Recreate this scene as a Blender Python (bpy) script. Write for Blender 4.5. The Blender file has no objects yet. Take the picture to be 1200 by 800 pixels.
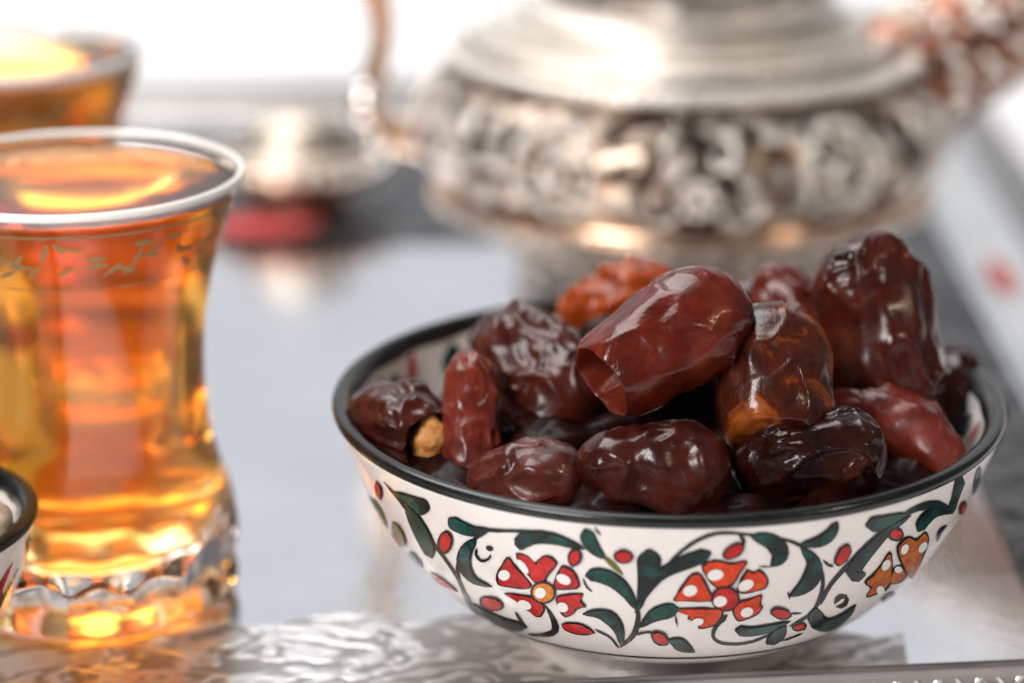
import bpy, bmesh, math, random
import numpy as np
from mathutils import Vector, Matrix
R = math.radians
scene = bpy.context.scene
col = scene.collection

# ------------------------------------------------------------------ camera
cam_d = bpy.data.cameras.new('camera'); cam = bpy.data.objects.new('camera', cam_d); col.objects.link(cam)
cam.location = (-.0327, -.517, .2375); cam.rotation_euler = (R(90-18.37), 0, 0)
cam_d.sensor_width = 36; cam_d.lens = 91.35; cam_d.clip_start = .01; cam_d.clip_end = 50
cam_d.dof.use_dof = True; cam_d.dof.focus_distance = .507; cam_d.dof.aperture_fstop = 5.6
scene.camera = cam
# ------------------------------------------------------------------ world and lamps
w = bpy.data.worlds.new('World'); scene.world = w; w.use_nodes = True
bg = w.node_tree.nodes['Background']; bg.inputs[0].default_value = (.90, .93, 1, 1); bg.inputs[1].default_value = .13
def area(name, loc, target, sx, sy, power, colr):
    l = bpy.data.lights.new(name, 'AREA'); l.shape = 'RECTANGLE'; l.size = sx; l.size_y = sy; l.energy = power; l.color = colr
    o = bpy.data.objects.new(name, l); col.objects.link(o); o.location = loc
    o.rotation_euler = (Vector(target)-Vector(loc)).to_track_quat('-Z', 'Y').to_euler(); return o
area('overhead_window_light', (-.5, .75, 1.5), (0, .15, 0), 1.2, 1.0, 27, (1, .985, .97))
area('far_window_light', (-.2, 2.6, 1.05), (0, .2, .1), 4.4, 1.7, 15, (.93, .96, 1))
area('added_front_fill', (-1.0, -1.1, 1.2), (0, .05, .03), .7, .6, 33, (1, .965, .93))  # unseen front-left lamp, added to brighten the front of the bowl
area('added_sparkle_lamp', (.9, -.5, .9), (0, .1, .05), .09, .09, 2.6, (1, .80, .58))  # small unseen warm lamp, added for sparkle on beads and dates
vs = scene.view_settings; vs.view_transform = 'Standard'; vs.look = 'None'; vs.exposure = 0; vs.gamma = 1; vs.use_curve_mapping = False
scene.render.engine = 'CYCLES'
scene.cycles.use_denoising = True
scene.cycles.max_bounces = 20; scene.cycles.transmission_bounces = 16; scene.cycles.glossy_bounces = 6; scene.cycles.diffuse_bounces = 4
scene.cycles.sample_clamp_indirect = 12

# ------------------------------------------------------------------ helpers
def tag(o, label=None, cat=None, group=None, kind=None):
    for k, v in (('label', label), ('category', cat), ('group', group), ('kind', kind)):
        if v: o[k] = v
    return o
def empty(name, loc, rz=0):
    o = bpy.data.objects.new(name, None); o.empty_display_size = .01; col.objects.link(o)
    o.location = loc; o.rotation_euler = (0, 0, rz); return o
def mesh_obj(name, V, F, m, parent=None, smooth=True):
    me = bpy.data.meshes.new(name); me.from_pydata([tuple(v) for v in V], [], [tuple(f) for f in F]); me.validate()
    bm = bmesh.new(); bm.from_mesh(me); bmesh.ops.recalc_face_normals(bm, faces=bm.faces); bm.to_mesh(me); bm.free()
    if smooth: me.polygons.foreach_set('use_smooth', [True]*len(me.polygons))
    if m: me.materials.append(m)
    o = bpy.data.objects.new(name, me); col.objects.link(o)
    if parent: o.parent = parent
    return o
def put(o, parent=None):
    c = o.copy(); col.objects.link(c); c.parent = parent; return c
def copy_tree(o, parent=None):
    c = put(o, parent)
    for ch in list(o.children): copy_tree(ch, c)
    return c
def cr(pts, n, closed=False):
    """Catmull-Rom through pts"""
    P = np.array(pts, float); m = len(P)
    if closed: E = np.vstack([P[-1], P, P[0], P[1]]); S = m
    else: E = np.vstack([2*P[0]-P[1], P, 2*P[-1]-P[-2]]); S = m-1
    u = np.arange(n)/(n if closed else n-1)*S; i = np.minimum(u.astype(int), S-1); s = (u-i)[:, None]
    a, b, c, d = E[i], E[i+1], E[i+2], E[i+3]
    return .5*(2*b+(-a+c)*s+(2*a-5*b+4*c-d)*s*s+(-a+3*b-3*c+d)*s**3)
def lathe(prof, n=96, closed=False, fn=None, a0=0, a1=2*math.pi):
    """prof: list of (r, z); closed: the profile is a loop. fn(r,z,th)->r"""
    V = []; F = []; m = len(prof)
    for j in range(n):
        t = a0+(a1-a0)*j/n
        for r, z in prof:
            rr = fn(r, z, t) if fn else r
            V.append((rr*math.cos(t), rr*math.sin(t), z))
    for j in range(n):
        k = (j+1) % n
        for i in range(m if closed else m-1):
            i2 = (i+1) % m
            F.append((j*m+i, k*m+i, k*m+i2, j*m+i2))
    return V, F
def tube(pts, rads, n=12, nres=None, flat=1.0):
    if nres:
        q = cr([tuple(p)+(r,) for p, r in zip(pts, rads)], nres); P = q[:, :3]; rads = np.maximum(q[:, 3], 1e-5)
    else: P = np.array(pts, float)
    T = np.gradient(P, axis=0); T /= np.linalg.norm(T, axis=1)[:, None]+1e-12
    N = np.cross(T[0], (0.13, .95, .28)); N /= np.linalg.norm(N)
    V = []; F = []
    for i in range(len(P)):
        N = N-T[i]*(N@T[i]); N /= np.linalg.norm(N); B = np.cross(T[i], N)
        for k in range(n):
            a = 2*math.pi*k/n
            V.append(P[i]+rads[i]*(math.cos(a)*N+flat*math.sin(a)*B))
    for i in range(len(P)-1):
        for k in range(n):
            F.append((i*n+k, i*n+(k+1) % n, (i+1)*n+(k+1) % n, (i+1)*n+k))
    V.append(P[0]); V.append(P[-1]); a, b = len(V)-2, len(V)-1
    for k in range(n):
        F.append((a, (k+1) % n, k)); o = (len(P)-1)*n; F.append((b, o+k, o+(k+1) % n))
    return V, F
def merge(parts):
    V = []; F = []
    for v, f in parts:
        o = len(V); V += [tuple(x) for x in v]; F += [tuple(i+o for i in q) for q in f]
    return V, F
def ball(c, r, n=10, m=7, sc=(1, 1, 1), M=None):
    V = []; F = []
    for i in range(m+1):
        u = math.pi*i/m
        for k in range(n):
            a = 2*math.pi*k/n
            V.append(Vector((sc[0]*r*math.sin(u)*math.cos(a), sc[1]*r*math.sin(u)*math.sin(a), sc[2]*r*math.cos(u))))
    for i in range(m):
        for k in range(n): F.append((i*n+k, i*n+(k+1) % n, (i+1)*n+(k+1) % n, (i+1)*n+k))
    V = [(M @ v if M else v)+Vector(c) for v in V]
    return V, F
def xform(vf, M): return [M @ Vector(v) for v in vf[0]], vf[1]
def torus(R0, r0, n=28, m=8, flat=1.0, a1=2*math.pi):
    V = []; F = []
    for i in range(n):
        t = a1*i/n
        for k in range(m):
            a = 2*math.pi*k/m; q = R0+r0*math.cos(a); V.append((q*math.cos(t), q*math.sin(t), flat*r0*math.sin(a)))
    for i in range(n):
        for k in range(m): F.append((i*m+k, ((i+1) % n)*m+k, ((i+1) % n)*m+(k+1) % m, i*m+(k+1) % m))
    return V, F
# vectorised gradient noise
_rng = np.random.RandomState(5); _perm = _rng.permutation(256); _perm = np.r_[_perm, _perm, _perm]
_g = _rng.normal(size=(256, 3)); _g /= np.linalg.norm(_g, axis=1)[:, None]
def noise(p):
    i = np.floor(p).astype(int); f = p-i; u = f*f*f*(f*(f*6-15)+10); i &= 255; out = np.zeros(len(p))
    for dx in (0, 1):
        for dy in (0, 1):
            for dz in (0, 1):
                h = _perm[_perm[_perm[i[:, 0]+dx]+i[:, 1]+dy]+i[:, 2]+dz]
                d = f-np.array([dx, dy, dz])
                wgt = (u[:, 0] if dx else 1-u[:, 0])*(u[:, 1] if dy else 1-u[:, 1])*(u[:, 2] if dz else 1-u[:, 2])
                out += wgt*np.einsum('ij,ij->i', _g[h], d)
    return out*1.6
def sstep(a, b, x): t = np.clip((x-a)/(b-a), 0, 1); return t*t*(3-2*t)

# ------------------------------------------------------------------ materials
class NT:
    def __init__(s, name):
        s.m = bpy.data.materials.new(name); s.m.use_nodes = True; s.t = s.m.node_tree; s.b = s.t.nodes['Principled BSDF']; s.out = s.t.nodes['Material Output']
    def n(s, typ, **kw):
        x = s.t.nodes.new(typ)
        for k, v in kw.items():
            if k.startswith('i_'): x.inputs[k[2:].replace('_', ' ')].default_value = v
            else: setattr(x, k, v)
        return x
    def l(s, a, b): s.t.links.new(a, b)
    def coord(s, scale=(1, 1, 1), which='Object'):
        c = s.n('ShaderNodeTexCoord'); mp = s.n('ShaderNodeMapping'); mp.inputs['Scale'].default_value = scale; s.l(c.outputs[which], mp.inputs['Vector']); return mp.outputs[0]
    def noise(s, vec, scale, detail=4, rough=.55, dist=0):
        x = s.n('ShaderNodeTexNoise'); x.inputs['Scale'].default_value = scale; x.inputs['Detail'].default_value = detail; x.inputs['Roughness'].default_value = rough; x.inputs['Distortion'].default_value = dist
        s.l(vec, x.inputs['Vector']); return x.outputs['Fac']
    def ramp(s, fac, stops):
        x = s.n('ShaderNodeValToRGB'); e = x.color_ramp.elements
        while len(e) < len(stops): e.new(.5)
        for q, (p, c) in zip(e, stops): q.position = p; q.color = (*c, 1) if len(c) == 3 else c
        s.l(fac, x.inputs[0]); return x.outputs[0]
    def bump(s, h, strength, dist, prev=None):
        x = s.n('ShaderNodeBump'); x.inputs['Strength'].default_value = strength; x.inputs['Distance'].default_value = dist; s.l(h, x.inputs['Height'])
        if prev: s.l(prev, x.inputs['Normal'])
        return x.outputs[0]
    def set(s, **kw):
        for k, v in kw.items():
            k = k.replace('_', ' ').capitalize() if k not in ('IOR',) else k
            for nm in s.b.inputs.keys():
                if nm.lower() == k.lower(): s.b.inputs[nm].default_value = v
        return s
def grey(v): return (v, v, v)
M = {}
# white cloth
t = NT('white_cloth'); v = t.coord(); t.set(base_color=(.86, .86, .87, 1), roughness=.9)
t.l(t.bump(t.noise(v, 60, 5), .25, .004), t.b.inputs['Normal']); M['cloth'] = t.m
# polished silver of the tray floor
t = NT('tray_silver'); v = t.coord(); n1 = t.noise(v, 22, 5)
t.l(t.ramp(n1, [(.3, (.78, .79, .82)), (.7, (.88, .88, .90))]), t.b.inputs['Base Color']); t.set(metallic=1)
sm = t.n('ShaderNodeMath', operation='ADD'); t.l(t.ramp(t.noise(v, 9, 6, .7), [(.25, grey(.08)), (.75, grey(.18))]), sm.inputs[0])
t.l(t.ramp(t.noise(t.coord((30, 520, 1)), 1, 4, .7), [(.60, grey(0)), (.72, grey(.16))]), sm.inputs[1]); t.l(sm.outputs[0], t.b.inputs['Roughness'])
t.l(t.bump(t.noise(v, 260, 3), .08, .0006), t.b.inputs['Normal']); M['tray'] = t.m
# engraved silver: dark patina left in the cut scrolls
def engraved(name, scale, light, dark, rough=.3, edge=.5):
    t = NT(name); v = t.coord((.7, 1.25, 1)); nz = t.n('ShaderNodeTexNoise'); nz.inputs['Scale'].default_value = scale*.35; nz.inputs['Detail'].default_value = 3; t.l(v, nz.inputs['Vector'])
    mxv = t.n('ShaderNodeMix', data_type='VECTOR'); mxv.inputs[0].default_value = .035; t.l(v, mxv.inputs[4]); t.l(nz.outputs['Color'], mxv.inputs[5])
    vo = t.n('ShaderNodeTexVoronoi', feature='SMOOTH_F1'); vo.inputs['Scale'].default_value = scale*.55; t.l(mxv.outputs[1], vo.inputs['Vector'])
    sn = t.n('ShaderNodeMath', operation='SINE'); ml = t.n('ShaderNodeMath', operation='MULTIPLY'); ml.inputs[1].default_value = 19; t.l(vo.outputs['Distance'], ml.inputs[0]); t.l(ml.outputs[0], sn.inputs[0])
    ad = t.n('ShaderNodeMath', operation='MULTIPLY_ADD'); ad.inputs[1].default_value = .5; t.l(sn.outputs[0], ad.inputs[0]); t.l(t.noise(v, scale*.8, 5, .6), ad.inputs[2])
    f = t.ramp(ad.outputs[0], [(.15, grey(0)), (.85, grey(1))])
    mx = t.n('ShaderNodeMix', data_type='RGBA'); t.l(f, mx.inputs[0]); mx.inputs[6].default_value = (*dark, 1); mx.inputs[7].default_value = (*light, 1)
    t.l(mx.outputs[2], t.b.inputs['Base Color']); t.set(metallic=1, roughness=rough)
    t.l(t.bump(f, edge, .0007), t.b.inputs['Normal']); return t.m
M['engraved'] = engraved('engraved_silver', 170, (.88, .87, .86), (.42, .40, .385), .34, .3)
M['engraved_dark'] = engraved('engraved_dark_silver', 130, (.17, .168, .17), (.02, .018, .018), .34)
M['pot_band'] = engraved('pot_patina', 120, (.50, .40, .32), (.075, .052, .042), .3)
M['pot_under'] = engraved('pot_under_silver', 90, (.62, .55, .49), (.20, .15, .125), .3)
def metal(name, c, r, bump=.12):
    t = NT(name); v = t.coord(); t.set(metallic=1)
    t.l(t.ramp(t.noise(v, 60, 4), [(.3, tuple(x*.82 for x in c)), (.7, c)]), t.b.inputs['Base Color'])
    t.l(t.ramp(t.noise(v, 35, 4), [(.3, grey(r*.75)), (.7, grey(r*1.3))]), t.b.inputs['Roughness'])
    t.l(t.bump(t.noise(v, 220, 2), bump, .0008), t.b.inputs['Normal']); return t.m
M['silver'] = metal('silver', (.86, .79, .72), .2)
M['rim_metal'] = metal('tarnished_silver', (.40, .38, .37), .34)
M['shoulder'] = metal('brushed_silver', (.84, .78, .71), .46, .5)
M['dull_silver'] = metal('dull_silver', (.62, .53, .45), .5, .5)
M['bead'] = metal('bead_silver', (.96, .91, .85), .24, .2)
M['sparkle'] = metal('polished_bead_silver', (.97, .94, .90), .11, .1)
M['silver_bright'] = metal('bright_silver', (.93, .91, .88), .16, .3)
M['copper'] = metal('worn_copper_silver', (.80, .56, .40), .22)
M['brown_metal'] = metal('brown_metal', (.22, .10, .065), .34)
# glazed ceramic
def glaze(name, c, c2=None, sc=90, lo=.35, hi=.65, rough=.16, spec=.26):
    t = NT(name); v = t.coord(); c2 = c2 or tuple(x*.9 for x in c)
    br = t.n('ShaderNodeMix', data_type='RGBA', blend_type='MULTIPLY'); br.inputs[0].default_value = .0 if max(c) > .75 and min(c) > .5 else .8
    t.l(t.ramp(t.noise(v, sc, 4), [(lo, c2), (hi, c)]), br.inputs[6]); t.l(t.ramp(t.noise(v, 620, 4, .6, 1.2), [(.32, grey(.45)), (.62, grey(1.0))]), br.inputs[7])
    t.l(br.outputs[2], t.b.inputs['Base Color']); t.set(roughness=rough, specular_ior_level=spec, coat_weight=.06, coat_roughness=.06)
    t.l(t.bump(t.noise(v, 70, 3), .06, .001), t.b.inputs['Normal']); return t.m
M['ceramic'] = glaze('white_ceramic', (.80, .742, .715), (.76, .69, .665), 40, spec=.45)
M['rim'] = glaze('black_glaze', (.016, .020, .019), (.005, .006, .006), 60, rough=.22, spec=.35)
M['black'] = glaze('black_paint', (.012, .016, .016), (.006, .006, .007), 200)
M['green'] = glaze('green_paint', (.006, .070, .056), (.006, .014, .014), 150, .44, .58)
M['darkgreen'] = glaze('dark_green_paint', (.012, .040, .038), (.008, .015, .016), 160)
M['red'] = glaze('red_paint', (.66, .018, .014), (.46, .010, .010), 200)
M['orange'] = glaze('orange_paint', (.80, .068, .010), (.66, .035, .008), 200)
M['brownorange'] = glaze('ochre_paint', (.62, .17, .025), (.45, .10, .02), 200)
M['amber'] = glaze('amber_paint', (.80, .28, .02), (.75, .22, .02), 200)
M['olive'] = glaze('olive_paint', (.28, .27, .03), (.12, .12, .02), 200)
M['white'] = glaze('white_paint', (.82, .80, .78), (.78, .75, .72))
# glass and tea
t = NT('clear_glass'); t.set(base_color=(1, 1, 1, 1), roughness=.035, transmission_weight=1, IOR=1.48); M['glass'] = t.m
t = NT('tea'); t.set(base_color=(1, .95, .86, 1), roughness=.13, transmission_weight=1, IOR=1.33)
va = t.n('ShaderNodeVolumeAbsorption'); va.inputs['Color'].default_value = (.995, .735, .03, 1); va.inputs['Density'].default_value = 66
t.l(va.outputs[0], t.out.inputs['Volume']); M['tea'] = t.m
M['gilt'] = metal('gilt_print', (.50, .33, .17), .5)
t = NT('frosted_rim'); t.set(base_color=(.93, .90, .87, 1), roughness=.2, coat_weight=.3); M['glass_rim'] = t.m
t = NT('red_enamel'); t.set(base_color=(.72, .10, .10, 1), roughness=.4); M['enamel'] = t.m
# date skins
def date_mat(name, dark, mid, hot, hi=.70, rough=.24, sss=.05, bloom=.10, spec=.30):
    t = NT(name); v = t.coord((70, 70, 38)); v2 = t.coord((1, 1, 1)); vf = t.coord((240, 700, 700))
    n1 = t.noise(v, 1.0, 6, .6, .8); base = t.ramp(n1, [(.30, dark), (.52, mid), (hi, tuple(.6*a+.4*b for a, b in zip(mid, hot))), (hi+.12, hot)])
    n2 = t.noise(v2, 190, 5, .65, .6)
    mx = t.n('ShaderNodeMix', data_type='RGBA', blend_type='MIX'); t.l(t.ramp(n2, [(.52, grey(0)), (.72, grey(bloom))]), mx.inputs[0]); t.l(base, mx.inputs[6]); mx.inputs[7].default_value = (.22, .085, .055, 1)
    # fine streaks along the fruit
    st = t.n('ShaderNodeMix', data_type='RGBA', blend_type='MULTIPLY'); st.inputs[0].default_value = .55; t.l(mx.outputs[2], st.inputs[6]); t.l(t.ramp(t.noise(vf, .6, 4, .6, .6), [(.3, grey(.45)), (.62, grey(1))]), st.inputs[7])
    t.l(st.outputs[2], t.b.inputs['Base Color'])
    t.set(specular_ior_level=spec, coat_weight=.14*spec/.3, coat_roughness=.05, coat_ior=1.4, subsurface_weight=sss, subsurface_scale=.003)
    t.b.inputs['Subsurface Radius'].default_value = (1, .25, .08)
    t.l(t.ramp(t.noise(v2, 90, 4, .6, .5), [(.35, grey(rough*.55)), (.68, grey(rough*1.6))]), t.b.inputs['Roughness'])
    b0 = t.bump(t.noise(vf, 1, 3, .6, .8), .13, .0006); b1 = t.bump(t.noise(v, 2.2, 4, .5, 1.4), .15, .0012, b0); b2 = t.bump(t.noise(v2, 1100, 3), .07, .0004, b1)
    t.l(b2, t.b.inputs['Normal'])
    return t.m
DM = {
 'red': date_mat('date_skin_red', (.045, .006, .003), (.118, .012, .0055), (.25, .040, .008), bloom=.07),
 'brick': date_mat('date_skin_brick', (.075, .009, .006), (.155, .020, .011), (.22, .050, .016), rough=.28, bloom=.08),
 'dark': date_mat('date_skin_dark', (.014, .003, .002), (.055, .008, .005), (.14, .028, .008)),
 'black': date_mat('date_skin_black', (.006, .002, .0015), (.020, .0035, .0025), (.09, .018, .004), rough=.2, bloom=.05),
 'mauve': date_mat('date_skin_mauve', (.032, .006, .004), (.095, .016, .011), (.18, .045, .022), rough=.3, bloom=.15),
 'crinkle': date_mat('date_skin_crinkled', (.018, .004, .0025), (.065, .009, .005), (.17, .028, .008), rough=.26, bloom=.14),
 'amberdark': date_mat('date_skin_amber_dark', (.010, .003, .002), (.07, .011, .004), (.42, .10, .010), hi=.58, bloom=.08),
 'deep': date_mat('date_skin_gap_shade', (.004, .0012, .001), (.014, .0024, .0018), (.05, .010, .003), rough=.45, bloom=0, spec=.08),  # near-black skin colour paints in the shade between the upper dates
 'amber': date_mat('date_skin_amber', (.11, .013, .003), (.40, .060, .005), (.58, .13, .012), sss=.25, bloom=.03),
}
t = NT('date_flesh'); v = t.coord(); t.l(t.ramp(t.noise(v, 350, 4), [(.3, (.50, .16, .03)), (.7, (.86, .46, .16))]), t.b.inputs['Base Color']); t.set(roughness=.5, subsurface_weight=.2, subsurface_scale=.002)
t.l(t.bump(t.noise(v, 500, 3), .5, .001), t.b.inputs['Normal']); M['flesh'] = t.m
t = NT('peeled_skin'); t.set(base_color=(.36, .075, .008, 1), roughness=.2, coat_weight=.5, subsurface_weight=.3, subsurface_scale=.002); M['peel'] = t.m
t = NT('nut'); v = t.coord(); t.l(t.ramp(t.noise(v, 120, 5), [(.3, (.42, .30, .20)), (.7, (.72, .60, .46))]), t.b.inputs['Base Color']); t.set(roughness=.6)
t.l(t.bump(t.noise(v, 300, 4), .5, .0015), t.b.inputs['Normal']); M['nut'] = t.m

# ------------------------------------------------------------------ the table
gx = np.linspace(-2.2, 2.2, 45)
V = [(x, y+.6, -.0055) for y in gx for x in gx]; F = [(j*45+i, j*45+i+1, (j+1)*45+i+1, (j+1)*45+i) for j in range(44) for i in range(44)]
tag(mesh_obj('tablecloth', V, F, M['cloth']), 'plain bright white cloth under and behind the silver tray', 'cloth', kind='structure')

# ------------------------------------------------------------------ the tray
def rounded(poly, r, k=7):
    out = []; n = len(poly)
    for i in range(n):
        p = Vector(poly[i]); a = (Vector(poly[i-1])-p).normalized(); b = (Vector(poly[(i+1) % n])-p).normalized()
        for s in range(k+1):
            f = s/k; q = (p+a*r)*(1-f)**2+2*p*f*(1-f)+(p+b*r)*f*f; out.append((q.x, q.y))
    return out
OUT = [(.137, -.0275), (.144, .50), (-.43, .48), (-.43, -.085)]
tray = empty('serving_tray', (0, 0, 0))
tag(tray, 'silver serving tray with engraved border and raised rim, carrying the bowls, glasses and teapot', 'tray')
op = rounded(OUT, .02)
def inset(p, d):
    n = len(p); o = []
    for i in range(n):
        a = Vector(p[i-1]); b = Vector(p[(i+1) % n]); t_ = (b-a).normalized(); o.append((p[i][0]-t_.y*d, p[i][1]+t_.x*d))
    return o
n = len(op)
base = inset(op, .004); V = [(x, y, -.0005) for x, y in base]+[(x, y, -.0045) for x, y in base]
F = [tuple(range(n)), tuple(range(2*n-1, n-1, -1))]+[(i, (i+1) % n, n+(i+1) % n, n+i) for i in range(n)]
mesh_obj('tray_floor', V, F, M['tray'], tray, smooth=False)
prof = [(.006, -.002), (.003, -.0045), (-.001, -.002), (-.004, .006), (-.0048, .0098), (-.0040, .0108), (-.0028, .0104), (-.001, .006), (.0025, .0012), (.006, .0002)]
rings = [inset(op, d) for d, z in prof]; m = len(prof)
V = [(rings[j][i][0], rings[j][i][1], prof[j][1]) for i in range(n) for j in range(m)]
F = [(i*m+j, ((i+1) % n)*m+j, ((i+1) % n)*m+(j+1) % m, i*m+(j+1) % m) for i in range(n) for j in range(m)]
mesh_obj('rim', V, F, M['rim_metal'], tray)
# engraved border plates lying on the floor inside the rim
def plate(name, poly, z, mt, h=.0005, parent=tray):
    k = len(poly); V = [(x, y, z) for x, y in poly]+[(x, y, z-h) for x, y in poly]
    F = [tuple(range(k)), tuple(range(2*k-1, k-1, -1))]+[(i, (i+1) % k, k+(i+1) % k, k+i) for i in range(k)]
    return mesh_obj(name, V, F, mt, parent, smooth=False)
sc = [(x, -.002+.006*abs(math.sin((x+.02)*95))-.004*math.sin(x*31)) for x in np.linspace(.052, -.41, 150)]
plate('engraved_border', [(-.41, -.074), (.050, -.0285)]+sc, .0004, M['engraved'])
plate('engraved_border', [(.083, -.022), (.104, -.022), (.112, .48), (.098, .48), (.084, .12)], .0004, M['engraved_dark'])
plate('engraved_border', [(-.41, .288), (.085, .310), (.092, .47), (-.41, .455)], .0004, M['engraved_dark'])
plate('polished_border', [(.108, -.020), (.126, -.019), (.133, .48), (.115, .48)], .0012, M['silver_bright'], .0012)
for k, (x, y, a, b, rz) in enumerate([(-.116, .316, .020, .011, .05), (.1195, .258, .0045, .018, 0), (.1195, .10, .0045, .018, 0), (-.30, .305, .020, .011, .05)]):
    q = [(x+a*math.cos(t_)*abs(math.cos(t_))**.3, y+b*math.sin(t_)*abs(math.sin(t_))**.3+rz*a*math.cos(t_)) for t_ in np.linspace(0, 2*math.pi, 24, endpoint=False)]
    plate('enamel_inlay', q, .0022, M['enamel'], .0012)
# cast loops along the outside of the front rim
lp = merge([torus(.0030, .0007, 18, 6), ball((0, 0, 0), .0011)])
lme = None
FRd = Vector((OUT[3][0]-OUT[0][0], OUT[3][1]-OUT[0][1], 0)).normalized()
for k in range(40):
    p = Vector((OUT[0][0], OUT[0][1], 0))+FRd*(.022+k*.0085)
    if lme is None: lo = mesh_obj('rim_loop', *lp, M['silver_bright'], tray); lme = lo.data
    else: lo = bpy.data.objects.new('rim_loop', lme); col.objects.link(lo); lo.parent = tray
    lo.location = p+Vector((-.0004, -.0042, .0048)); lo.rotation_euler = (R(78), 0, math.atan2(-FRd.y, -FRd.x))

# ------------------------------------------------------------------ bowls
PROF = [[0.0085,0.0345],[0.0105,0.04],[0.0145,0.0465],[0.0195,0.0522],[0.0255,0.0574],[0.032,0.0615],[0.039,0.065],[0.046,0.0678],[0.0515,0.0697],[0.0535,0.07]]
pz = np.array([a for a, b in PROF]); pr = np.array([b for a, b in PROF])
def make_bowl(name, s, rad_prof, label, loc):
    b = empty(name, loc); tag(b, label, 'bowl', 'painted ceramic bowls')
    o = cr([(r, z) for z, r in rad_prof], 40)
    top = o[-1]; th = .0034
    prof = [(.0, .006*s), (.024*s, .0055*s), (.0275*s, .0035*s), (.0282*s, .0006*s), (.0295*s, 0), (.0305*s, .0006*s), (.0308*s, .003*s), (.0312*s, .0066*s), (.0325*s, .0078*s)]+[tuple(x) for x in o[1:-1] if x[1] < top[1]-.0009]
    inner = [(max(r-th, .001), z) for r, z in o[::-1] if .013*s < z < top[1]-.0009]+[(.036*s, .0115*s), (.02*s, .0100*s), (0, .0098*s)]
    wob = lambda r, z, t_: r*(1+.0025*math.sin(2*t_+1)+.0015*math.sin(5*t_))
    V, F = lathe(prof+[(top[0]-.0012, top[1]-.0006)]+inner, 160, fn=wob)
    mesh_obj('bowl_body', V, F, M['ceramic'], b)
    rr, rz = top
    rp = [(rr-.0016, rz-.0016), (rr+.0001, rz-.0011), (rr+.0005, rz-.0001), (rr+.0001, rz+.0008), (rr-.0008, rz+.0011), (rr-.0019, rz+.0010), (rr-.0032, rz-.0001), (rr-.0040, rz-.0020), (rr-.0030, rz-.0026)]
    rp = [tuple(x) for x in cr(rp, 28, True)]
    wob2 = lambda r, z, t_: wob(r, z, t_)+.00025*math.sin(23*t_)*(z < rz-.002)
    V, F = lathe(rp, 160, closed=True, fn=wob2); mesh_obj('rim', V, F, M['rim'], b)
    return b
def surf(th, zmm, off, rot=0):
    z = zmm/1000; r = float(np.interp(z, pz, pr)); dr = float((np.interp(z+.001, pz, pr)-np.interp(z-.001, pz, pr))/.002)
    l = math.hypot(1, dr); th += rot
    r *= (1+.0025*math.sin(2*th+1)+.0015*math.sin(5*th))
    r2 = r+off/l; z2 = z-off*dr/l
    return (r2*math.cos(th), r2*math.sin(th), z2)
def strip_mesh(rows, off, rot):
    V = [surf(a, z, off, rot) for r in rows for a, z in r]; F = []
    for i in range(len(rows)-1):
        for k in (0, 1): F.append((i*3+k, i*3+k+1, (i+1)*3+k+1, (i+1)*3+k))
    return V, F
def fan_mesh(pk, off, rot):
    c, mid, out = pk; n = len(out)
    V = [surf(*c, off, rot)]+[surf(*p, off, rot) for p in mid]+[surf(*p, off, rot) for p in out]; F = []
    for i in range(n):
        j = (i+1) % n; F.append((0, 1+i, 1+j)); F.append((1+i, 1+n+i, 1+n+j, 1+j))
    return V, F
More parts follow.
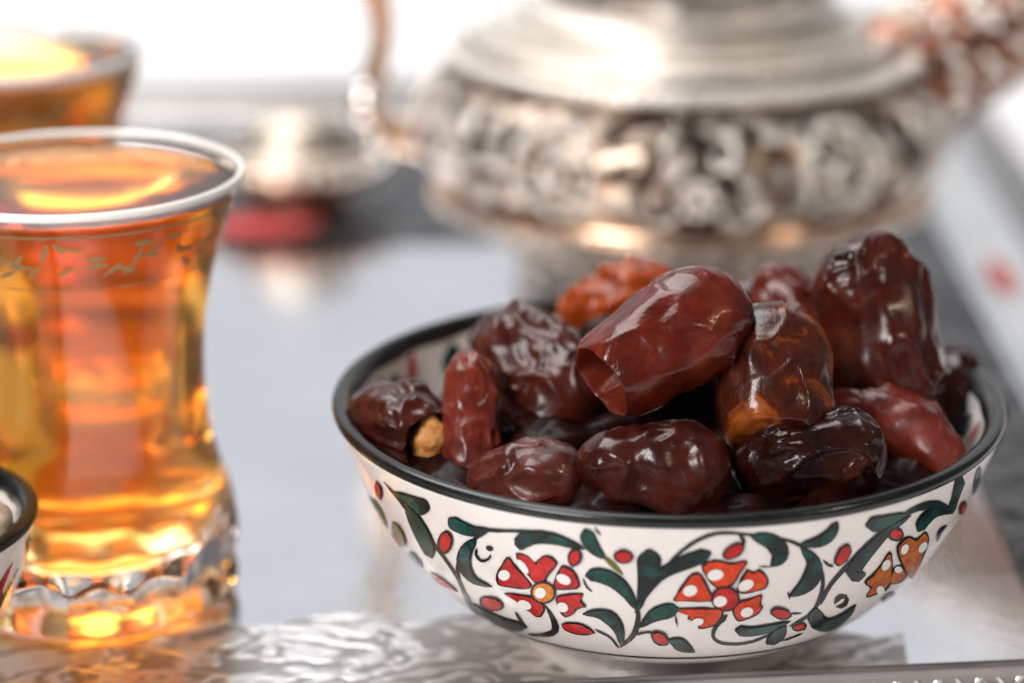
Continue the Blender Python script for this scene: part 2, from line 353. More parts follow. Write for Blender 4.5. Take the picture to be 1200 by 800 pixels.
PAINT = [
["painted_flower","red",[[[[-2.1041,36.72],[[-2.0984,39.22],[-2.0959,39.1],[-2.0942,38.59],[-2.0899,38.18],[-2.0847,37.66],[-2.0816,37.04],[-2.0764,36.49],[-2.0737,36.08],[-2.0753,35.76],[-2.0797,35.48],[-2.0894,35.2],[-2.1013,35.04],[-2.1174,34.94],[-2.1271,34.86],[-2.1358,34.83],[-2.1393,34.96],[-2.1397,35.51],[-2.1357,36.22],[-2.1288,36.98],[-2.1179,37.87],[-2.1116,38.48],[-2.104,39.09]],[[-2.0953,41.56],[-2.0905,41.32],[-2.0862,40.36],[-2.0769,39.59],[-2.0658,38.58],[-2.0596,37.34],[-2.0492,36.22],[-2.0436,35.4],[-2.0467,34.76],[-2.0552,34.21],[-2.0744,33.67],[-2.0984,33.34],[-2.1313,33.13],[-2.1515,32.96],[-2.1697,32.87],[-2.177,33.11],[-2.1776,34.23],[-2.1686,35.67],[-2.154,37.21],[-2.1316,39.01],[-2.1204,40.15],[-2.1065,41.29]]],[[-2.1042,36.67],[[-2.0998,38.93],[-2.0977,38.68],[-2.0969,38.22],[-2.0928,37.79],[-2.0889,37.37],[-2.0842,37.05],[-2.0797,36.62],[-2.0771,36.17],[-2.078,35.74],[-2.0834,35.47],[-2.091,35.35],[-2.1023,35.31],[-2.1147,35.16],[-2.1243,35.09],[-2.1312,35.01],[-2.1344,35.21],[-2.134,35.63],[-2.1322,36.12],[-2.1256,36.86],[-2.1161,37.7],[-2.1099,38.21],[-2.104,38.74]],[[-2.098,41.04],[-2.0933,40.58],[-2.0906,39.72],[-2.0817,38.89],[-2.0739,38.06],[-2.0645,37.41],[-2.0556,36.54],[-2.0504,35.64],[-2.0519,34.78],[-2.0625,34.25],[-2.0777,34.03],[-2.1002,33.95],[-2.1255,33.63],[-2.1454,33.49],[-2.1598,33.3],[-2.1663,33.7],[-2.1654,34.55],[-2.1612,35.54],[-2.1473,37.04],[-2.1278,38.72],[-2.1163,39.71],[-2.1058,40.7]]]],[[[-2.0064,40.71],[[-2.0384,41.83],[-2.0281,41.94],[-2.0191,41.73],[-2.0155,41.15],[-2.0105,41.04],[-2.0034,41.53],[-1.9948,42.09],[-1.9869,42.31],[-1.9789,42.21],[-1.9742,41.83],[-1.9722,41.52],[-1.9751,41.17],[-1.9829,40.42],[-1.9924,39.62],[-1.9993,38.83],[-2.0075,38.25],[-2.0138,38.14],[-2.0199,38.55],[-2.0261,39.26],[-2.0323,39.96],[-2.0371,40.63],[-2.039,41.21]],[[-2.0707,42.92],[-2.0498,43.15],[-2.0317,42.74],[-2.0246,41.6],[-2.0146,41.37],[-2.0005,42.34],[-1.9834,43.47],[-1.968,43.88],[-1.9525,43.68],[-1.943,42.91],[-1.9392,42.28],[-1.9445,41.58],[-1.9597,40.12],[-1.9788,38.49],[-1.9934,36.82],[-2.0102,35.66],[-2.0233,35.44],[-2.0357,36.26],[-2.0478,37.71],[-2.0589,39.19],[-2.0685,40.51],[-2.0722,41.67]]],[[-2.0062,40.68],[[-2.0337,41.72],[-2.025,41.79],[-2.0167,41.53],[-2.0126,41.06],[-2.0089,40.83],[-2.004,41.26],[-1.9979,41.71],[-1.9895,42.07],[-1.9826,41.98],[-1.9781,41.62],[-1.9767,41.41],[-1.9785,41.08],[-1.9862,40.47],[-1.9943,39.76],[-2.0006,39.07],[-2.0064,38.63],[-2.0111,38.48],[-2.0183,38.73],[-2.0232,39.48],[-2.0276,40.1],[-2.0331,40.62],[-2.0352,41.26]],[[-2.0613,42.74],[-2.0438,42.89],[-2.0271,42.38],[-2.019,41.44],[-2.0115,40.98],[-2.0019,41.84],[-1.9898,42.74],[-1.9733,43.44],[-1.9598,43.26],[-1.9508,42.53],[-1.948,42.1],[-1.9514,41.45],[-1.9664,40.25],[-1.9825,38.82],[-1.9963,37.36],[-2.0083,36.47],[-2.0177,36.17],[-2.0327,36.66],[-2.0414,38.22],[-2.0496,39.5],[-2.0606,40.53],[-2.0647,41.82]]]],[[[-1.924,38.76],[[-1.9258,40.34],[-1.9202,40.36],[-1.9148,40.26],[-1.9113,40.11],[-1.9091,39.93],[-1.9068,39.64],[-1.9046,39.36],[-1.9038,38.96],[-1.9025,38.34],[-1.9032,37.89],[-1.9093,37.45],[-1.9235,37.19],[-1.9377,37.0],[-1.9451,36.97],[-1.9475,37.01],[-1.9472,37.25],[-1.9465,37.59],[-1.9441,38.07],[-1.9395,38.77],[-1.935,39.41],[-1.9311,39.84],[-1.9284,40.16]],[[-1.9277,41.9],[-1.9168,41.94],[-1.906,41.74],[-1.8992,41.44],[-1.8947,41.09],[-1.8901,40.49],[-1.8858,39.93],[-1.884,39.15],[-1.8811,37.92],[-1.8824,37.0],[-1.8943,36.12],[-1.923,35.61],[-1.952,35.22],[-1.9673,35.15],[-1.9722,35.23],[-1.9715,35.72],[-1.9698,36.4],[-1.9647,37.37],[-1.9551,38.78],[-1.9462,40.04],[-1.9382,40.9],[-1.9329,41.55]]],[[-1.9239,38.7],[[-1.9251,40.04],[-1.9216,40.0],[-1.9172,39.9],[-1.9146,39.8],[-1.911,39.67],[-1.9093,39.44],[-1.9087,39.18],[-1.9061,38.85],[-1.9055,38.4],[-1.9061,37.99],[-1.9125,37.56],[-1.9232,37.41],[-1.9348,37.22],[-1.9418,37.15],[-1.9438,37.27],[-1.9433,37.53],[-1.9432,37.73],[-1.9401,38.24],[-1.9357,38.82],[-1.9312,39.24],[-1.9301,39.55],[-1.9278,39.84]],[[-1.9265,41.37],[-1.9195,41.28],[-1.9109,41.09],[-1.9057,40.89],[-1.8985,40.61],[-1.8951,40.15],[-1.8939,39.64],[-1.8885,39.0],[-1.8871,38.09],[-1.8882,37.27],[-1.9008,36.41],[-1.9224,36.13],[-1.9461,35.73],[-1.9604,35.59],[-1.9646,35.82],[-1.9633,36.34],[-1.9631,36.74],[-1.9565,37.77],[-1.9476,38.94],[-1.9387,39.75],[-1.9364,40.37],[-1.9319,40.96]]]],[[[-1.9197,31.9],[[-1.9444,32.65],[-1.9361,33.02],[-1.9225,33.35],[-1.9112,33.53],[-1.9017,33.62],[-1.8971,33.59],[-1.8984,33.32],[-1.9025,32.8],[-1.9015,32.39],[-1.8977,32.11],[-1.8978,31.7],[-1.9053,31.56],[-1.9134,31.22],[-1.9168,30.99],[-1.9203,30.6],[-1.9251,30.3],[-1.9327,29.94],[-1.9399,29.72],[-1.9448,30.11],[-1.9468,30.62],[-1.9471,31.43],[-1.9471,32.11]],[[-1.9691,33.37],[-1.9523,34.12],[-1.9252,34.78],[-1.903,35.15],[-1.8845,35.31],[-1.8754,35.24],[-1.878,34.71],[-1.8857,33.67],[-1.8836,32.87],[-1.8761,32.3],[-1.8761,31.49],[-1.8908,31.21],[-1.907,30.54],[-1.9137,30.07],[-1.9208,29.3],[-1.9307,28.68],[-1.9464,27.96],[-1.9614,27.51],[-1.9714,28.27],[-1.9752,29.3],[-1.9752,30.91],[-1.9749,32.29]]],[[-1.9205,31.95],[[-1.9421,32.57],[-1.9333,32.89],[-1.9229,33.04],[-1.9137,33.28],[-1.9054,33.44],[-1.901,33.42],[-1.9022,33.04],[-1.9065,32.58],[-1.9064,32.38],[-1.9026,32.03],[-1.9026,31.81],[-1.9083,31.72],[-1.9161,31.42],[-1.919,31.31],[-1.9206,30.92],[-1.9239,30.63],[-1.9308,30.34],[-1.9376,30.05],[-1.9402,30.44],[-1.9418,31.03],[-1.943,31.48],[-1.9443,32.1]],[[-1.9638,33.18],[-1.9459,33.82],[-1.9253,34.12],[-1.9071,34.59],[-1.8909,34.91],[-1.8822,34.86],[-1.8844,34.1],[-1.8927,33.2],[-1.8925,32.8],[-1.8849,32.11],[-1.8847,31.66],[-1.896,31.49],[-1.9115,30.9],[-1.9174,30.67],[-1.9206,29.88],[-1.9274,29.32],[-1.9416,28.72],[-1.9556,28.12],[-1.9608,28.91],[-1.9638,30.08],[-1.966,30.98],[-1.9683,32.23]]]],[[[-2.0848,29.47],[[-2.126,30.26],[-2.1179,30.47],[-2.1051,30.67],[-2.092,30.75],[-2.0802,30.85],[-2.0692,30.95],[-2.0605,30.76],[-2.0543,30.42],[-2.0507,29.99],[-2.0525,29.44],[-2.0575,28.85],[-2.0644,28.26],[-2.0701,27.86],[-2.0754,27.78],[-2.0804,27.7],[-2.0845,27.9],[-2.0878,28.27],[-2.0946,28.5],[-2.1015,29.04],[-2.1071,29.46],[-2.116,29.76],[-2.1233,30.01]],[[-2.1683,30.96],[-2.1513,31.43],[-2.1251,31.85],[-2.0991,32.03],[-2.076,32.21],[-2.0548,32.38],[-2.0373,32.01],[-2.0252,31.33],[-2.018,30.46],[-2.021,29.37],[-2.0304,28.2],[-2.0437,27.03],[-2.0549,26.23],[-2.0656,26.09],[-2.0757,25.92],[-2.0842,26.33],[-2.0909,27.08],[-2.1046,27.52],[-2.1187,28.59],[-2.1298,29.43],[-2.148,30.02],[-2.1629,30.48]]],[[-2.0847,29.48],[[-2.1213,30.23],[-2.1143,30.43],[-2.1017,30.46],[-2.0894,30.59],[-2.0809,30.56],[-2.0715,30.6],[-2.0656,30.51],[-2.0596,30.27],[-2.0559,29.87],[-2.057,29.4],[-2.0623,28.84],[-2.0675,28.39],[-2.0711,28.13],[-2.0772,27.96],[-2.0804,28.04],[-2.0841,28.17],[-2.0855,28.6],[-2.0902,28.86],[-2.0967,29.16],[-2.1028,29.45],[-2.1113,29.74],[-2.119,29.97]],[[-2.1586,30.92],[-2.1442,31.35],[-2.1187,31.43],[-2.0941,31.7],[-2.0773,31.64],[-2.0589,31.71],[-2.0474,31.52],[-2.0355,31.03],[-2.0281,30.22],[-2.03,29.29],[-2.0401,28.19],[-2.0501,27.29],[-2.0572,26.77],[-2.0695,26.45],[-2.076,26.61],[-2.0836,26.87],[-2.0864,27.72],[-2.0958,28.23],[-2.1089,28.83],[-2.1213,29.41],[-2.1384,29.97],[-2.1541,30.41]]]]],[[[[-2.0093,33.97],[[-1.9877,33.98],[-1.9935,33.3],[-2.0026,32.73],[-2.0133,32.4],[-2.0234,32.38],[-2.0305,32.69],[-2.0332,33.25],[-2.0312,33.94],[-2.025,34.63],[-2.0158,35.21],[-2.0054,35.54],[-1.9957,35.54],[-1.9889,35.23],[-1.9861,34.67]],[[-1.9664,33.98],[-1.9777,32.61],[-1.9964,31.44],[-2.0192,30.7],[-2.04,30.66],[-2.0536,31.33],[-2.0579,32.5],[-2.0535,33.89],[-2.0407,35.29],[-2.0223,36.43],[-2.0016,37.09],[-1.9826,37.1],[-1.9692,36.46],[-1.9635,35.34]]],[[-2.0093,33.97],[[-1.9914,33.98],[-1.9963,33.42],[-2.0038,32.96],[-2.0125,32.7],[-2.0206,32.69],[-2.0265,32.93],[-2.029,33.38],[-2.0274,33.94],[-2.0223,34.52],[-2.0146,34.98],[-2.0061,35.24],[-1.9983,35.24],[-1.9925,35.0],[-1.9901,34.55]],[[-1.9737,33.98],[-1.9832,32.85],[-1.9983,31.94],[-2.0167,31.37],[-2.0333,31.34],[-2.0446,31.86],[-2.0492,32.76],[-2.0458,33.91],[-2.0353,35.06],[-2.0199,35.98],[-2.003,36.5],[-1.9876,36.5],[-1.9763,36.01],[-1.9713,35.11]]]],"amber",[[[-2.0192,33.82],[[-2.0093,33.97],[-2.0115,33.62],[-2.0152,33.31],[-2.0198,33.11],[-2.0243,33.04],[-2.0278,33.13],[-2.0296,33.35],[-2.0293,33.67],[-2.027,34.02],[-2.0233,34.33],[-2.0187,34.54],[-2.0143,34.61],[-2.0109,34.52],[-2.0091,34.29]],[[-1.9994,34.11],[-2.0037,33.42],[-2.0111,32.8],[-2.0203,32.39],[-2.0294,32.25],[-2.0365,32.42],[-2.0401,32.87],[-2.0395,33.52],[-2.0349,34.22],[-2.0272,34.84],[-2.0182,35.25],[-2.0094,35.38],[-2.0026,35.2],[-1.999,34.75]]],[[-2.1319,36.56],[[-2.1206,36.76],[-2.1233,36.42],[-2.1277,36.1],[-2.133,35.87],[-2.1381,35.78],[-2.142,35.84],[-2.1439,36.05],[-2.1433,36.35],[-2.1405,36.7],[-2.136,37.02],[-2.1308,37.25],[-2.1258,37.34],[-2.122,37.28],[-2.1202,37.07]],[[-2.1095,36.96],[-2.1148,36.27],[-2.1235,35.64],[-2.1342,35.18],[-2.1445,34.99],[-2.1524,35.11],[-2.1561,35.52],[-2.1549,36.14],[-2.1492,36.84],[-2.1401,37.48],[-2.1297,37.94],[-2.1198,38.12],[-2.1123,37.98],[-2.1087,37.57]]],[[-1.9292,38.57],[[-1.9191,38.27],[-1.9222,38.04],[-1.9266,37.91],[-1.9316,37.91],[-1.9361,38.04],[-1.9393,38.28],[-1.9404,38.57],[-1.9393,38.87],[-1.9363,39.1],[-1.932,39.22],[-1.9271,39.22],[-1.9225,39.1],[-1.9193,38.86],[-1.9181,38.57]],[[-1.9091,37.97],[-1.915,37.5],[-1.9239,37.24],[-1.934,37.24],[-1.9431,37.5],[-1.9494,37.98],[-1.9516,38.57],[-1.9495,39.15],[-1.9437,39.6],[-1.935,39.85],[-1.9252,39.84],[-1.9162,39.59],[-1.9096,39.14],[-1.9071,38.56]]],[[-1.9554,30.86],[[-1.9474,30.62],[-1.9508,30.35],[-1.9551,30.17],[-1.9595,30.13],[-1.9631,30.24],[-1.9651,30.47],[-1.9652,30.77],[-1.9633,31.1],[-1.9599,31.37],[-1.9556,31.55],[-1.9513,31.59],[-1.9478,31.48],[-1.9457,31.25],[-1.9456,30.95]],[[-1.9394,30.38],[-1.9462,29.83],[-1.9549,29.48],[-1.9638,29.4],[-1.971,29.61],[-1.9751,30.07],[-1.9751,30.68],[-1.9713,31.33],[-1.9644,31.89],[-1.9561,32.22],[-1.9476,32.28],[-1.9404,32.09],[-1.9363,31.64],[-1.9359,31.03]]],[[-2.0959,29.36],[[-2.0853,29.12],[-2.0896,28.85],[-2.0951,28.68],[-2.1009,28.64],[-2.1056,28.74],[-2.1085,28.97],[-2.1088,29.27],[-2.1065,29.58],[-2.1022,29.86],[-2.0967,30.03],[-2.091,30.06],[-2.0864,29.96],[-2.0836,29.74],[-2.0832,29.44]],[[-2.0748,28.88],[-2.0832,28.35],[-2.0943,28.01],[-2.1059,27.93],[-2.1156,28.13],[-2.1213,28.57],[-2.1219,29.17],[-2.1172,29.81],[-2.1085,30.35],[-2.0975,30.7],[-2.0863,30.77],[-2.0771,30.56],[-2.0715,30.11],[-2.0707,29.51]]],[[-2.055,40.02],[[-2.0495,40.37],[-2.0473,40.02],[-2.0466,39.67],[-2.0476,39.39],[-2.05,39.24],[-2.0535,39.24],[-2.0573,39.4],[-2.0606,39.68],[-2.0628,40.03],[-2.0635,40.38],[-2.0625,40.65],[-2.06,40.81],[-2.0566,40.81],[-2.0529,40.65]],[[-2.0441,40.71],[-2.0396,40.01],[-2.0382,39.31],[-2.0403,38.74],[-2.0455,38.42],[-2.0525,38.42],[-2.0598,38.76],[-2.0662,39.34],[-2.0706,40.03],[-2.0719,40.73],[-2.0699,41.28],[-2.065,41.59],[-2.0581,41.58],[-2.0507,41.27]]]]]],
["painted_line","black",[[[-2.0168,30.2],[-2.0178,30.1],[-2.0189,30.1]],[[-2.0058,28.9],[-2.0134,28.6],[-2.0211,28.2]],[[-2.0002,27.4],[-2.0098,27.0],[-2.0196,26.6]],[[-1.9963,26.0],[-2.0092,25.5],[-2.0239,24.9]],[[-1.9992,24.2],[-2.0163,23.7],[-2.034,23.3]],[[-2.0161,22.1],[-2.0275,22.4],[-2.0389,22.8]],[[-2.0434,20.5],[-2.0429,21.5],[-2.0424,22.5]],[[-2.0708,19.6],[-2.0649,20.6],[-2.0593,21.7]],[[-2.1071,18.7],[-2.0955,19.8],[-2.0888,20.6]],[[-2.1445,18.0],[-2.1317,18.9],[-2.1213,19.7]],[[-2.1804,17.4],[-2.1682,18.2],[-2.1567,19.0]],[[-2.2093,17.4],[-2.2075,17.5],[-2.2056,17.6]]],None],
["painted_leaf","green",[[[-2.3618,23.6],[-2.3658,23.4],[-2.3699,23.3]],[[-2.3332,23.6],[-2.3596,22.5],[-2.3891,21.2]],[[-2.3248,23.0],[-2.3551,21.6],[-2.3897,20.2]],[[-2.3144,22.5],[-2.3481,20.9],[-2.3928,19.1]],[[-2.2998,22.3],[-2.3355,20.5],[-2.4,17.9]],[[-2.2808,22.3],[-2.3178,20.3],[-2.3925,17.2]],[[-2.2596,22.4],[-2.2974,20.2],[-2.3758,16.9]],[[-2.2378,22.6],[-2.2762,20.2],[-2.3551,16.7]],[[-2.2172,22.7],[-2.2551,20.3],[-2.3316,16.6]],[[-2.1964,22.8],[-2.2331,20.3],[-2.3042,16.7]],[[-2.1763,22.9],[-2.2111,20.4],[-2.2751,17.0]],[[-2.1792,20.9],[-2.1856,20.5],[-2.1921,20.0]]],[[[-2.364,23.3],[-2.3647,23.3],[-2.3654,23.2]],[[-2.3521,22.8],[-2.3596,22.5],[-2.3673,22.1]],[[-2.3443,22.1],[-2.3551,21.6],[-2.3665,21.2]],[[-2.3339,21.6],[-2.3481,20.9],[-2.3631,20.3]],[[-2.3184,21.3],[-2.3355,20.5],[-2.354,19.6]],[[-2.2978,21.3],[-2.3178,20.3],[-2.3452,19.0]],[[-2.2749,21.5],[-2.2974,20.2],[-2.3323,18.6]],[[-2.2519,21.7],[-2.2762,20.2],[-2.3156,18.3]],[[-2.2301,21.8],[-2.2551,20.3],[-2.296,18.2]],[[-2.2083,22.0],[-2.2331,20.3],[-2.2727,18.2]],[[-2.1866,22.1],[-2.2111,20.4],[-2.2493,18.2]],[[-2.1858,20.8],[-2.1902,20.5],[-2.1947,20.1]]]],
["painted_line","black",[[[-2.1564,26.0],[-2.1573,26.0],[-2.1581,26.0]],[[-2.1498,25.7],[-2.1563,25.4],[-2.1641,25.1]],[[-2.1488,25.1],[-2.1579,24.7],[-2.1673,24.3]],[[-2.149,24.5],[-2.1596,24.0],[-2.1706,23.5]],[[-2.1493,23.8],[-2.1613,23.3],[-2.1738,22.7]],[[-2.1499,23.1],[-2.1631,22.5],[-2.1768,21.9]],[[-2.1506,22.5],[-2.1649,21.8],[-2.1798,21.1]],[[-2.1641,21.2],[-2.1668,21.1],[-2.1695,21.0]]],None],
["painted_line","black",[[[-2.1847,46.9],[-2.1851,46.8],[-2.1855,46.7]],[[-2.16,47.5],[-2.1625,47.0],[-2.1649,46.6]],[[-2.1377,47.7],[-2.14,47.2],[-2.1423,46.7]],[[-2.1133,48.0],[-2.1151,47.5],[-2.1169,47.0]],[[-2.0868,48.3],[-2.0882,47.9],[-2.0896,47.5]],[[-2.0587,48.7],[-2.06,48.3],[-2.0613,47.9]],[[-2.0284,49.1],[-2.0296,48.6],[-2.0309,48.2]],[[-1.9966,49.4],[-1.998,49.0],[-1.9994,48.5]],[[-1.9678,49.4],[-1.9696,49.0],[-1.9715,48.6]],[[-1.9431,49.1],[-1.9454,48.7],[-1.9478,48.3]],[[-1.9206,48.7],[-1.923,48.3],[-1.9254,47.9]],[[-1.8985,48.2],[-1.9007,47.8],[-1.903,47.5]],[[-1.8771,47.6],[-1.8791,47.3],[-1.8811,47.0]],[[-1.8573,46.8],[-1.8576,46.8],[-1.8579,46.7]]],None],
["painted_leaf","green",[[[-2.0551,43.8],[-2.0504,43.9],[-2.0458,43.9]],[[-2.0678,44.9],[-2.0453,45.0],[-2.0232,45.1]],[[-2.0636,46.5],[-2.0407,45.9],[-2.0183,45.3]],[[-2.0417,48.2],[-2.0315,46.6],[-2.0216,45.0]],[[-2.0192,49.0],[-2.0172,47.2],[-2.0154,45.4]],[[-1.9984,49.4],[-2.0003,47.7],[-2.0022,45.9]],[[-1.9776,49.7],[-1.9817,48.0],[-1.9858,46.3]],[[-1.9558,49.7],[-1.9612,48.1],[-1.9667,46.5]],[[-1.935,49.6],[-1.9413,48.1],[-1.9478,46.6]],[[-1.9154,49.2],[-1.9222,47.9],[-1.9291,46.6]],[[-1.8974,48.7],[-1.9036,47.6],[-1.9099,46.4]],[[-1.8812,48.2],[-1.8865,47.3],[-1.8918,46.3]],[[-1.8666,47.6],[-1.8706,46.9],[-1.8745,46.2]],[[-1.8517,46.6],[-1.8522,46.5],[-1.8526,46.4]]],[[[-2.0529,44.1],[-2.0493,44.1],[-2.0457,44.1]],[[-2.0644,44.9],[-2.0453,45.0],[-2.0264,45.1]],[[-2.0589,46.4],[-2.0407,45.9],[-2.0229,45.4]],[[-2.0395,47.9],[-2.0315,46.6],[-2.0237,45.4]],[[-2.0187,48.6],[-2.0172,47.2],[-2.0157,45.8]],[[-1.9989,49.0],[-2.0003,47.7],[-2.0016,46.3]],[[-1.9787,49.2],[-1.9817,48.0],[-1.9847,46.7]],[[-1.9573,49.2],[-1.9612,48.1],[-1.9651,46.9]],[[-1.9369,49.1],[-1.9413,48.1],[-1.9458,47.1]],[[-1.9177,48.7],[-1.9222,47.9],[-1.9267,47.0]],[[-1.8998,48.3],[-1.9036,47.6],[-1.9075,46.9]],[[-1.8836,47.8],[-1.8865,47.3],[-1.8893,46.7]],[[-1.8689,47.2],[-1.8706,46.9],[-1.8722,46.6]],[[-1.8548,46.6],[-1.8548,46.5],[-1.8549,46.5]]]],
["painted_leaf","green",[[[-1.8432,51.5],[-1.847,51.4],[-1.8507,51.3]],[[-1.8282,51.0],[-1.845,50.5],[-1.862,50.0]],[[-1.8226,50.6],[-1.8436,49.9],[-1.865,49.2]],[[-1.8204,50.1],[-1.8418,49.3],[-1.8637,48.4]],[[-1.8188,49.7],[-1.8391,48.7],[-1.8597,47.6]],[[-1.8166,49.1],[-1.8355,48.1],[-1.8547,47.0]],[[-1.814,48.6],[-1.8311,47.5],[-1.8486,46.3]],[[-1.8112,48.0],[-1.8261,46.9],[-1.8414,45.8]],[[-1.808,47.4],[-1.8203,46.4],[-1.8329,45.3]],[[-1.804,46.7],[-1.8134,45.8],[-1.8232,44.9]],[[-1.7992,46.0],[-1.8062,45.3],[-1.8133,44.6]],[[-1.7962,44.7],[-1.797,44.6],[-1.7978,44.5]]],[[[-1.8436,51.2],[-1.8465,51.1],[-1.8493,51.1]],[[-1.8308,51.0],[-1.845,50.5],[-1.8593,50.1]],[[-1.8269,50.4],[-1.8436,49.9],[-1.8606,49.3]],[[-1.8254,49.9],[-1.8418,49.3],[-1.8585,48.6]],[[-1.8236,49.4],[-1.8391,48.7],[-1.8547,47.9]],[[-1.8213,48.9],[-1.8355,48.1],[-1.8498,47.2]],[[-1.8186,48.3],[-1.8311,47.5],[-1.8439,46.7]],[[-1.8155,47.7],[-1.8261,46.9],[-1.8369,46.1]],[[-1.8121,47.0],[-1.8203,46.4],[-1.8286,45.7]],[[-1.8079,46.3],[-1.8134,45.8],[-1.8191,45.3]],[[-1.8031,45.6],[-1.8062,45.3],[-1.8093,45.0]],[[-1.7989,44.8],[-1.799,44.8],[-1.7992,44.7]]]],
["painted_line","olive",[[[-1.8011,45.2],[-1.8017,45.1],[-1.8023,45.0]],[[-1.7931,45.2],[-1.7971,44.8],[-1.8012,44.4]],[[-1.7879,44.9],[-1.7925,44.4],[-1.7972,44.0]],[[-1.7826,44.6],[-1.7879,44.1],[-1.7932,43.6]],[[-1.7774,44.3],[-1.7832,43.8],[-1.7891,43.2]],[[-1.7723,44.0],[-1.7785,43.4],[-1.7847,42.8]],[[-1.7676,43.6],[-1.7737,43.0],[-1.7798,42.5]],[[-1.7632,43.1],[-1.7688,42.6],[-1.7745,42.1]],[[-1.759,42.6],[-1.7639,42.2],[-1.7688,41.8]],[[-1.755,42.1],[-1.7589,41.8],[-1.7628,41.4]],[[-1.751,41.6],[-1.7539,41.3],[-1.7568,41.1]],[[-1.7485,40.9],[-1.7489,40.9],[-1.7492,40.9]]],None],
["painted_line","black",[[[-1.8221,51.9],[-1.8224,51.8],[-1.8228,51.8]],[[-1.816,51.6],[-1.8182,51.4],[-1.8205,51.3]],[[-1.8118,51.2],[-1.8142,51.0],[-1.8167,50.8]],[[-1.8076,50.8],[-1.8102,50.6],[-1.8128,50.4]],[[-1.8057,50.2],[-1.8062,50.1],[-1.8067,50.1]]],None],
["painted_bud","red",[[-1.886,44.3],[[-1.8751,44.21],[-1.8787,43.66],[-1.885,43.28],[-1.8895,43.13],[-1.8937,43.15],[-1.8963,43.47],[-1.8971,43.88],[-1.8963,44.39],[-1.8925,44.98],[-1.8877,45.37],[-1.8831,45.41],[-1.8789,45.42],[-1.8761,45.19],[-1.874,44.71]],[[-1.8642,44.12],[-1.8715,43.01],[-1.8841,42.25],[-1.8931,41.95],[-1.9015,41.99],[-1.9069,42.62],[-1.9083,43.46],[-1.9067,44.46],[-1.899,45.64],[-1.8895,46.42],[-1.8803,46.49],[-1.8722,46.52],[-1.8664,46.06],[-1.8621,45.11]]],[[-1.8861,44.33],[[-1.8795,44.24],[-1.8819,43.91],[-1.8852,43.63],[-1.8884,43.44],[-1.8914,43.5],[-1.8941,43.7],[-1.8944,44.0],[-1.8926,44.39],[-1.8905,44.82],[-1.8869,45.02],[-1.8842,45.18],[-1.88,45.19],[-1.8779,44.96],[-1.8786,44.57]],[[-1.8729,44.15],[-1.8776,43.48],[-1.8842,42.92],[-1.8907,42.56],[-1.8969,42.68],[-1.9022,43.07],[-1.9027,43.67],[-1.8992,44.44],[-1.8948,45.32],[-1.8877,45.7],[-1.8823,46.03],[-1.874,46.05],[-1.8697,45.59],[-1.8712,44.81]]]],
["painted_line","black",[[[-1.8979,42.5],[-1.8987,42.5],[-1.8994,42.4]],[[-1.8941,42.3],[-1.8975,42.2],[-1.9009,42.0]],[[-1.8937,42.0],[-1.8963,41.9],[-1.8988,41.8]],[[-1.8948,41.6],[-1.8951,41.6],[-1.8954,41.6]]],None],
["painted_bud","red",[[-1.7454,45.61],[[-1.731,45.61],[-1.7326,45.3],[-1.7364,44.96],[-1.7432,44.75],[-1.7501,44.72],[-1.7561,44.92],[-1.7591,45.29],[-1.7597,45.66],[-1.7581,45.95],[-1.7537,46.24],[-1.7473,46.5],[-1.7415,46.47],[-1.7351,46.25],[-1.7323,45.9]],[[-1.7167,45.59],[-1.7197,44.98],[-1.7273,44.3],[-1.7409,43.89],[-1.7548,43.82],[-1.767,44.23],[-1.7729,44.96],[-1.7741,45.71],[-1.7709,46.27],[-1.7619,46.85],[-1.7492,47.37],[-1.7376,47.31],[-1.7249,46.87],[-1.7192,46.18]]],[[-1.7453,45.61],[[-1.735,45.62],[-1.736,45.25],[-1.7393,45.14],[-1.7437,44.99],[-1.7483,45.04],[-1.7531,45.13],[-1.7555,45.3],[-1.7555,45.65],[-1.7549,45.89],[-1.7514,46.08],[-1.7466,46.18],[-1.7417,46.19],[-1.7383,46.12],[-1.7355,45.89]],[[-1.7248,45.63],[-1.7266,44.88],[-1.7332,44.68],[-1.7422,44.38],[-1.7513,44.47],[-1.761,44.65],[-1.7657,44.99],[-1.7658,45.69],[-1.7645,46.17],[-1.7574,46.53],[-1.7479,46.74],[-1.7381,46.76],[-1.7314,46.61],[-1.7258,46.16]]]],
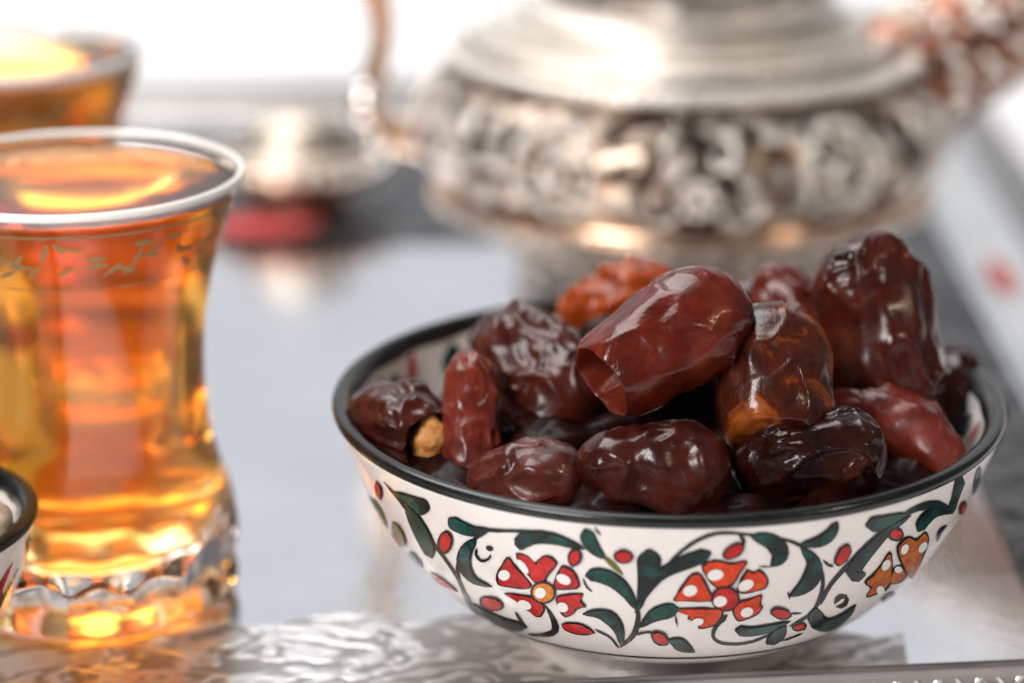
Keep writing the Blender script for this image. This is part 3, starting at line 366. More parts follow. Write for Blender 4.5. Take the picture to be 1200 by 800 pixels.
["painted_leaf","green",[[[-1.8622,40.2],[-1.8623,40.0],[-1.8624,39.7]],[[-1.8464,41.7],[-1.8469,40.2],[-1.8475,38.7]],[[-1.8331,42.2],[-1.8347,40.4],[-1.8364,38.7]],[[-1.8173,42.4],[-1.8223,40.5],[-1.8277,38.6]],[[-1.801,42.3],[-1.8093,40.4],[-1.8181,38.4]],[[-1.7851,42.0],[-1.7957,40.1],[-1.807,38.1]],[[-1.7696,41.4],[-1.7825,39.6],[-1.7961,37.8]],[[-1.7556,40.7],[-1.7702,39.0],[-1.7859,37.3]],[[-1.7431,39.7],[-1.7589,38.2],[-1.7754,36.7]],[[-1.7322,38.5],[-1.7482,37.2],[-1.7647,35.9]],[[-1.7231,37.1],[-1.7385,36.1],[-1.7542,35.1]],[[-1.7167,35.5],[-1.7301,34.8],[-1.7437,34.1]],[[-1.7121,33.9],[-1.7224,33.4],[-1.7327,32.9]],[[-1.7118,31.8],[-1.713,31.7],[-1.7143,31.7]]],[[[-1.8591,40.2],[-1.8592,40.0],[-1.8593,39.9]],[[-1.8465,41.3],[-1.8469,40.2],[-1.8472,39.1]],[[-1.8335,41.7],[-1.8347,40.4],[-1.8358,39.2]],[[-1.8185,41.9],[-1.8223,40.5],[-1.8262,39.1]],[[-1.803,41.8],[-1.8093,40.4],[-1.8158,38.9]],[[-1.7876,41.5],[-1.7957,40.1],[-1.8042,38.6]],[[-1.7726,41.0],[-1.7825,39.6],[-1.7928,38.2]],[[-1.7591,40.3],[-1.7702,39.0],[-1.782,37.7]],[[-1.747,39.3],[-1.7589,38.2],[-1.7711,37.1]],[[-1.7366,38.1],[-1.7482,37.2],[-1.76,36.3]],[[-1.7279,36.8],[-1.7385,36.1],[-1.7492,35.4]],[[-1.7218,35.3],[-1.7301,34.8],[-1.7385,34.4]],[[-1.7174,33.7],[-1.7224,33.4],[-1.7274,33.2]],[[-1.7141,32.0],[-1.7143,32.0],[-1.7146,32.0]]]],
["painted_line","black",[[[-1.8702,39.3],[-1.8707,39.2],[-1.8712,39.2]],[[-1.8649,38.5],[-1.868,38.3],[-1.8712,38.2]],[[-1.862,37.6],[-1.8652,37.5],[-1.8684,37.3]],[[-1.8577,37.0],[-1.8605,36.8],[-1.8633,36.6]],[[-1.8517,36.5],[-1.8539,36.3],[-1.8562,36.1]],[[-1.8467,35.9],[-1.847,35.8],[-1.8474,35.8]]],None],
["painted_leaf","green",[[[-1.6704,47.7],[-1.676,47.6],[-1.6816,47.5]],[[-1.6517,46.8],[-1.6752,46.5],[-1.6989,46.3]],[[-1.6431,45.9],[-1.6745,45.7],[-1.7062,45.5]],[[-1.6397,44.8],[-1.6746,44.8],[-1.7096,44.8]],[[-1.6421,43.4],[-1.6758,43.6],[-1.7095,43.8]],[[-1.6469,42.0],[-1.678,42.3],[-1.7089,42.6]],[[-1.6531,40.6],[-1.6808,41.0],[-1.7085,41.3]],[[-1.6601,39.2],[-1.6844,39.6],[-1.7086,40.0]],[[-1.6687,37.8],[-1.6891,38.2],[-1.7094,38.6]],[[-1.6774,36.4],[-1.6942,36.8],[-1.711,37.1]],[[-1.6846,35.2],[-1.6985,35.5],[-1.7124,35.7]],[[-1.6902,34.1],[-1.7018,34.3],[-1.7134,34.4]],[[-1.6951,33.1],[-1.7047,33.2],[-1.7142,33.3]],[[-1.7072,31.7],[-1.7085,31.7],[-1.7097,31.8]]],[[[-1.6711,47.4],[-1.6758,47.4],[-1.6805,47.3]],[[-1.6538,46.7],[-1.6752,46.5],[-1.6967,46.3]],[[-1.6465,45.9],[-1.6745,45.7],[-1.7027,45.5]],[[-1.6447,44.8],[-1.6746,44.8],[-1.7045,44.8]],[[-1.6474,43.5],[-1.6758,43.6],[-1.7043,43.8]],[[-1.6522,42.1],[-1.678,42.3],[-1.7037,42.6]],[[-1.6584,40.7],[-1.6808,41.0],[-1.7032,41.2]],[[-1.6654,39.3],[-1.6844,39.6],[-1.7033,39.9]],[[-1.674,37.9],[-1.6891,38.2],[-1.7042,38.5]],[[-1.6827,36.6],[-1.6942,36.8],[-1.7056,37.0]],[[-1.6901,35.3],[-1.6985,35.5],[-1.7069,35.6]],[[-1.6958,34.2],[-1.7018,34.3],[-1.7078,34.4]],[[-1.7008,33.1],[-1.7047,33.2],[-1.7086,33.2]],[[-1.7074,32.0],[-1.7077,32.0],[-1.708,32.0]]]],
["painted_line","black",[[[-1.7085,32.3],[-1.7095,32.3],[-1.7106,32.3]],[[-1.7036,31.2],[-1.7106,31.1],[-1.7177,31.1]],[[-1.7035,29.9],[-1.7117,29.9],[-1.7198,29.9]],[[-1.7044,28.6],[-1.7134,28.7],[-1.7224,28.8]],[[-1.7074,27.4],[-1.7168,27.6],[-1.7261,27.7]],[[-1.712,26.2],[-1.7212,26.5],[-1.7303,26.7]],[[-1.7187,25.0],[-1.727,25.4],[-1.7354,25.7]],[[-1.7287,23.6],[-1.7357,24.1],[-1.7426,24.6]],[[-1.7423,22.3],[-1.7475,22.9],[-1.7526,23.5]],[[-1.7591,21.2],[-1.7627,21.7],[-1.7662,22.3]],[[-1.7774,20.1],[-1.78,20.5],[-1.7826,21.0]],[[-1.798,19.2],[-1.7982,19.3],[-1.7984,19.3]]],None],
["painted_line","black",[[[-1.7991,19.2],[-1.7982,19.3],[-1.7973,19.3]],[[-1.8078,20.1],[-1.8032,20.4],[-1.7986,20.7]],[[-1.8125,21.1],[-1.808,21.4],[-1.8036,21.8]],[[-1.8185,22.1],[-1.8144,22.4],[-1.8103,22.8]],[[-1.8277,22.9],[-1.8241,23.3],[-1.8206,23.7]],[[-1.8405,23.5],[-1.8372,23.9],[-1.8341,24.3]],[[-1.8549,24.1],[-1.8518,24.5],[-1.8487,24.9]],[[-1.8664,25.0],[-1.8658,25.1],[-1.8653,25.2]]],None],
["painted_leaf","green",[[[-1.8952,29.4],[-1.8954,29.3],[-1.8956,29.2]],[[-1.8739,30.6],[-1.8752,29.8],[-1.8766,28.9]],[[-1.8563,31.2],[-1.859,30.1],[-1.8619,28.9]],[[-1.8373,31.6],[-1.843,30.1],[-1.8489,28.7]],[[-1.8167,31.7],[-1.8261,30.0],[-1.836,28.2]],[[-1.7957,31.5],[-1.8102,29.5],[-1.8254,27.5]],[[-1.7787,30.5],[-1.7977,28.8],[-1.8176,27.0]],[[-1.7673,29.0],[-1.7877,27.7],[-1.8091,26.3]],[[-1.7609,27.2],[-1.7806,26.3],[-1.8009,25.4]],[[-1.7606,25.0],[-1.7781,24.5],[-1.796,24.0]],[[-1.7678,22.5],[-1.7806,22.3],[-1.7937,22.0]],[[-1.7829,19.6],[-1.7843,19.6],[-1.7856,19.6]]],[[[-1.8917,29.4],[-1.8917,29.4],[-1.8918,29.4]],[[-1.8747,30.1],[-1.8752,29.8],[-1.8758,29.4]],[[-1.8576,30.7],[-1.859,30.1],[-1.8605,29.5]],[[-1.8395,31.0],[-1.843,30.1],[-1.8466,29.3]],[[-1.8196,31.2],[-1.8261,30.0],[-1.8328,28.7]],[[-1.7995,31.0],[-1.8102,29.5],[-1.8213,28.1]],[[-1.7834,30.1],[-1.7977,28.8],[-1.8124,27.4]],[[-1.7729,28.6],[-1.7877,27.7],[-1.8031,26.7]],[[-1.7671,26.9],[-1.7806,26.3],[-1.7943,25.7]],[[-1.7671,24.9],[-1.7781,24.5],[-1.7892,24.2]],[[-1.7743,22.4],[-1.7806,22.3],[-1.7871,22.1]],[[-1.7835,20.0],[-1.7838,20.0],[-1.784,20.0]]]],
["painted_leaf","red",[[[-1.9827,25.4],[-1.9847,25.1],[-1.9868,24.9]],[[-1.9637,26.2],[-1.9743,25.0],[-1.9877,23.5]],[[-1.9547,26.4],[-1.9672,24.8],[-1.9831,23.1]],[[-1.9457,26.5],[-1.9583,24.7],[-1.9747,22.8]],[[-1.9344,26.6],[-1.9469,24.7],[-1.9637,22.5]],[[-1.9209,26.7],[-1.934,24.7],[-1.9514,22.3]],[[-1.9066,26.6],[-1.9201,24.6],[-1.9375,22.3]],[[-1.8927,26.2],[-1.905,24.4],[-1.92,22.4]],[[-1.879,25.6],[-1.889,24.2],[-1.8997,22.7]],[[-1.8685,24.0],[-1.8696,23.8],[-1.8707,23.7]]],[[[-1.9806,25.2],[-1.9815,25.1],[-1.9824,25.0]],[[-1.9677,25.7],[-1.9743,25.0],[-1.9818,24.2]],[[-1.959,25.8],[-1.9672,24.8],[-1.9766,23.8]],[[-1.9495,25.9],[-1.9583,24.7],[-1.9687,23.5]],[[-1.9378,26.1],[-1.9469,24.7],[-1.9581,23.2]],[[-1.9243,26.2],[-1.934,24.7],[-1.946,23.0]],[[-1.9101,26.1],[-1.9201,24.6],[-1.9321,23.0]],[[-1.8963,25.6],[-1.905,24.4],[-1.9146,23.1]],[[-1.8835,24.9],[-1.889,24.2],[-1.8946,23.4]],[[-1.8726,23.9],[-1.8729,23.9],[-1.8733,23.8]]]],
["painted_bud","red",[[-1.6406,23.84],[[-1.6254,22.85],[-1.6281,22.58],[-1.635,22.54],[-1.643,22.5],[-1.6516,23.06],[-1.6549,23.7],[-1.6573,24.26],[-1.6565,24.77],[-1.6514,25.18],[-1.6465,25.23],[-1.6379,25.02],[-1.6304,24.65],[-1.6262,23.97],[-1.6233,23.44]],[[-1.6096,21.84],[-1.6151,21.31],[-1.6291,21.22],[-1.6456,21.15],[-1.6629,22.27],[-1.6693,23.54],[-1.6737,24.67],[-1.672,25.65],[-1.6618,26.35],[-1.6522,26.43],[-1.6353,26.08],[-1.6204,25.46],[-1.6119,24.09],[-1.6058,23.02]]],[[-1.6397,23.84],[[-1.6276,23.09],[-1.6303,22.91],[-1.6355,22.9],[-1.6416,23.03],[-1.6459,23.19],[-1.6506,23.72],[-1.6523,24.26],[-1.6517,24.64],[-1.6483,24.76],[-1.6439,24.89],[-1.6379,24.66],[-1.6335,24.33],[-1.6301,23.93],[-1.6267,23.48]],[[-1.6151,22.32],[-1.6205,21.98],[-1.6311,21.94],[-1.6435,22.21],[-1.6522,22.53],[-1.6615,23.6],[-1.6646,24.67],[-1.6634,25.43],[-1.6565,25.64],[-1.6479,25.86],[-1.6361,25.48],[-1.6273,24.82],[-1.6204,24.0],[-1.6134,23.1]]]],
["painted_line","black",[[[-1.7264,24.5],[-1.7262,24.4],[-1.7261,24.3]],[[-1.714,25.3],[-1.7133,24.9],[-1.7126,24.5]],[[-1.7012,25.7],[-1.7006,25.3],[-1.7001,24.9]],[[-1.6885,25.9],[-1.6883,25.6],[-1.6881,25.2]],[[-1.6762,26.0],[-1.6761,25.7],[-1.6762,25.3]],[[-1.6641,25.8],[-1.6641,25.8],[-1.6641,25.7]]],None],
["painted_leaf","green",[[[-1.6134,23.6],[-1.6138,23.5],[-1.6142,23.4]],[[-1.5964,24.2],[-1.6,23.0],[-1.6037,21.8]],[[-1.5845,24.3],[-1.5896,22.6],[-1.5949,20.9]],[[-1.5722,24.3],[-1.5787,22.2],[-1.5858,20.0]],[[-1.5594,24.0],[-1.567,21.7],[-1.5751,19.3]],[[-1.5466,23.1],[-1.554,21.1],[-1.5614,18.8]],[[-1.534,22.0],[-1.5399,20.4],[-1.5452,18.5]],[[-1.5213,20.7],[-1.5251,19.6],[-1.5277,18.3]],[[-1.5045,18.6],[-1.5047,18.5],[-1.5049,18.3]]],[[[-1.6103,23.4],[-1.6104,23.4],[-1.6105,23.4]],[[-1.5981,23.6],[-1.6,23.0],[-1.6019,22.4]],[[-1.5862,23.7],[-1.5896,22.6],[-1.593,21.5]],[[-1.574,23.7],[-1.5787,22.2],[-1.5837,20.6]],[[-1.5613,23.4],[-1.567,21.7],[-1.573,20.0]],[[-1.5486,22.6],[-1.554,21.1],[-1.5596,19.6]],[[-1.536,21.4],[-1.5399,20.4],[-1.5437,19.2]],[[-1.5231,20.2],[-1.5251,19.6],[-1.5265,18.9]],[[-1.509,18.8],[-1.509,18.7],[-1.509,18.7]]]],
["painted_flower","orange",[[[[-1.5405,37.68],[[-1.5383,40.02],[-1.5338,39.76],[-1.5298,39.39],[-1.5245,38.71],[-1.5197,37.94],[-1.5148,37.23],[-1.5113,36.72],[-1.5105,36.33],[-1.5119,36.15],[-1.5185,36.12],[-1.531,36.07],[-1.5451,36.15],[-1.5579,36.2],[-1.5676,36.13],[-1.5711,36.31],[-1.5713,36.54],[-1.5679,36.98],[-1.5635,37.92],[-1.5577,38.71],[-1.5531,39.35],[-1.5471,39.85],[-1.5426,39.95]],[[-1.536,42.27],[-1.5271,41.75],[-1.5191,41.01],[-1.5085,39.69],[-1.4989,38.18],[-1.4888,36.76],[-1.4814,35.71],[-1.4796,34.95],[-1.4824,34.58],[-1.4956,34.53],[-1.5211,34.44],[-1.5499,34.61],[-1.5757,34.7],[-1.5955,34.55],[-1.6024,34.89],[-1.6027,35.35],[-1.5955,36.25],[-1.5865,38.15],[-1.5745,39.68],[-1.5651,40.94],[-1.5533,41.93],[-1.5445,42.13]]],[[-1.5407,37.65],[[-1.5384,39.7],[-1.5342,39.46],[-1.5318,39.08],[-1.5279,38.54],[-1.5237,37.89],[-1.5192,37.3],[-1.5146,36.79],[-1.5136,36.43],[-1.5162,36.33],[-1.5211,36.29],[-1.532,36.25],[-1.5441,36.41],[-1.5552,36.32],[-1.5654,36.28],[-1.5687,36.49],[-1.5683,36.62],[-1.5649,37.11],[-1.5593,37.84],[-1.5549,38.56],[-1.5504,39.05],[-1.5468,39.55],[-1.543,39.63]],[[-1.5359,41.66],[-1.5276,41.2],[-1.5228,40.44],[-1.5152,39.4],[-1.5068,38.12],[-1.4975,36.93],[-1.4879,35.9],[-1.4858,35.17],[-1.4909,34.98],[-1.5009,34.92],[-1.5231,34.85],[-1.5477,35.16],[-1.57,34.98],[-1.5907,34.89],[-1.5973,35.31],[-1.5965,35.56],[-1.5894,36.54],[-1.5778,38.02],[-1.5687,39.44],[-1.5597,40.37],[-1.5525,41.37],[-1.5451,41.53]]]],[[[-1.4568,41.85],[[-1.4929,42.85],[-1.4861,43.23],[-1.4752,43.54],[-1.4655,43.44],[-1.4535,43.13],[-1.4434,43.06],[-1.4348,43.25],[-1.4292,43.23],[-1.4267,43.09],[-1.4271,42.72],[-1.4305,42.12],[-1.4351,41.52],[-1.4382,40.76],[-1.443,40.19],[-1.4493,39.97],[-1.4585,39.85],[-1.4644,39.92],[-1.4682,40.06],[-1.4738,40.35],[-1.4787,40.75],[-1.4837,41.34],[-1.4904,42.13]],[[-1.5282,43.8],[-1.5147,44.58],[-1.4931,45.21],[-1.474,45.01],[-1.4503,44.41],[-1.4303,44.27],[-1.4132,44.63],[-1.4019,44.58],[-1.3968,44.3],[-1.3975,43.55],[-1.4041,42.37],[-1.4132,41.18],[-1.4192,39.65],[-1.4285,38.49],[-1.4412,38.03],[-1.4598,37.76],[-1.4718,37.92],[-1.4797,38.21],[-1.4911,38.83],[-1.5009,39.62],[-1.5106,40.81],[-1.5236,42.38]]],[[-1.457,41.85],[[-1.4896,42.67],[-1.4829,43.17],[-1.4729,43.23],[-1.4641,43.17],[-1.4545,42.9],[-1.4455,42.83],[-1.4377,43.07],[-1.4324,43.17],[-1.4297,42.95],[-1.4304,42.6],[-1.4347,42.13],[-1.4391,41.51],[-1.4413,40.96],[-1.4453,40.5],[-1.4506,40.3],[-1.458,40.15],[-1.4628,40.15],[-1.4668,40.25],[-1.4713,40.51],[-1.4764,40.91],[-1.4809,41.35],[-1.487,42.11]],[[-1.5216,43.46],[-1.5081,44.46],[-1.4884,44.6],[-1.471,44.48],[-1.4521,43.93],[-1.4341,43.79],[-1.4186,44.27],[-1.408,44.46],[-1.4025,44.02],[-1.4039,43.33],[-1.4123,42.39],[-1.421,41.15],[-1.4253,40.06],[-1.4333,39.14],[-1.4438,38.73],[-1.4588,38.4],[-1.4685,38.41],[-1.4767,38.61],[-1.4858,39.15],[-1.496,39.96],[-1.5048,40.82],[-1.5166,42.34]]]],[[[-1.372,39.48],[[-1.3836,40.97],[-1.3793,40.84],[-1.3737,40.61],[-1.3698,40.61],[-1.3663,40.84],[-1.3626,40.78],[-1.3561,40.4],[-1.3502,39.78],[-1.3471,39.36],[-1.3459,38.85],[-1.3475,38.33],[-1.3532,38.09],[-1.362,37.98],[-1.3702,37.83],[-1.3815,37.77],[-1.3888,37.96],[-1.3923,38.16],[-1.3942,38.54],[-1.392,39.1],[-1.3909,39.99],[-1.3867,40.47],[-1.3856,40.77]],[[-1.3949,42.45],[-1.3863,42.2],[-1.3753,41.73],[-1.3675,41.73],[-1.3606,42.2],[-1.3532,42.08],[-1.3403,41.31],[-1.3283,40.07],[-1.3218,39.22],[-1.3188,38.16],[-1.3218,37.13],[-1.3333,36.64],[-1.3512,36.45],[-1.368,36.13],[-1.3909,36.01],[-1.4056,36.39],[-1.4126,36.8],[-1.4162,37.54],[-1.4117,38.69],[-1.4095,40.48],[-1.4011,41.44],[-1.3989,42.04]]],[[-1.3719,39.39],[[-1.382,40.62],[-1.3775,40.51],[-1.3731,40.28],[-1.3701,40.33],[-1.3671,40.5],[-1.3645,40.49],[-1.3578,40.14],[-1.3526,39.71],[-1.3502,39.32],[-1.3495,38.83],[-1.3516,38.42],[-1.3573,38.3],[-1.3633,38.11],[-1.3711,38.08],[-1.3804,38.05],[-1.3867,38.06],[-1.3893,38.23],[-1.3908,38.5],[-1.3898,39.21],[-1.3859,39.77],[-1.3835,40.24],[-1.3826,40.45]],[[-1.3918,41.84],[-1.3831,41.63],[-1.3742,41.16],[-1.3683,41.26],[-1.3624,41.61],[-1.3572,41.58],[-1.3437,40.89],[-1.3332,40.02],[-1.3283,39.23],[-1.3265,38.22],[-1.3305,37.39],[-1.342,37.18],[-1.3542,36.8],[-1.37,36.73],[-1.3888,36.68],[-1.4016,36.7],[-1.4067,37.04],[-1.4097,37.58],[-1.4077,39.02],[-1.3998,40.13],[-1.395,41.09],[-1.3931,41.51]]]],[[[-1.3627,32.03],[[-1.3856,33.11],[-1.3771,33.33],[-1.3646,33.48],[-1.355,33.65],[-1.3475,33.84],[-1.3449,33.6],[-1.3445,32.85],[-1.3428,32.27],[-1.34,32.24],[-1.3389,31.96],[-1.3401,31.53],[-1.3429,31.05],[-1.3479,30.76],[-1.3561,30.47],[-1.3626,30.32],[-1.3694,30.19],[-1.3738,30.2],[-1.3787,30.49],[-1.3832,30.95],[-1.3895,31.86],[-1.3932,32.48],[-1.3896,32.8]],[[-1.4078,34.16],[-1.3911,34.61],[-1.3664,34.93],[-1.3474,35.26],[-1.3328,35.63],[-1.3275,35.15],[-1.3264,33.66],[-1.3228,32.5],[-1.3171,32.43],[-1.3146,31.86],[-1.3169,31.02],[-1.3224,30.05],[-1.3324,29.47],[-1.3492,28.9],[-1.3624,28.59],[-1.3763,28.33],[-1.3852,28.35],[-1.3952,28.93],[-1.4039,29.86],[-1.4161,31.67],[-1.4231,32.9],[-1.4159,33.54]]],[[-1.3631,32.03],[[-1.3808,32.87],[-1.3737,33.03],[-1.3647,33.16],[-1.3567,33.44],[-1.3496,33.66],[-1.3474,33.39],[-1.3485,32.69],[-1.3463,32.21],[-1.3438,32.21],[-1.3431,31.96],[-1.3445,31.6],[-1.3481,31.27],[-1.3515,31.03],[-1.3577,30.91],[-1.3633,30.64],[-1.3685,30.51],[-1.3732,30.55],[-1.376,30.63],[-1.3811,31.11],[-1.386,31.89],[-1.3875,32.38],[-1.3865,32.69]],[[-1.3981,33.69],[-1.3841,34.01],[-1.3663,34.29],[-1.3505,34.84],[-1.3364,35.28],[-1.332,34.72],[-1.334,33.33],[-1.3294,32.37],[-1.3244,32.38],[-1.3228,31.86],[-1.3255,31.15],[-1.3326,30.49],[-1.3396,30.01],[-1.352,29.78],[-1.3635,29.23],[-1.3741,28.97],[-1.3836,29.05],[-1.3893,29.22],[-1.3994,30.18],[-1.4087,31.72],[-1.4116,32.71],[-1.4093,33.32]]]],[[[-1.5171,30.43],[[-1.5536,31.73],[-1.5426,31.78],[-1.5267,31.8],[-1.5103,31.83],[-1.4967,31.61],[-1.485,31.63],[-1.4787,31.44],[-1.4787,30.41],[-1.4849,29.35],[-1.492,28.88],[-1.5018,28.64],[-1.5104,28.55],[-1.5165,28.67],[-1.5123,29.15],[-1.5095,29.58],[-1.5231,29.71],[-1.5357,30.03],[-1.5351,30.36],[-1.5346,30.65],[-1.5406,30.9],[-1.5486,31.03],[-1.5553,31.41]],[[-1.5887,32.89],[-1.567,33.01],[-1.5356,33.08],[-1.5033,33.12],[-1.4765,32.71],[-1.453,32.73],[-1.4406,32.36],[-1.4399,30.33],[-1.4516,28.23],[-1.4657,27.3],[-1.4858,26.84],[-1.5035,26.66],[-1.5159,26.9],[-1.5073,27.86],[-1.5017,28.73],[-1.5292,28.98],[-1.5544,29.62],[-1.5531,30.28],[-1.552,30.86],[-1.5637,31.34],[-1.5795,31.58],[-1.5924,32.3]]],[[-1.5166,30.46],[[-1.5514,31.64],[-1.5385,31.61],[-1.5237,31.55],[-1.511,31.52],[-1.4989,31.47],[-1.488,31.48],[-1.4818,31.36],[-1.4829,30.45],[-1.4885,29.45],[-1.4959,29.09],[-1.5039,28.92],[-1.5108,28.94],[-1.5155,29.08],[-1.5126,29.43],[-1.511,29.76],[-1.5208,30.04],[-1.5308,30.03],[-1.5318,30.39],[-1.5315,30.61],[-1.5377,30.76],[-1.5458,31.02],[-1.55,31.33]],[[-1.5849,32.72],[-1.5596,32.68],[-1.5304,32.59],[-1.5053,32.52],[-1.4814,32.43],[-1.4596,32.42],[-1.4473,32.19],[-1.4489,30.39],[-1.4595,28.4],[-1.4743,27.7],[-1.4907,27.36],[-1.5048,27.42],[-1.5143,27.68],[-1.5085,28.39],[-1.5053,29.05],[-1.525,29.63],[-1.5452,29.59],[-1.547,30.31],[-1.5463,30.75],[-1.5585,31.04],[-1.5744,31.54],[-1.5824,32.15]]]]],[[[[-1.4447,35.22],[[-1.4218,35.11],[-1.4223,34.38],[-1.4273,33.8],[-1.4359,33.5],[-1.4464,33.54],[-1.4564,33.93],[-1.4638,34.57],[-1.4673,35.32],[-1.4665,36.05],[-1.4615,36.63],[-1.4532,36.94],[-1.443,36.89],[-1.4332,36.51],[-1.4257,35.87]],[[-1.3987,34.98],[-1.3994,33.51],[-1.4093,32.35],[-1.4266,31.73],[-1.448,31.85],[-1.4683,32.63],[-1.483,33.89],[-1.4898,35.39],[-1.4879,36.86],[-1.4779,38.02],[-1.4614,38.64],[-1.4414,38.55],[-1.422,37.78],[-1.4068,36.5]]],[[-1.4447,35.22],[[-1.4253,35.13],[-1.4258,34.51],[-1.4301,34.03],[-1.4374,33.79],[-1.4461,33.83],[-1.4544,34.14],[-1.4608,34.67],[-1.4639,35.3],[-1.4632,35.92],[-1.4588,36.4],[-1.4517,36.65],[-1.4433,36.61],[-1.4351,36.3],[-1.4286,35.77]],[[-1.4057,35.02],[-1.4065,33.78],[-1.4152,32.82],[-1.4299,32.35],[-1.4475,32.43],[-1.4644,33.05],[-1.4771,34.1],[-1.483,35.37],[-1.4814,36.61],[-1.4726,37.57],[-1.4586,38.06],[-1.442,37.99],[-1.4256,37.37],[-1.4126,36.3]]]],"red",[[[-1.4601,34.72],[[-1.45,34.84],[-1.4497,34.52],[-1.4515,34.24],[-1.4551,34.05],[-1.4596,34.0],[-1.4642,34.09],[-1.468,34.3],[-1.4702,34.6],[-1.4704,34.92],[-1.4685,35.2],[-1.465,35.39],[-1.4605,35.44],[-1.456,35.35],[-1.4522,35.13]],[[-1.4398,34.95],[-1.4393,34.31],[-1.4429,33.75],[-1.45,33.38],[-1.4591,33.28],[-1.4684,33.46],[-1.476,33.88],[-1.4803,34.48],[-1.4806,35.12],[-1.4768,35.68],[-1.4699,36.05],[-1.461,36.16],[-1.4519,35.98],[-1.4443,35.55]]],[[-1.5543,37.77],[[-1.5442,38.01],[-1.544,37.68],[-1.5458,37.37],[-1.5493,37.13],[-1.5538,37.02],[-1.5584,37.06],[-1.5622,37.24],[-1.5644,37.53],[-1.5646,37.86],[-1.5627,38.17],[-1.5592,38.41],[-1.5548,38.52],[-1.5502,38.48],[-1.5464,38.3]],[[-1.5342,38.25],[-1.5336,37.58],[-1.5372,36.96],[-1.5442,36.49],[-1.5533,36.28],[-1.5626,36.35],[-1.5702,36.71],[-1.5745,37.28],[-1.5748,37.94],[-1.5711,38.57],[-1.5641,39.04],[-1.5552,39.25],[-1.5462,39.17],[-1.5387,38.82]]],[[-1.4854,41.59],[[-1.474,41.73],[-1.4741,41.42],[-1.4765,41.15],[-1.4806,40.96],[-1.4856,40.9],[-1.4906,40.97],[-1.4946,41.17],[-1.4967,41.45],[-1.4965,41.76],[-1.4942,42.04],[-1.4901,42.23],[-1.4851,42.29],[-1.4801,42.21],[-1.4762,42.02]],[[-1.4627,41.87],[-1.4628,41.25],[-1.4675,40.69],[-1.4757,40.32],[-1.4859,40.2],[-1.4959,40.35],[-1.5038,40.74],[-1.508,41.3],[-1.5077,41.92],[-1.5029,42.48],[-1.4948,42.86],[-1.4848,42.99],[-1.4749,42.83],[-1.467,42.43]]],[[-1.3907,38.6],[[-1.3806,38.98],[-1.3794,38.66],[-1.3805,38.33],[-1.3836,38.05],[-1.3882,37.88],[-1.3932,37.85],[-1.3977,37.97],[-1.4008,38.21],[-1.4019,38.53],[-1.4008,38.86],[-1.3976,39.13],[-1.3931,39.29],[-1.3881,39.32],[-1.3836,39.21]],[[-1.3703,39.34],[-1.3681,38.72],[-1.3702,38.06],[-1.3764,37.51],[-1.3856,37.17],[-1.3957,37.11],[-1.4048,37.34],[-1.411,37.82],[-1.4131,38.45],[-1.4108,39.11],[-1.4043,39.63],[-1.3952,39.96],[-1.3852,40.02],[-1.3764,39.79]]],[[-1.367,31.29],[[-1.3581,31.54],[-1.3567,31.22],[-1.3574,30.91],[-1.36,30.68],[-1.364,30.57],[-1.3686,30.6],[-1.3729,30.77],[-1.3759,31.04],[-1.3772,31.36],[-1.3764,31.66],[-1.3738,31.9],[-1.3699,32.01],[-1.3654,31.98],[-1.3612,31.81]],[[-1.3491,31.78],[-1.3464,31.14],[-1.3477,30.53],[-1.3529,30.07],[-1.361,29.85],[-1.3703,29.91],[-1.3789,30.25],[-1.3849,30.79],[-1.3874,31.42],[-1.3858,32.03],[-1.3802,32.46],[-1.3721,32.66],[-1.3632,32.61],[-1.3551,32.3]]],[[-1.5207,29.22],[[-1.5115,29.36],[-1.5115,29.11],[-1.5134,28.89],[-1.5168,28.74],[-1.521,28.68],[-1.5251,28.73],[-1.5283,28.87],[-1.53,29.09],[-1.5299,29.33],[-1.528,29.55],[-1.5246,29.71],[-1.5205,29.77],[-1.5164,29.72],[-1.5132,29.57]],[[-1.5022,29.49],[-1.5023,29.0],[-1.5061,28.56],[-1.5128,28.25],[-1.5212,28.13],[-1.5295,28.22],[-1.536,28.52],[-1.5393,28.95],[-1.539,29.43],[-1.5351,29.88],[-1.5284,30.19],[-1.5203,30.32],[-1.5122,30.22],[-1.5057,29.92]]]]]],
["painted_bud","red",[[-1.4414,47.09],[[-1.4274,47.76],[-1.4261,47.42],[-1.4274,46.99],[-1.4316,46.49],[-1.4387,46.18],[-1.446,46.07],[-1.4519,46.15],[-1.4564,46.46],[-1.4568,46.75],[-1.4546,47.26],[-1.4506,47.63],[-1.4436,47.99],[-1.4372,48.15],[-1.4304,47.93]],[[-1.4135,48.42],[-1.4109,47.74],[-1.4134,46.89],[-1.4218,45.89],[-1.4358,45.26],[-1.4505,45.01],[-1.4625,45.18],[-1.4715,45.82],[-1.4723,46.4],[-1.4679,47.43],[-1.4598,48.16],[-1.4458,48.88],[-1.4331,49.21],[-1.4196,48.76]]],[[-1.4412,47.11],[[-1.4299,47.63],[-1.4292,47.32],[-1.4309,47.03],[-1.4352,46.73],[-1.4391,46.44],[-1.4449,46.33],[-1.4493,46.39],[-1.4527,46.62],[-1.4534,46.81],[-1.4517,47.21],[-1.4471,47.57],[-1.4426,47.75],[-1.4374,47.83],[-1.4329,47.84]],[[-1.4186,48.15],[-1.4173,47.52],[-1.4205,46.95],[-1.4292,46.35],[-1.437,45.77],[-1.4485,45.53],[-1.4575,45.66],[-1.4643,46.12],[-1.4656,46.51],[-1.4622,47.32],[-1.4531,48.02],[-1.444,48.38],[-1.4337,48.56],[-1.4247,48.57]]]],
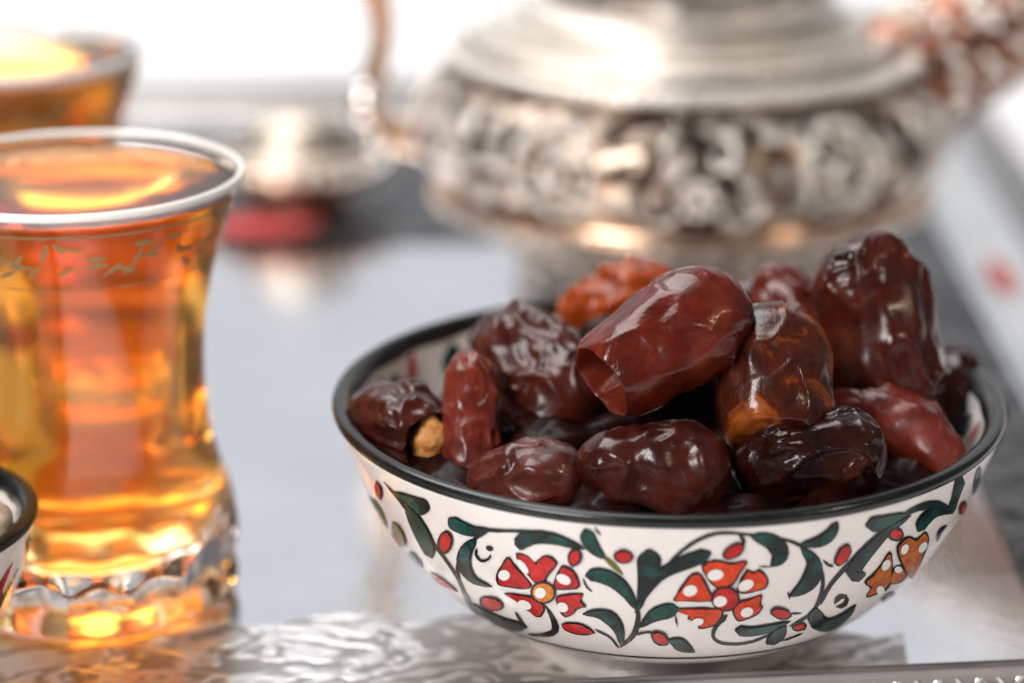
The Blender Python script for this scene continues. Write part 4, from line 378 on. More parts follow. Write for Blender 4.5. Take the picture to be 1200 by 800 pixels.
["painted_line","black",[[[-1.4311,50.8],[-1.4315,50.7],[-1.4319,50.7]],[[-1.4218,50.5],[-1.4252,50.2],[-1.4287,49.9]],[[-1.414,49.9],[-1.4194,49.7],[-1.4249,49.5]],[[-1.4104,49.0],[-1.4169,49.1],[-1.4234,49.1]],[[-1.4126,48.3],[-1.4177,48.4],[-1.4227,48.5]],[[-1.4183,47.6],[-1.4189,47.7],[-1.4195,47.7]]],None],
["painted_leaf","green",[[[-1.5016,46.6],[-1.5031,46.9],[-1.5046,47.2]],[[-1.5141,44.6],[-1.5232,46.3],[-1.5319,47.9]],[[-1.5314,43.9],[-1.5408,45.7],[-1.5498,47.4]],[[-1.5498,43.3],[-1.5591,45.1],[-1.568,46.9]],[[-1.5694,42.7],[-1.5784,44.4],[-1.5872,46.1]],[[-1.5884,42.1],[-1.5975,43.7],[-1.6063,45.3]],[[-1.6062,41.5],[-1.6153,42.9],[-1.6242,44.4]],[[-1.6224,40.8],[-1.6324,42.1],[-1.6422,43.4]],[[-1.6378,39.9],[-1.6491,40.9],[-1.6602,41.9]],[[-1.6547,38.4],[-1.666,39.2],[-1.6773,39.9]],[[-1.6719,36.6],[-1.6824,37.2],[-1.6929,37.8]],[[-1.6868,34.8],[-1.6963,35.2],[-1.7058,35.7]],[[-1.6998,33.0],[-1.7078,33.3],[-1.7157,33.6]],[[-1.7201,31.0],[-1.7212,31.1],[-1.7222,31.1]]],[[[-1.5046,46.6],[-1.5057,46.8],[-1.5068,47.0]],[[-1.5164,45.0],[-1.5232,46.3],[-1.5297,47.5]],[[-1.5337,44.3],[-1.5408,45.7],[-1.5476,47.0]],[[-1.5521,43.7],[-1.5591,45.1],[-1.5659,46.4]],[[-1.5716,43.1],[-1.5784,44.4],[-1.585,45.7]],[[-1.5908,42.5],[-1.5975,43.7],[-1.604,44.9]],[[-1.6087,41.9],[-1.6153,42.9],[-1.6218,44.0]],[[-1.6254,41.2],[-1.6324,42.1],[-1.6393,43.0]],[[-1.6416,40.3],[-1.6491,40.9],[-1.6565,41.6]],[[-1.659,38.7],[-1.666,39.2],[-1.673,39.7]],[[-1.6764,36.8],[-1.6824,37.2],[-1.6884,37.5]],[[-1.6917,35.0],[-1.6963,35.2],[-1.7009,35.5]],[[-1.7049,33.2],[-1.7078,33.3],[-1.7107,33.4]],[[-1.7194,31.3],[-1.7196,31.3],[-1.7197,31.4]]]],
["painted_line","black",[[[-1.6344,43.1],[-1.634,43.1],[-1.6335,43.0]],[[-1.6125,45.5],[-1.6097,45.2],[-1.6069,45.0]],[[-1.5891,47.5],[-1.5861,47.2],[-1.583,46.9]],[[-1.5655,49.2],[-1.5626,48.8],[-1.5597,48.4]],[[-1.542,50.4],[-1.5393,50.0],[-1.5366,49.6]],[[-1.5187,51.3],[-1.5167,50.9],[-1.5146,50.4]],[[-1.4959,51.7],[-1.4948,51.3],[-1.4935,50.9]],[[-1.4721,51.8],[-1.4716,51.4],[-1.471,51.0]],[[-1.448,51.6],[-1.4479,51.2],[-1.4477,50.9]],[[-1.4201,51.2],[-1.4199,50.9],[-1.4197,50.5]],[[-1.3818,50.7],[-1.3816,50.4],[-1.3813,50.1]],[[-1.3386,50.0],[-1.3384,49.7],[-1.3383,49.4]],[[-1.3024,49.2],[-1.3026,48.9],[-1.3027,48.6]],[[-1.2709,48.3],[-1.2718,47.9],[-1.2726,47.5]],[[-1.2398,47.0],[-1.2418,46.6],[-1.2437,46.2]],[[-1.2082,45.1],[-1.2109,44.8],[-1.2135,44.5]],[[-1.1796,43.0],[-1.1834,42.8],[-1.1871,42.6]],[[-1.1566,40.7],[-1.1618,40.6],[-1.167,40.5]],[[-1.1378,38.3],[-1.1445,38.3],[-1.1511,38.3]],[[-1.1223,35.8],[-1.1301,35.9],[-1.1377,36.1]],[[-1.1129,33.3],[-1.1212,33.6],[-1.1295,33.8]],[[-1.1076,30.9],[-1.1168,31.3],[-1.1257,31.6]],[[-1.1063,28.6],[-1.1152,29.0],[-1.1239,29.5]],[[-1.1183,26.7],[-1.1261,27.2],[-1.1336,27.7]],[[-1.147,25.5],[-1.1534,26.0],[-1.1597,26.5]],[[-1.1806,24.6],[-1.1819,24.7],[-1.1832,24.8]]],None],
["painted_leaf","green",[[[-1.5829,32.4],[-1.5836,32.7],[-1.5843,33.0]],[[-1.595,30.6],[-1.5993,32.5],[-1.6033,34.2]],[[-1.6064,30.1],[-1.6119,32.3],[-1.6171,34.3]],[[-1.6179,29.7],[-1.6247,32.0],[-1.6311,34.1]],[[-1.6302,29.5],[-1.6378,31.7],[-1.6451,33.7]],[[-1.6419,29.2],[-1.6511,31.2],[-1.66,33.1]],[[-1.6534,28.9],[-1.6647,30.5],[-1.6755,32.1]],[[-1.6675,28.4],[-1.6785,29.5],[-1.6893,30.7]],[[-1.6847,27.5],[-1.6929,28.3],[-1.7009,29.1]],[[-1.7095,26.7],[-1.7103,26.8],[-1.7112,26.9]]],[[[-1.5862,32.4],[-1.5867,32.7],[-1.5872,32.9]],[[-1.5959,31.0],[-1.5993,32.5],[-1.6025,33.9]],[[-1.6077,30.6],[-1.6119,32.3],[-1.6159,33.9]],[[-1.6195,30.3],[-1.6247,32.0],[-1.6297,33.6]],[[-1.632,30.0],[-1.6378,31.7],[-1.6434,33.2]],[[-1.6443,29.7],[-1.6511,31.2],[-1.6578,32.6]],[[-1.6567,29.4],[-1.6647,30.5],[-1.6725,31.7]],[[-1.6714,28.8],[-1.6785,29.5],[-1.6856,30.3]],[[-1.6887,27.9],[-1.6929,28.3],[-1.697,28.7]],[[-1.7076,27.0],[-1.7077,27.0],[-1.7078,27.0]]]],
["painted_line","black",[[[-1.5933,30.8],[-1.5941,30.8],[-1.5948,30.8]],[[-1.5871,29.8],[-1.5907,29.7],[-1.5944,29.6]],[[-1.5844,28.6],[-1.5873,28.5],[-1.5903,28.5]],[[-1.5834,27.4],[-1.5838,27.4],[-1.5842,27.4]]],None],
["painted_leaf","green",[[[-1.4012,50.5],[-1.4013,50.4],[-1.4014,50.2]],[[-1.3791,51.1],[-1.3796,49.9],[-1.3801,48.7]],[[-1.3588,51.0],[-1.3607,49.5],[-1.3627,47.9]],[[-1.3382,50.6],[-1.3442,48.9],[-1.3504,47.2]],[[-1.3181,49.8],[-1.3299,48.2],[-1.3418,46.5]],[[-1.2995,48.7],[-1.3181,47.4],[-1.3369,46.0]],[[-1.2844,47.1],[-1.3104,46.5],[-1.3363,45.9]],[[-1.2772,45.3],[-1.3066,45.6],[-1.3354,45.9]],[[-1.2787,43.8],[-1.306,44.8],[-1.3325,45.7]],[[-1.2889,42.8],[-1.3091,44.0],[-1.3288,45.2]],[[-1.3037,42.4],[-1.3161,43.3],[-1.3282,44.2]],[[-1.3241,42.4],[-1.3251,42.5],[-1.3261,42.5]]],[[[-1.3984,50.4],[-1.3984,50.3],[-1.3985,50.2]],[[-1.3792,50.7],[-1.3796,49.9],[-1.3799,49.1]],[[-1.3593,50.6],[-1.3607,49.5],[-1.3621,48.4]],[[-1.3396,50.2],[-1.3442,48.9],[-1.349,47.6]],[[-1.3205,49.5],[-1.3299,48.2],[-1.3393,46.9]],[[-1.3031,48.4],[-1.3181,47.4],[-1.3333,46.3]],[[-1.2893,47.0],[-1.3104,46.5],[-1.3315,46.0]],[[-1.283,45.4],[-1.3066,45.6],[-1.3298,45.9]],[[-1.2847,44.0],[-1.306,44.8],[-1.3268,45.5]],[[-1.2944,43.1],[-1.3091,44.0],[-1.3236,44.9]],[[-1.3087,42.8],[-1.3161,43.3],[-1.3233,43.8]],[[-1.3232,42.6],[-1.3234,42.6],[-1.3235,42.6]]]],
["painted_line","olive",[[[-1.3621,42.9],[-1.362,42.8],[-1.3619,42.8]],[[-1.3484,42.9],[-1.3479,42.7],[-1.3475,42.4]],[[-1.3342,42.7],[-1.3337,42.5],[-1.3333,42.3]],[[-1.3195,42.4],[-1.3194,42.3],[-1.3193,42.3]]],None],
["painted_leaf","green",[[[-1.246,46.5],[-1.2468,46.5],[-1.2475,46.4]],[[-1.2192,45.7],[-1.2259,45.0],[-1.2327,44.4]],[[-1.1963,44.6],[-1.2076,43.8],[-1.219,43.0]],[[-1.1744,43.0],[-1.194,42.6],[-1.2134,42.1]],[[-1.1578,41.1],[-1.1857,41.3],[-1.2129,41.5]],[[-1.1484,39.3],[-1.1817,40.1],[-1.2136,40.9]],[[-1.1451,37.6],[-1.1813,38.9],[-1.2144,40.2]],[[-1.149,36.0],[-1.1837,37.7],[-1.2159,39.4]],[[-1.1609,34.8],[-1.1904,36.6],[-1.2183,38.5]],[[-1.1812,34.0],[-1.2026,35.7],[-1.2229,37.3]],[[-1.2069,33.7],[-1.2198,34.8],[-1.2323,35.9]],[[-1.2389,33.8],[-1.2399,33.9],[-1.2409,34.0]]],[[[-1.2437,46.3],[-1.2439,46.3],[-1.2441,46.3]],[[-1.2222,45.4],[-1.2259,45.0],[-1.2297,44.7]],[[-1.1999,44.3],[-1.2076,43.8],[-1.2154,43.3]],[[-1.1796,42.9],[-1.194,42.6],[-1.2083,42.2]],[[-1.1642,41.2],[-1.1857,41.3],[-1.2068,41.4]],[[-1.1554,39.5],[-1.1817,40.1],[-1.2071,40.7]],[[-1.1526,37.8],[-1.1813,38.9],[-1.2078,40.0]],[[-1.1565,36.4],[-1.1837,37.7],[-1.2095,39.1]],[[-1.1679,35.2],[-1.1904,36.6],[-1.2119,38.0]],[[-1.1873,34.5],[-1.2026,35.7],[-1.2173,36.9]],[[-1.2121,34.2],[-1.2198,34.8],[-1.2273,35.5]],[[-1.2373,34.0],[-1.2375,34.0],[-1.2376,34.0]]]],
["painted_line","black",[[[-1.2466,35.5],[-1.2472,35.5],[-1.2478,35.5]],[[-1.2384,34.7],[-1.2419,34.7],[-1.2454,34.7]],[[-1.2333,34.0],[-1.2365,34.0],[-1.2398,33.9]],[[-1.2305,33.2],[-1.2311,33.2],[-1.2316,33.2]]],None],
["painted_leaf","green",[[[-1.25,47.3],[-1.2496,47.2],[-1.2491,47.1]],[[-1.2374,48.0],[-1.2339,47.1],[-1.2303,46.3]],[[-1.2259,48.2],[-1.221,47.1],[-1.216,46.0]],[[-1.2161,48.4],[-1.2085,47.1],[-1.2007,45.8]],[[-1.2076,48.6],[-1.197,47.2],[-1.186,45.7]],[[-1.1994,48.9],[-1.1861,47.4],[-1.1725,45.9]],[[-1.1918,49.2],[-1.1761,47.7],[-1.1599,46.2]],[[-1.1852,49.6],[-1.1674,48.2],[-1.1489,46.8]],[[-1.1795,49.9],[-1.1606,48.8],[-1.1411,47.6]],[[-1.1735,50.4],[-1.1558,49.5],[-1.1377,48.6]],[[-1.1671,51.1],[-1.152,50.3],[-1.1366,49.6]],[[-1.1492,51.4],[-1.147,51.3],[-1.1448,51.2]]],[[[-1.2466,47.2],[-1.2465,47.2],[-1.2464,47.1]],[[-1.2354,47.5],[-1.2339,47.1],[-1.2323,46.8]],[[-1.2238,47.7],[-1.221,47.1],[-1.2181,46.4]],[[-1.2134,47.9],[-1.2085,47.1],[-1.2036,46.2]],[[-1.2043,48.2],[-1.197,47.2],[-1.1896,46.2]],[[-1.1955,48.5],[-1.1861,47.4],[-1.1766,46.4]],[[-1.1873,48.8],[-1.1761,47.7],[-1.1646,46.7]],[[-1.1801,49.2],[-1.1674,48.2],[-1.1543,47.2]],[[-1.1738,49.6],[-1.1606,48.8],[-1.1471,47.9]],[[-1.1675,50.1],[-1.1558,49.5],[-1.144,48.9]],[[-1.161,50.8],[-1.152,50.3],[-1.1429,49.9]],[[-1.1491,51.2],[-1.148,51.1],[-1.1469,51.1]]]],
["painted_bud","red",[[-1.2439,29.57],[[-1.2207,28.93],[-1.2226,28.68],[-1.2275,28.45],[-1.2363,28.52],[-1.2459,28.78],[-1.257,29.33],[-1.2632,29.72],[-1.2657,30.16],[-1.2637,30.49],[-1.2606,30.65],[-1.2518,30.6],[-1.2409,30.29],[-1.2309,29.86],[-1.2256,29.36]],[[-1.1966,28.27],[-1.2005,27.76],[-1.2103,27.32],[-1.2284,27.48],[-1.2478,27.99],[-1.2701,29.09],[-1.2822,29.86],[-1.2869,30.74],[-1.2827,31.39],[-1.2766,31.72],[-1.2594,31.63],[-1.2378,31.01],[-1.2178,30.14],[-1.2069,29.14]]],[[-1.2445,29.61],[[-1.2271,29.15],[-1.2279,28.94],[-1.2325,28.83],[-1.239,28.91],[-1.2467,29.13],[-1.254,29.42],[-1.2589,29.75],[-1.2622,30.08],[-1.2602,30.24],[-1.2562,30.38],[-1.2496,30.2],[-1.243,30.13],[-1.2355,29.87],[-1.2287,29.43]],[[-1.2093,28.68],[-1.2108,28.27],[-1.2201,28.04],[-1.2334,28.21],[-1.2489,28.65],[-1.2635,29.22],[-1.2732,29.88],[-1.2796,30.53],[-1.2754,30.86],[-1.2675,31.14],[-1.2546,30.79],[-1.2414,30.65],[-1.2265,30.13],[-1.2126,29.25]]]],
["painted_line","black",[[[-1.2101,29.0],[-1.2096,28.9],[-1.2092,28.8]],[[-1.1957,29.1],[-1.1933,28.8],[-1.1909,28.4]],[[-1.1789,28.9],[-1.1767,28.6],[-1.1745,28.3]],[[-1.1601,28.5],[-1.1597,28.5],[-1.1594,28.4]]],None],
["painted_line","black",[[[-1.4253,30.4],[-1.4272,30.6],[-1.429,30.7]],[[-1.4289,28.8],[-1.4381,29.6],[-1.447,30.3]],[[-1.4406,28.0],[-1.4485,28.5],[-1.4563,29.1]],[[-1.4484,26.9],[-1.4558,27.3],[-1.4631,27.7]],[[-1.4534,25.7],[-1.4606,25.9],[-1.4677,26.1]],[[-1.4521,24.5],[-1.4586,24.5],[-1.4651,24.4]],[[-1.4454,23.6],[-1.449,23.3],[-1.4527,22.9]],[[-1.4328,22.8],[-1.4337,22.2],[-1.4346,21.7]],[[-1.4141,22.1],[-1.413,21.5],[-1.4119,20.9]],[[-1.3892,21.6],[-1.3869,21.0],[-1.3846,20.5]],[[-1.362,21.3],[-1.3589,20.8],[-1.3557,20.2]],[[-1.3326,21.3],[-1.3285,20.7],[-1.3244,20.2]],[[-1.3037,21.6],[-1.2986,21.0],[-1.2933,20.5]],[[-1.278,22.3],[-1.2722,21.8],[-1.2662,21.2]],[[-1.2547,23.3],[-1.2488,22.8],[-1.2427,22.3]],[[-1.2336,24.1],[-1.2277,23.6],[-1.2218,23.2]],[[-1.2151,24.8],[-1.2093,24.3],[-1.2034,23.8]],[[-1.1924,24.9],[-1.1914,24.9],[-1.1904,24.8]]],None],
["painted_leaf","green",[[[-1.3883,26.3],[-1.3877,26.0],[-1.387,25.6]],[[-1.3727,27.3],[-1.369,25.7],[-1.3618,23.7]],[[-1.3585,27.1],[-1.3537,25.4],[-1.3448,23.3]],[[-1.3449,26.8],[-1.3378,25.1],[-1.3268,23.1]],[[-1.331,26.7],[-1.3217,25.0],[-1.3085,23.0]],[[-1.3167,26.6],[-1.3058,25.0],[-1.2908,23.1]],[[-1.3016,26.7],[-1.2898,25.1],[-1.2736,23.2]],[[-1.285,26.8],[-1.2731,25.3],[-1.2564,23.5]],[[-1.2661,26.8],[-1.255,25.5],[-1.239,23.9]],[[-1.2449,26.9],[-1.2349,25.8],[-1.2217,24.6]],[[-1.2222,27.0],[-1.2141,26.2],[-1.2049,25.3]],[[-1.1909,26.6],[-1.1898,26.5],[-1.1887,26.4]]],[[[-1.3844,26.1],[-1.3839,25.9],[-1.3834,25.7]],[[-1.3718,26.9],[-1.369,25.7],[-1.3639,24.2]],[[-1.357,26.5],[-1.3537,25.4],[-1.3479,24.0]],[[-1.3427,26.2],[-1.3378,25.1],[-1.3307,23.8]],[[-1.3281,26.1],[-1.3217,25.0],[-1.3134,23.8]],[[-1.3131,26.1],[-1.3058,25.0],[-1.2966,23.8]],[[-1.2975,26.1],[-1.2898,25.1],[-1.28,23.9]],[[-1.2805,26.2],[-1.2731,25.3],[-1.2633,24.2]],[[-1.2613,26.3],[-1.255,25.5],[-1.2462,24.6]],[[-1.2398,26.4],[-1.2349,25.8],[-1.2291,25.3]],[[-1.2172,26.5],[-1.2141,26.2],[-1.2109,25.8]],[[-1.1934,26.5],[-1.1932,26.5],[-1.193,26.5]]]],
["painted_leaf","green",[[[-1.1972,25.3],[-1.1999,25.4],[-1.2024,25.5]],[[-1.1772,23.1],[-1.2015,24.5],[-1.2235,25.7]],[[-1.1692,22.0],[-1.2026,23.8],[-1.2328,25.5]],[[-1.1643,20.8],[-1.2045,23.1],[-1.2403,25.2]],[[-1.1665,19.8],[-1.2084,22.3],[-1.2454,24.7]],[[-1.1727,19.0],[-1.2144,21.4],[-1.2487,23.7]],[[-1.1811,18.2],[-1.2213,20.6],[-1.2513,22.5]],[[-1.2231,19.1],[-1.2298,19.5],[-1.2346,19.8]]],[[[-1.1994,25.1],[-1.2003,25.1],[-1.2013,25.2]],[[-1.1881,23.7],[-1.2015,24.5],[-1.2145,25.2]],[[-1.1805,22.6],[-1.2026,23.8],[-1.2233,25.0]],[[-1.1758,21.4],[-1.2045,23.1],[-1.2309,24.7]],[[-1.178,20.5],[-1.2084,22.3],[-1.2361,24.0]],[[-1.1871,19.8],[-1.2144,21.4],[-1.2394,23.1]],[[-1.197,19.1],[-1.2213,20.6],[-1.242,21.9]],[[-1.2253,19.5],[-1.2283,19.7],[-1.2313,19.9]]]],
["painted_bud","red",[[-1.1386,24.16],[[-1.1232,24.17],[-1.1196,23.7],[-1.1171,23.24],[-1.1235,23.29],[-1.1317,23.23],[-1.1403,23.48],[-1.1486,23.84],[-1.153,24.11],[-1.1586,24.69],[-1.1568,24.81],[-1.1535,25.14],[-1.1457,25.06],[-1.1363,24.85],[-1.1292,24.51]],[[-1.1075,24.17],[-1.0998,23.22],[-1.0942,22.28],[-1.1076,22.4],[-1.1245,22.3],[-1.142,22.79],[-1.1586,23.52],[-1.1671,24.04],[-1.1778,25.2],[-1.1743,25.44],[-1.1656,26.0],[-1.1509,25.87],[-1.134,25.53],[-1.1198,24.86]]],[[-1.1391,24.2],[[-1.128,24.13],[-1.1265,23.99],[-1.1283,23.75],[-1.1315,23.75],[-1.1358,23.71],[-1.1409,23.8],[-1.1453,23.92],[-1.1489,24.17],[-1.1515,24.49],[-1.1502,24.6],[-1.1465,24.66],[-1.1425,24.68],[-1.1381,24.68],[-1.1326,24.44]],[[-1.1167,24.05],[-1.1136,23.78],[-1.1172,23.29],[-1.1238,23.29],[-1.1324,23.21],[-1.1427,23.39],[-1.1515,23.63],[-1.1586,24.14],[-1.1636,24.77],[-1.161,25.0],[-1.1536,25.11],[-1.1458,25.17],[-1.1371,25.16],[-1.1262,24.68]]]],
["painted_line","black",[[[-1.1698,19.6],[-1.169,19.6],[-1.1683,19.5]],[[-1.1491,20.3],[-1.144,19.9],[-1.1389,19.5]],[[-1.1265,20.7],[-1.1207,20.3],[-1.1149,19.9]],[[-1.109,21.1],[-1.1036,20.7],[-1.098,20.3]],[[-1.0893,21.2],[-1.0885,21.2],[-1.0877,21.1]]],None],
["painted_leaf","green",[[[-1.1126,29.5],[-1.1178,29.5],[-1.123,29.6]],[[-1.0684,27.1],[-1.1025,27.6],[-1.135,28.0]],[[-1.0548,26.1],[-1.0888,26.0],[-1.1215,25.9]],[[-1.0591,26.4],[-1.0648,24.5],[-1.0654,22.3]],[[-1.0529,26.0],[-1.0294,23.1],[-0.998,19.9]],[[-1.0341,25.2],[-0.9911,22.0],[-0.9202,18.0]],[[-1.0134,24.7],[-0.961,21.7],[-0.8656,17.5]],[[-0.9914,24.8],[-0.9399,22.2],[-0.8694,19.1]],[[-0.9726,25.3],[-0.927,23.1],[-0.8714,20.7]],[[-0.9584,25.8],[-0.923,24.2],[-0.8791,22.4]],[[-0.9476,26.5],[-0.9272,25.6],[-0.8966,24.3]],[[-0.9247,26.9],[-0.9222,26.8],[-0.9197,26.7]]],[[[-1.1113,29.1],[-1.1152,29.2],[-1.1191,29.3]],[[-1.0753,27.2],[-1.1025,27.6],[-1.1287,27.9]],[[-1.0622,26.1],[-1.0888,26.0],[-1.1146,25.9]],[[-1.0613,26.0],[-1.0648,24.5],[-1.0653,22.8]],[[-1.0503,25.5],[-1.0294,23.1],[-1.0056,20.6]],[[-1.0238,24.4],[-0.9911,22.0],[-0.9527,19.5]],[[-0.999,23.9],[-0.961,21.7],[-0.9135,19.3]],[[-0.9748,23.9],[-0.9399,22.2],[-0.8995,20.3]],[[-0.9549,24.4],[-0.927,23.1],[-0.8957,21.7]],[[-0.9427,25.0],[-0.923,24.2],[-0.9016,23.3]],[[-0.9354,25.9],[-0.9272,25.6],[-0.9159,25.1]],[[-0.9234,26.7],[-0.923,26.6],[-0.9225,26.6]]]],
["painted_line","black",[[[-1.103,29.8],[-1.1014,29.8],[-1.0998,29.7]],[[-1.1138,32.1],[-1.1048,31.8],[-1.0952,31.4]],[[-1.1131,34.0],[-1.1041,33.6],[-1.095,33.2]],[[-1.1068,35.9],[-1.0978,35.5],[-1.0886,35.0]],[[-1.0937,37.8],[-1.0848,37.3],[-1.0758,36.8]],[[-1.0768,39.7],[-1.0687,39.2],[-1.06,38.7]],[[-1.0588,41.4],[-1.0505,40.9],[-1.0422,40.4]],[[-1.04,43.1],[-1.0315,42.6],[-1.023,42.1]],[[-1.021,44.6],[-1.0126,44.1],[-1.0041,43.6]],[[-1.0024,45.7],[-0.9947,45.2],[-0.9869,44.7]],[[-0.9836,46.4],[-0.9772,45.9],[-0.9704,45.5]],[[-0.9599,46.7],[-0.9589,46.6],[-0.9579,46.6]]],None],
["painted_leaf","green",[[[-0.9645,35.3],[-0.9677,35.7],[-0.9709,36.1]],[[-0.9804,34.0],[-0.9974,36.2],[-1.0134,38.3]],[[-1.0158,34.7],[-1.02,36.6],[-1.024,38.6]],[[-1.065,38.1],[-1.0316,37.4],[-0.9962,36.7]],[[-1.0661,40.1],[-1.0323,38.6],[-0.994,36.9]],[[-1.058,41.5],[-1.0261,39.9],[-0.9904,38.1]],[[-1.0461,42.7],[-1.0164,41.1],[-0.9847,39.3]],[[-1.0299,43.9],[-1.0027,42.3],[-0.974,40.6]],[[-1.0127,44.9],[-0.9878,43.5],[-0.9616,42.0]],[[-0.9952,46.1],[-0.9729,44.8],[-0.9493,43.4]],[[-0.9736,47.2],[-0.9556,46.0],[-0.9356,44.8]],[[-0.9468,47.9],[-0.9323,46.9],[-0.9171,45.9]],[[-0.9154,48.3],[-0.9038,47.5],[-0.892,46.7]],[[-0.8719,48.2],[-0.8704,48.1],[-0.8688,48.0]]],[[[-0.9702,35.5],[-0.9726,35.8],[-0.9749,36.1]],[[-0.9844,34.5],[-0.9974,36.2],[-1.0098,37.8]],[[-1.0169,35.2],[-1.02,36.6],[-1.023,38.1]],[[-1.0571,37.9],[-1.0316,37.4],[-1.0049,36.9]],[[-1.0584,39.8],[-1.0323,38.6],[-1.0034,37.3]],[[-1.0505,41.1],[-1.0261,39.9],[-0.9996,38.5]],[[-1.0387,42.3],[-1.0164,41.1],[-0.993,39.8]],[[-1.0225,43.4],[-1.0027,42.3],[-0.9821,41.1]],[[-1.0052,44.5],[-0.9878,43.5],[-0.9698,42.5]],[[-0.9876,45.6],[-0.9729,44.8],[-0.9576,43.9]],[[-0.9665,46.7],[-0.9556,46.0],[-0.9437,45.3]],[[-0.9399,47.4],[-0.9323,46.9],[-0.9246,46.4]],[[-0.9084,47.8],[-0.9038,47.5],[-0.8992,47.2]],[[-0.8739,48.1],[-0.8737,48.0],[-0.8734,48.0]]]],
["painted_leaf","green",[[[-1.0498,49.3],[-1.0477,49.0],[-1.0455,48.6]],[[-1.0383,50.7],[-1.0258,48.8],[-1.0128,46.8]],[[-1.0226,50.8],[-1.0072,48.6],[-0.9911,46.5]],[[-1.0071,50.7],[-0.9893,48.6],[-0.9706,46.4]],[[-0.9911,50.5],[-0.9725,48.6],[-0.9529,46.6]],[[-0.9732,50.4],[-0.9556,48.7],[-0.9371,47.0]],[[-0.9528,50.2],[-0.9373,48.8],[-0.9212,47.4]],[[-0.9299,50.0],[-0.918,49.0],[-0.9057,48.0]],[[-0.8958,49.3],[-0.8945,49.2],[-0.8931,49.1]]],[[[-1.0457,49.2],[-1.044,49.0],[-1.0424,48.7]],[[-1.0359,50.4],[-1.0258,48.8],[-1.0153,47.2]],[[-1.0191,50.3],[-1.0072,48.6],[-0.9949,47.0]],[[-1.003,50.2],[-0.9893,48.6],[-0.9751,47.0]],[[-0.9864,50.0],[-0.9725,48.6],[-0.9581,47.2]],[[-0.968,49.9],[-0.9556,48.7],[-0.9428,47.5]],[[-0.9472,49.7],[-0.9373,48.8],[-0.9272,47.9]],[[-0.9239,49.5],[-0.918,49.0],[-0.912,48.5]],[[-0.8983,49.2],[-0.8981,49.2],[-0.8979,49.2]]]],
["painted_line","darkgreen",[[[-0.9215,48.4],[-0.9204,48.3],[-0.9192,48.2]],[[-0.9091,49.4],[-0.9005,48.8],[-0.8917,48.2]],[[-0.89,50.0],[-0.8799,49.3],[-0.8696,48.5]],[[-0.8663,50.3],[-0.8553,49.4],[-0.8439,48.5]],[[-0.8362,50.4],[-0.8238,49.3],[-0.8109,48.1]],[[-0.8,50.1],[-0.7877,48.8],[-0.7748,47.4]],[[-0.7549,49.1],[-0.7504,47.9],[-0.7457,46.7]],[[-0.7031,47.2],[-0.7068,46.3],[-0.7092,45.3]],[[-0.6668,45.7],[-0.6607,44.6],[-0.6544,43.4]],[[-0.6686,45.7],[-0.6332,44.0],[-0.5919,42.1]],[[-0.6696,45.9],[-0.6311,44.6],[-0.5857,43.1]],[[-0.6722,46.7],[-0.6385,45.6],[-0.5977,44.4]],[[-0.6742,47.6],[-0.6415,46.5],[-0.6027,45.3]],[[-0.6794,48.5],[-0.6458,47.5],[-0.6077,46.3]],[[-0.6865,49.7],[-0.6509,48.6],[-0.6105,47.4]],[[-0.6945,51.1],[-0.6562,49.9],[-0.6122,48.5]],[[-0.6978,52.4],[-0.662,51.3],[-0.6135,49.8]],[[-0.6673,52.7],[-0.6604,52.5],[-0.6534,52.2]]],None],
["painted_leaf","green",[[[-0.8044,42.9],[-0.7987,42.7],[-0.793,42.5]],[[-0.8323,45.2],[-0.7981,43.8],[-0.7606,42.4]],[[-0.8336,46.3],[-0.797,44.8],[-0.756,43.1]],[[-0.8261,47.2],[-0.7905,45.5],[-0.7489,43.6]],[[-0.8121,47.9],[-0.7792,46.1],[-0.7396,44.1]],[[-0.788,48.1],[-0.761,46.3],[-0.7288,44.4]],[[-0.7502,47.6],[-0.7328,46.0],[-0.7113,44.4]],[[-0.7042,46.3],[-0.6908,45.1],[-0.6759,43.8]],[[-0.6332,43.8],[-0.6312,43.7],[-0.6291,43.5]]],[[[-0.8021,43.1],[-0.7986,42.9],[-0.7951,42.8]],[[-0.8212,44.7],[-0.7981,43.8],[-0.7735,42.9]],[[-0.8229,45.8],[-0.797,44.8],[-0.7693,43.6]],[[-0.816,46.7],[-0.7905,45.5],[-0.762,44.2]],[[-0.8024,47.3],[-0.7792,46.1],[-0.7521,44.7]],[[-0.7795,47.6],[-0.761,46.3],[-0.7398,45.0]],[[-0.7438,47.0],[-0.7328,46.0],[-0.7196,45.0]],[[-0.698,45.7],[-0.6908,45.1],[-0.6834,44.5]],[[-0.6413,43.9],[-0.6408,43.9],[-0.6402,43.8]]]],
["painted_line","black",[[[-0.7026,53.4],[-0.7022,53.4],[-0.7018,53.3]],[[-0.683,53.3],[-0.6804,53.0],[-0.6777,52.7]],[[-0.6604,53.0],[-0.6573,52.7],[-0.6542,52.3]],[[-0.6335,52.3],[-0.6329,52.3],[-0.6322,52.2]]],None],
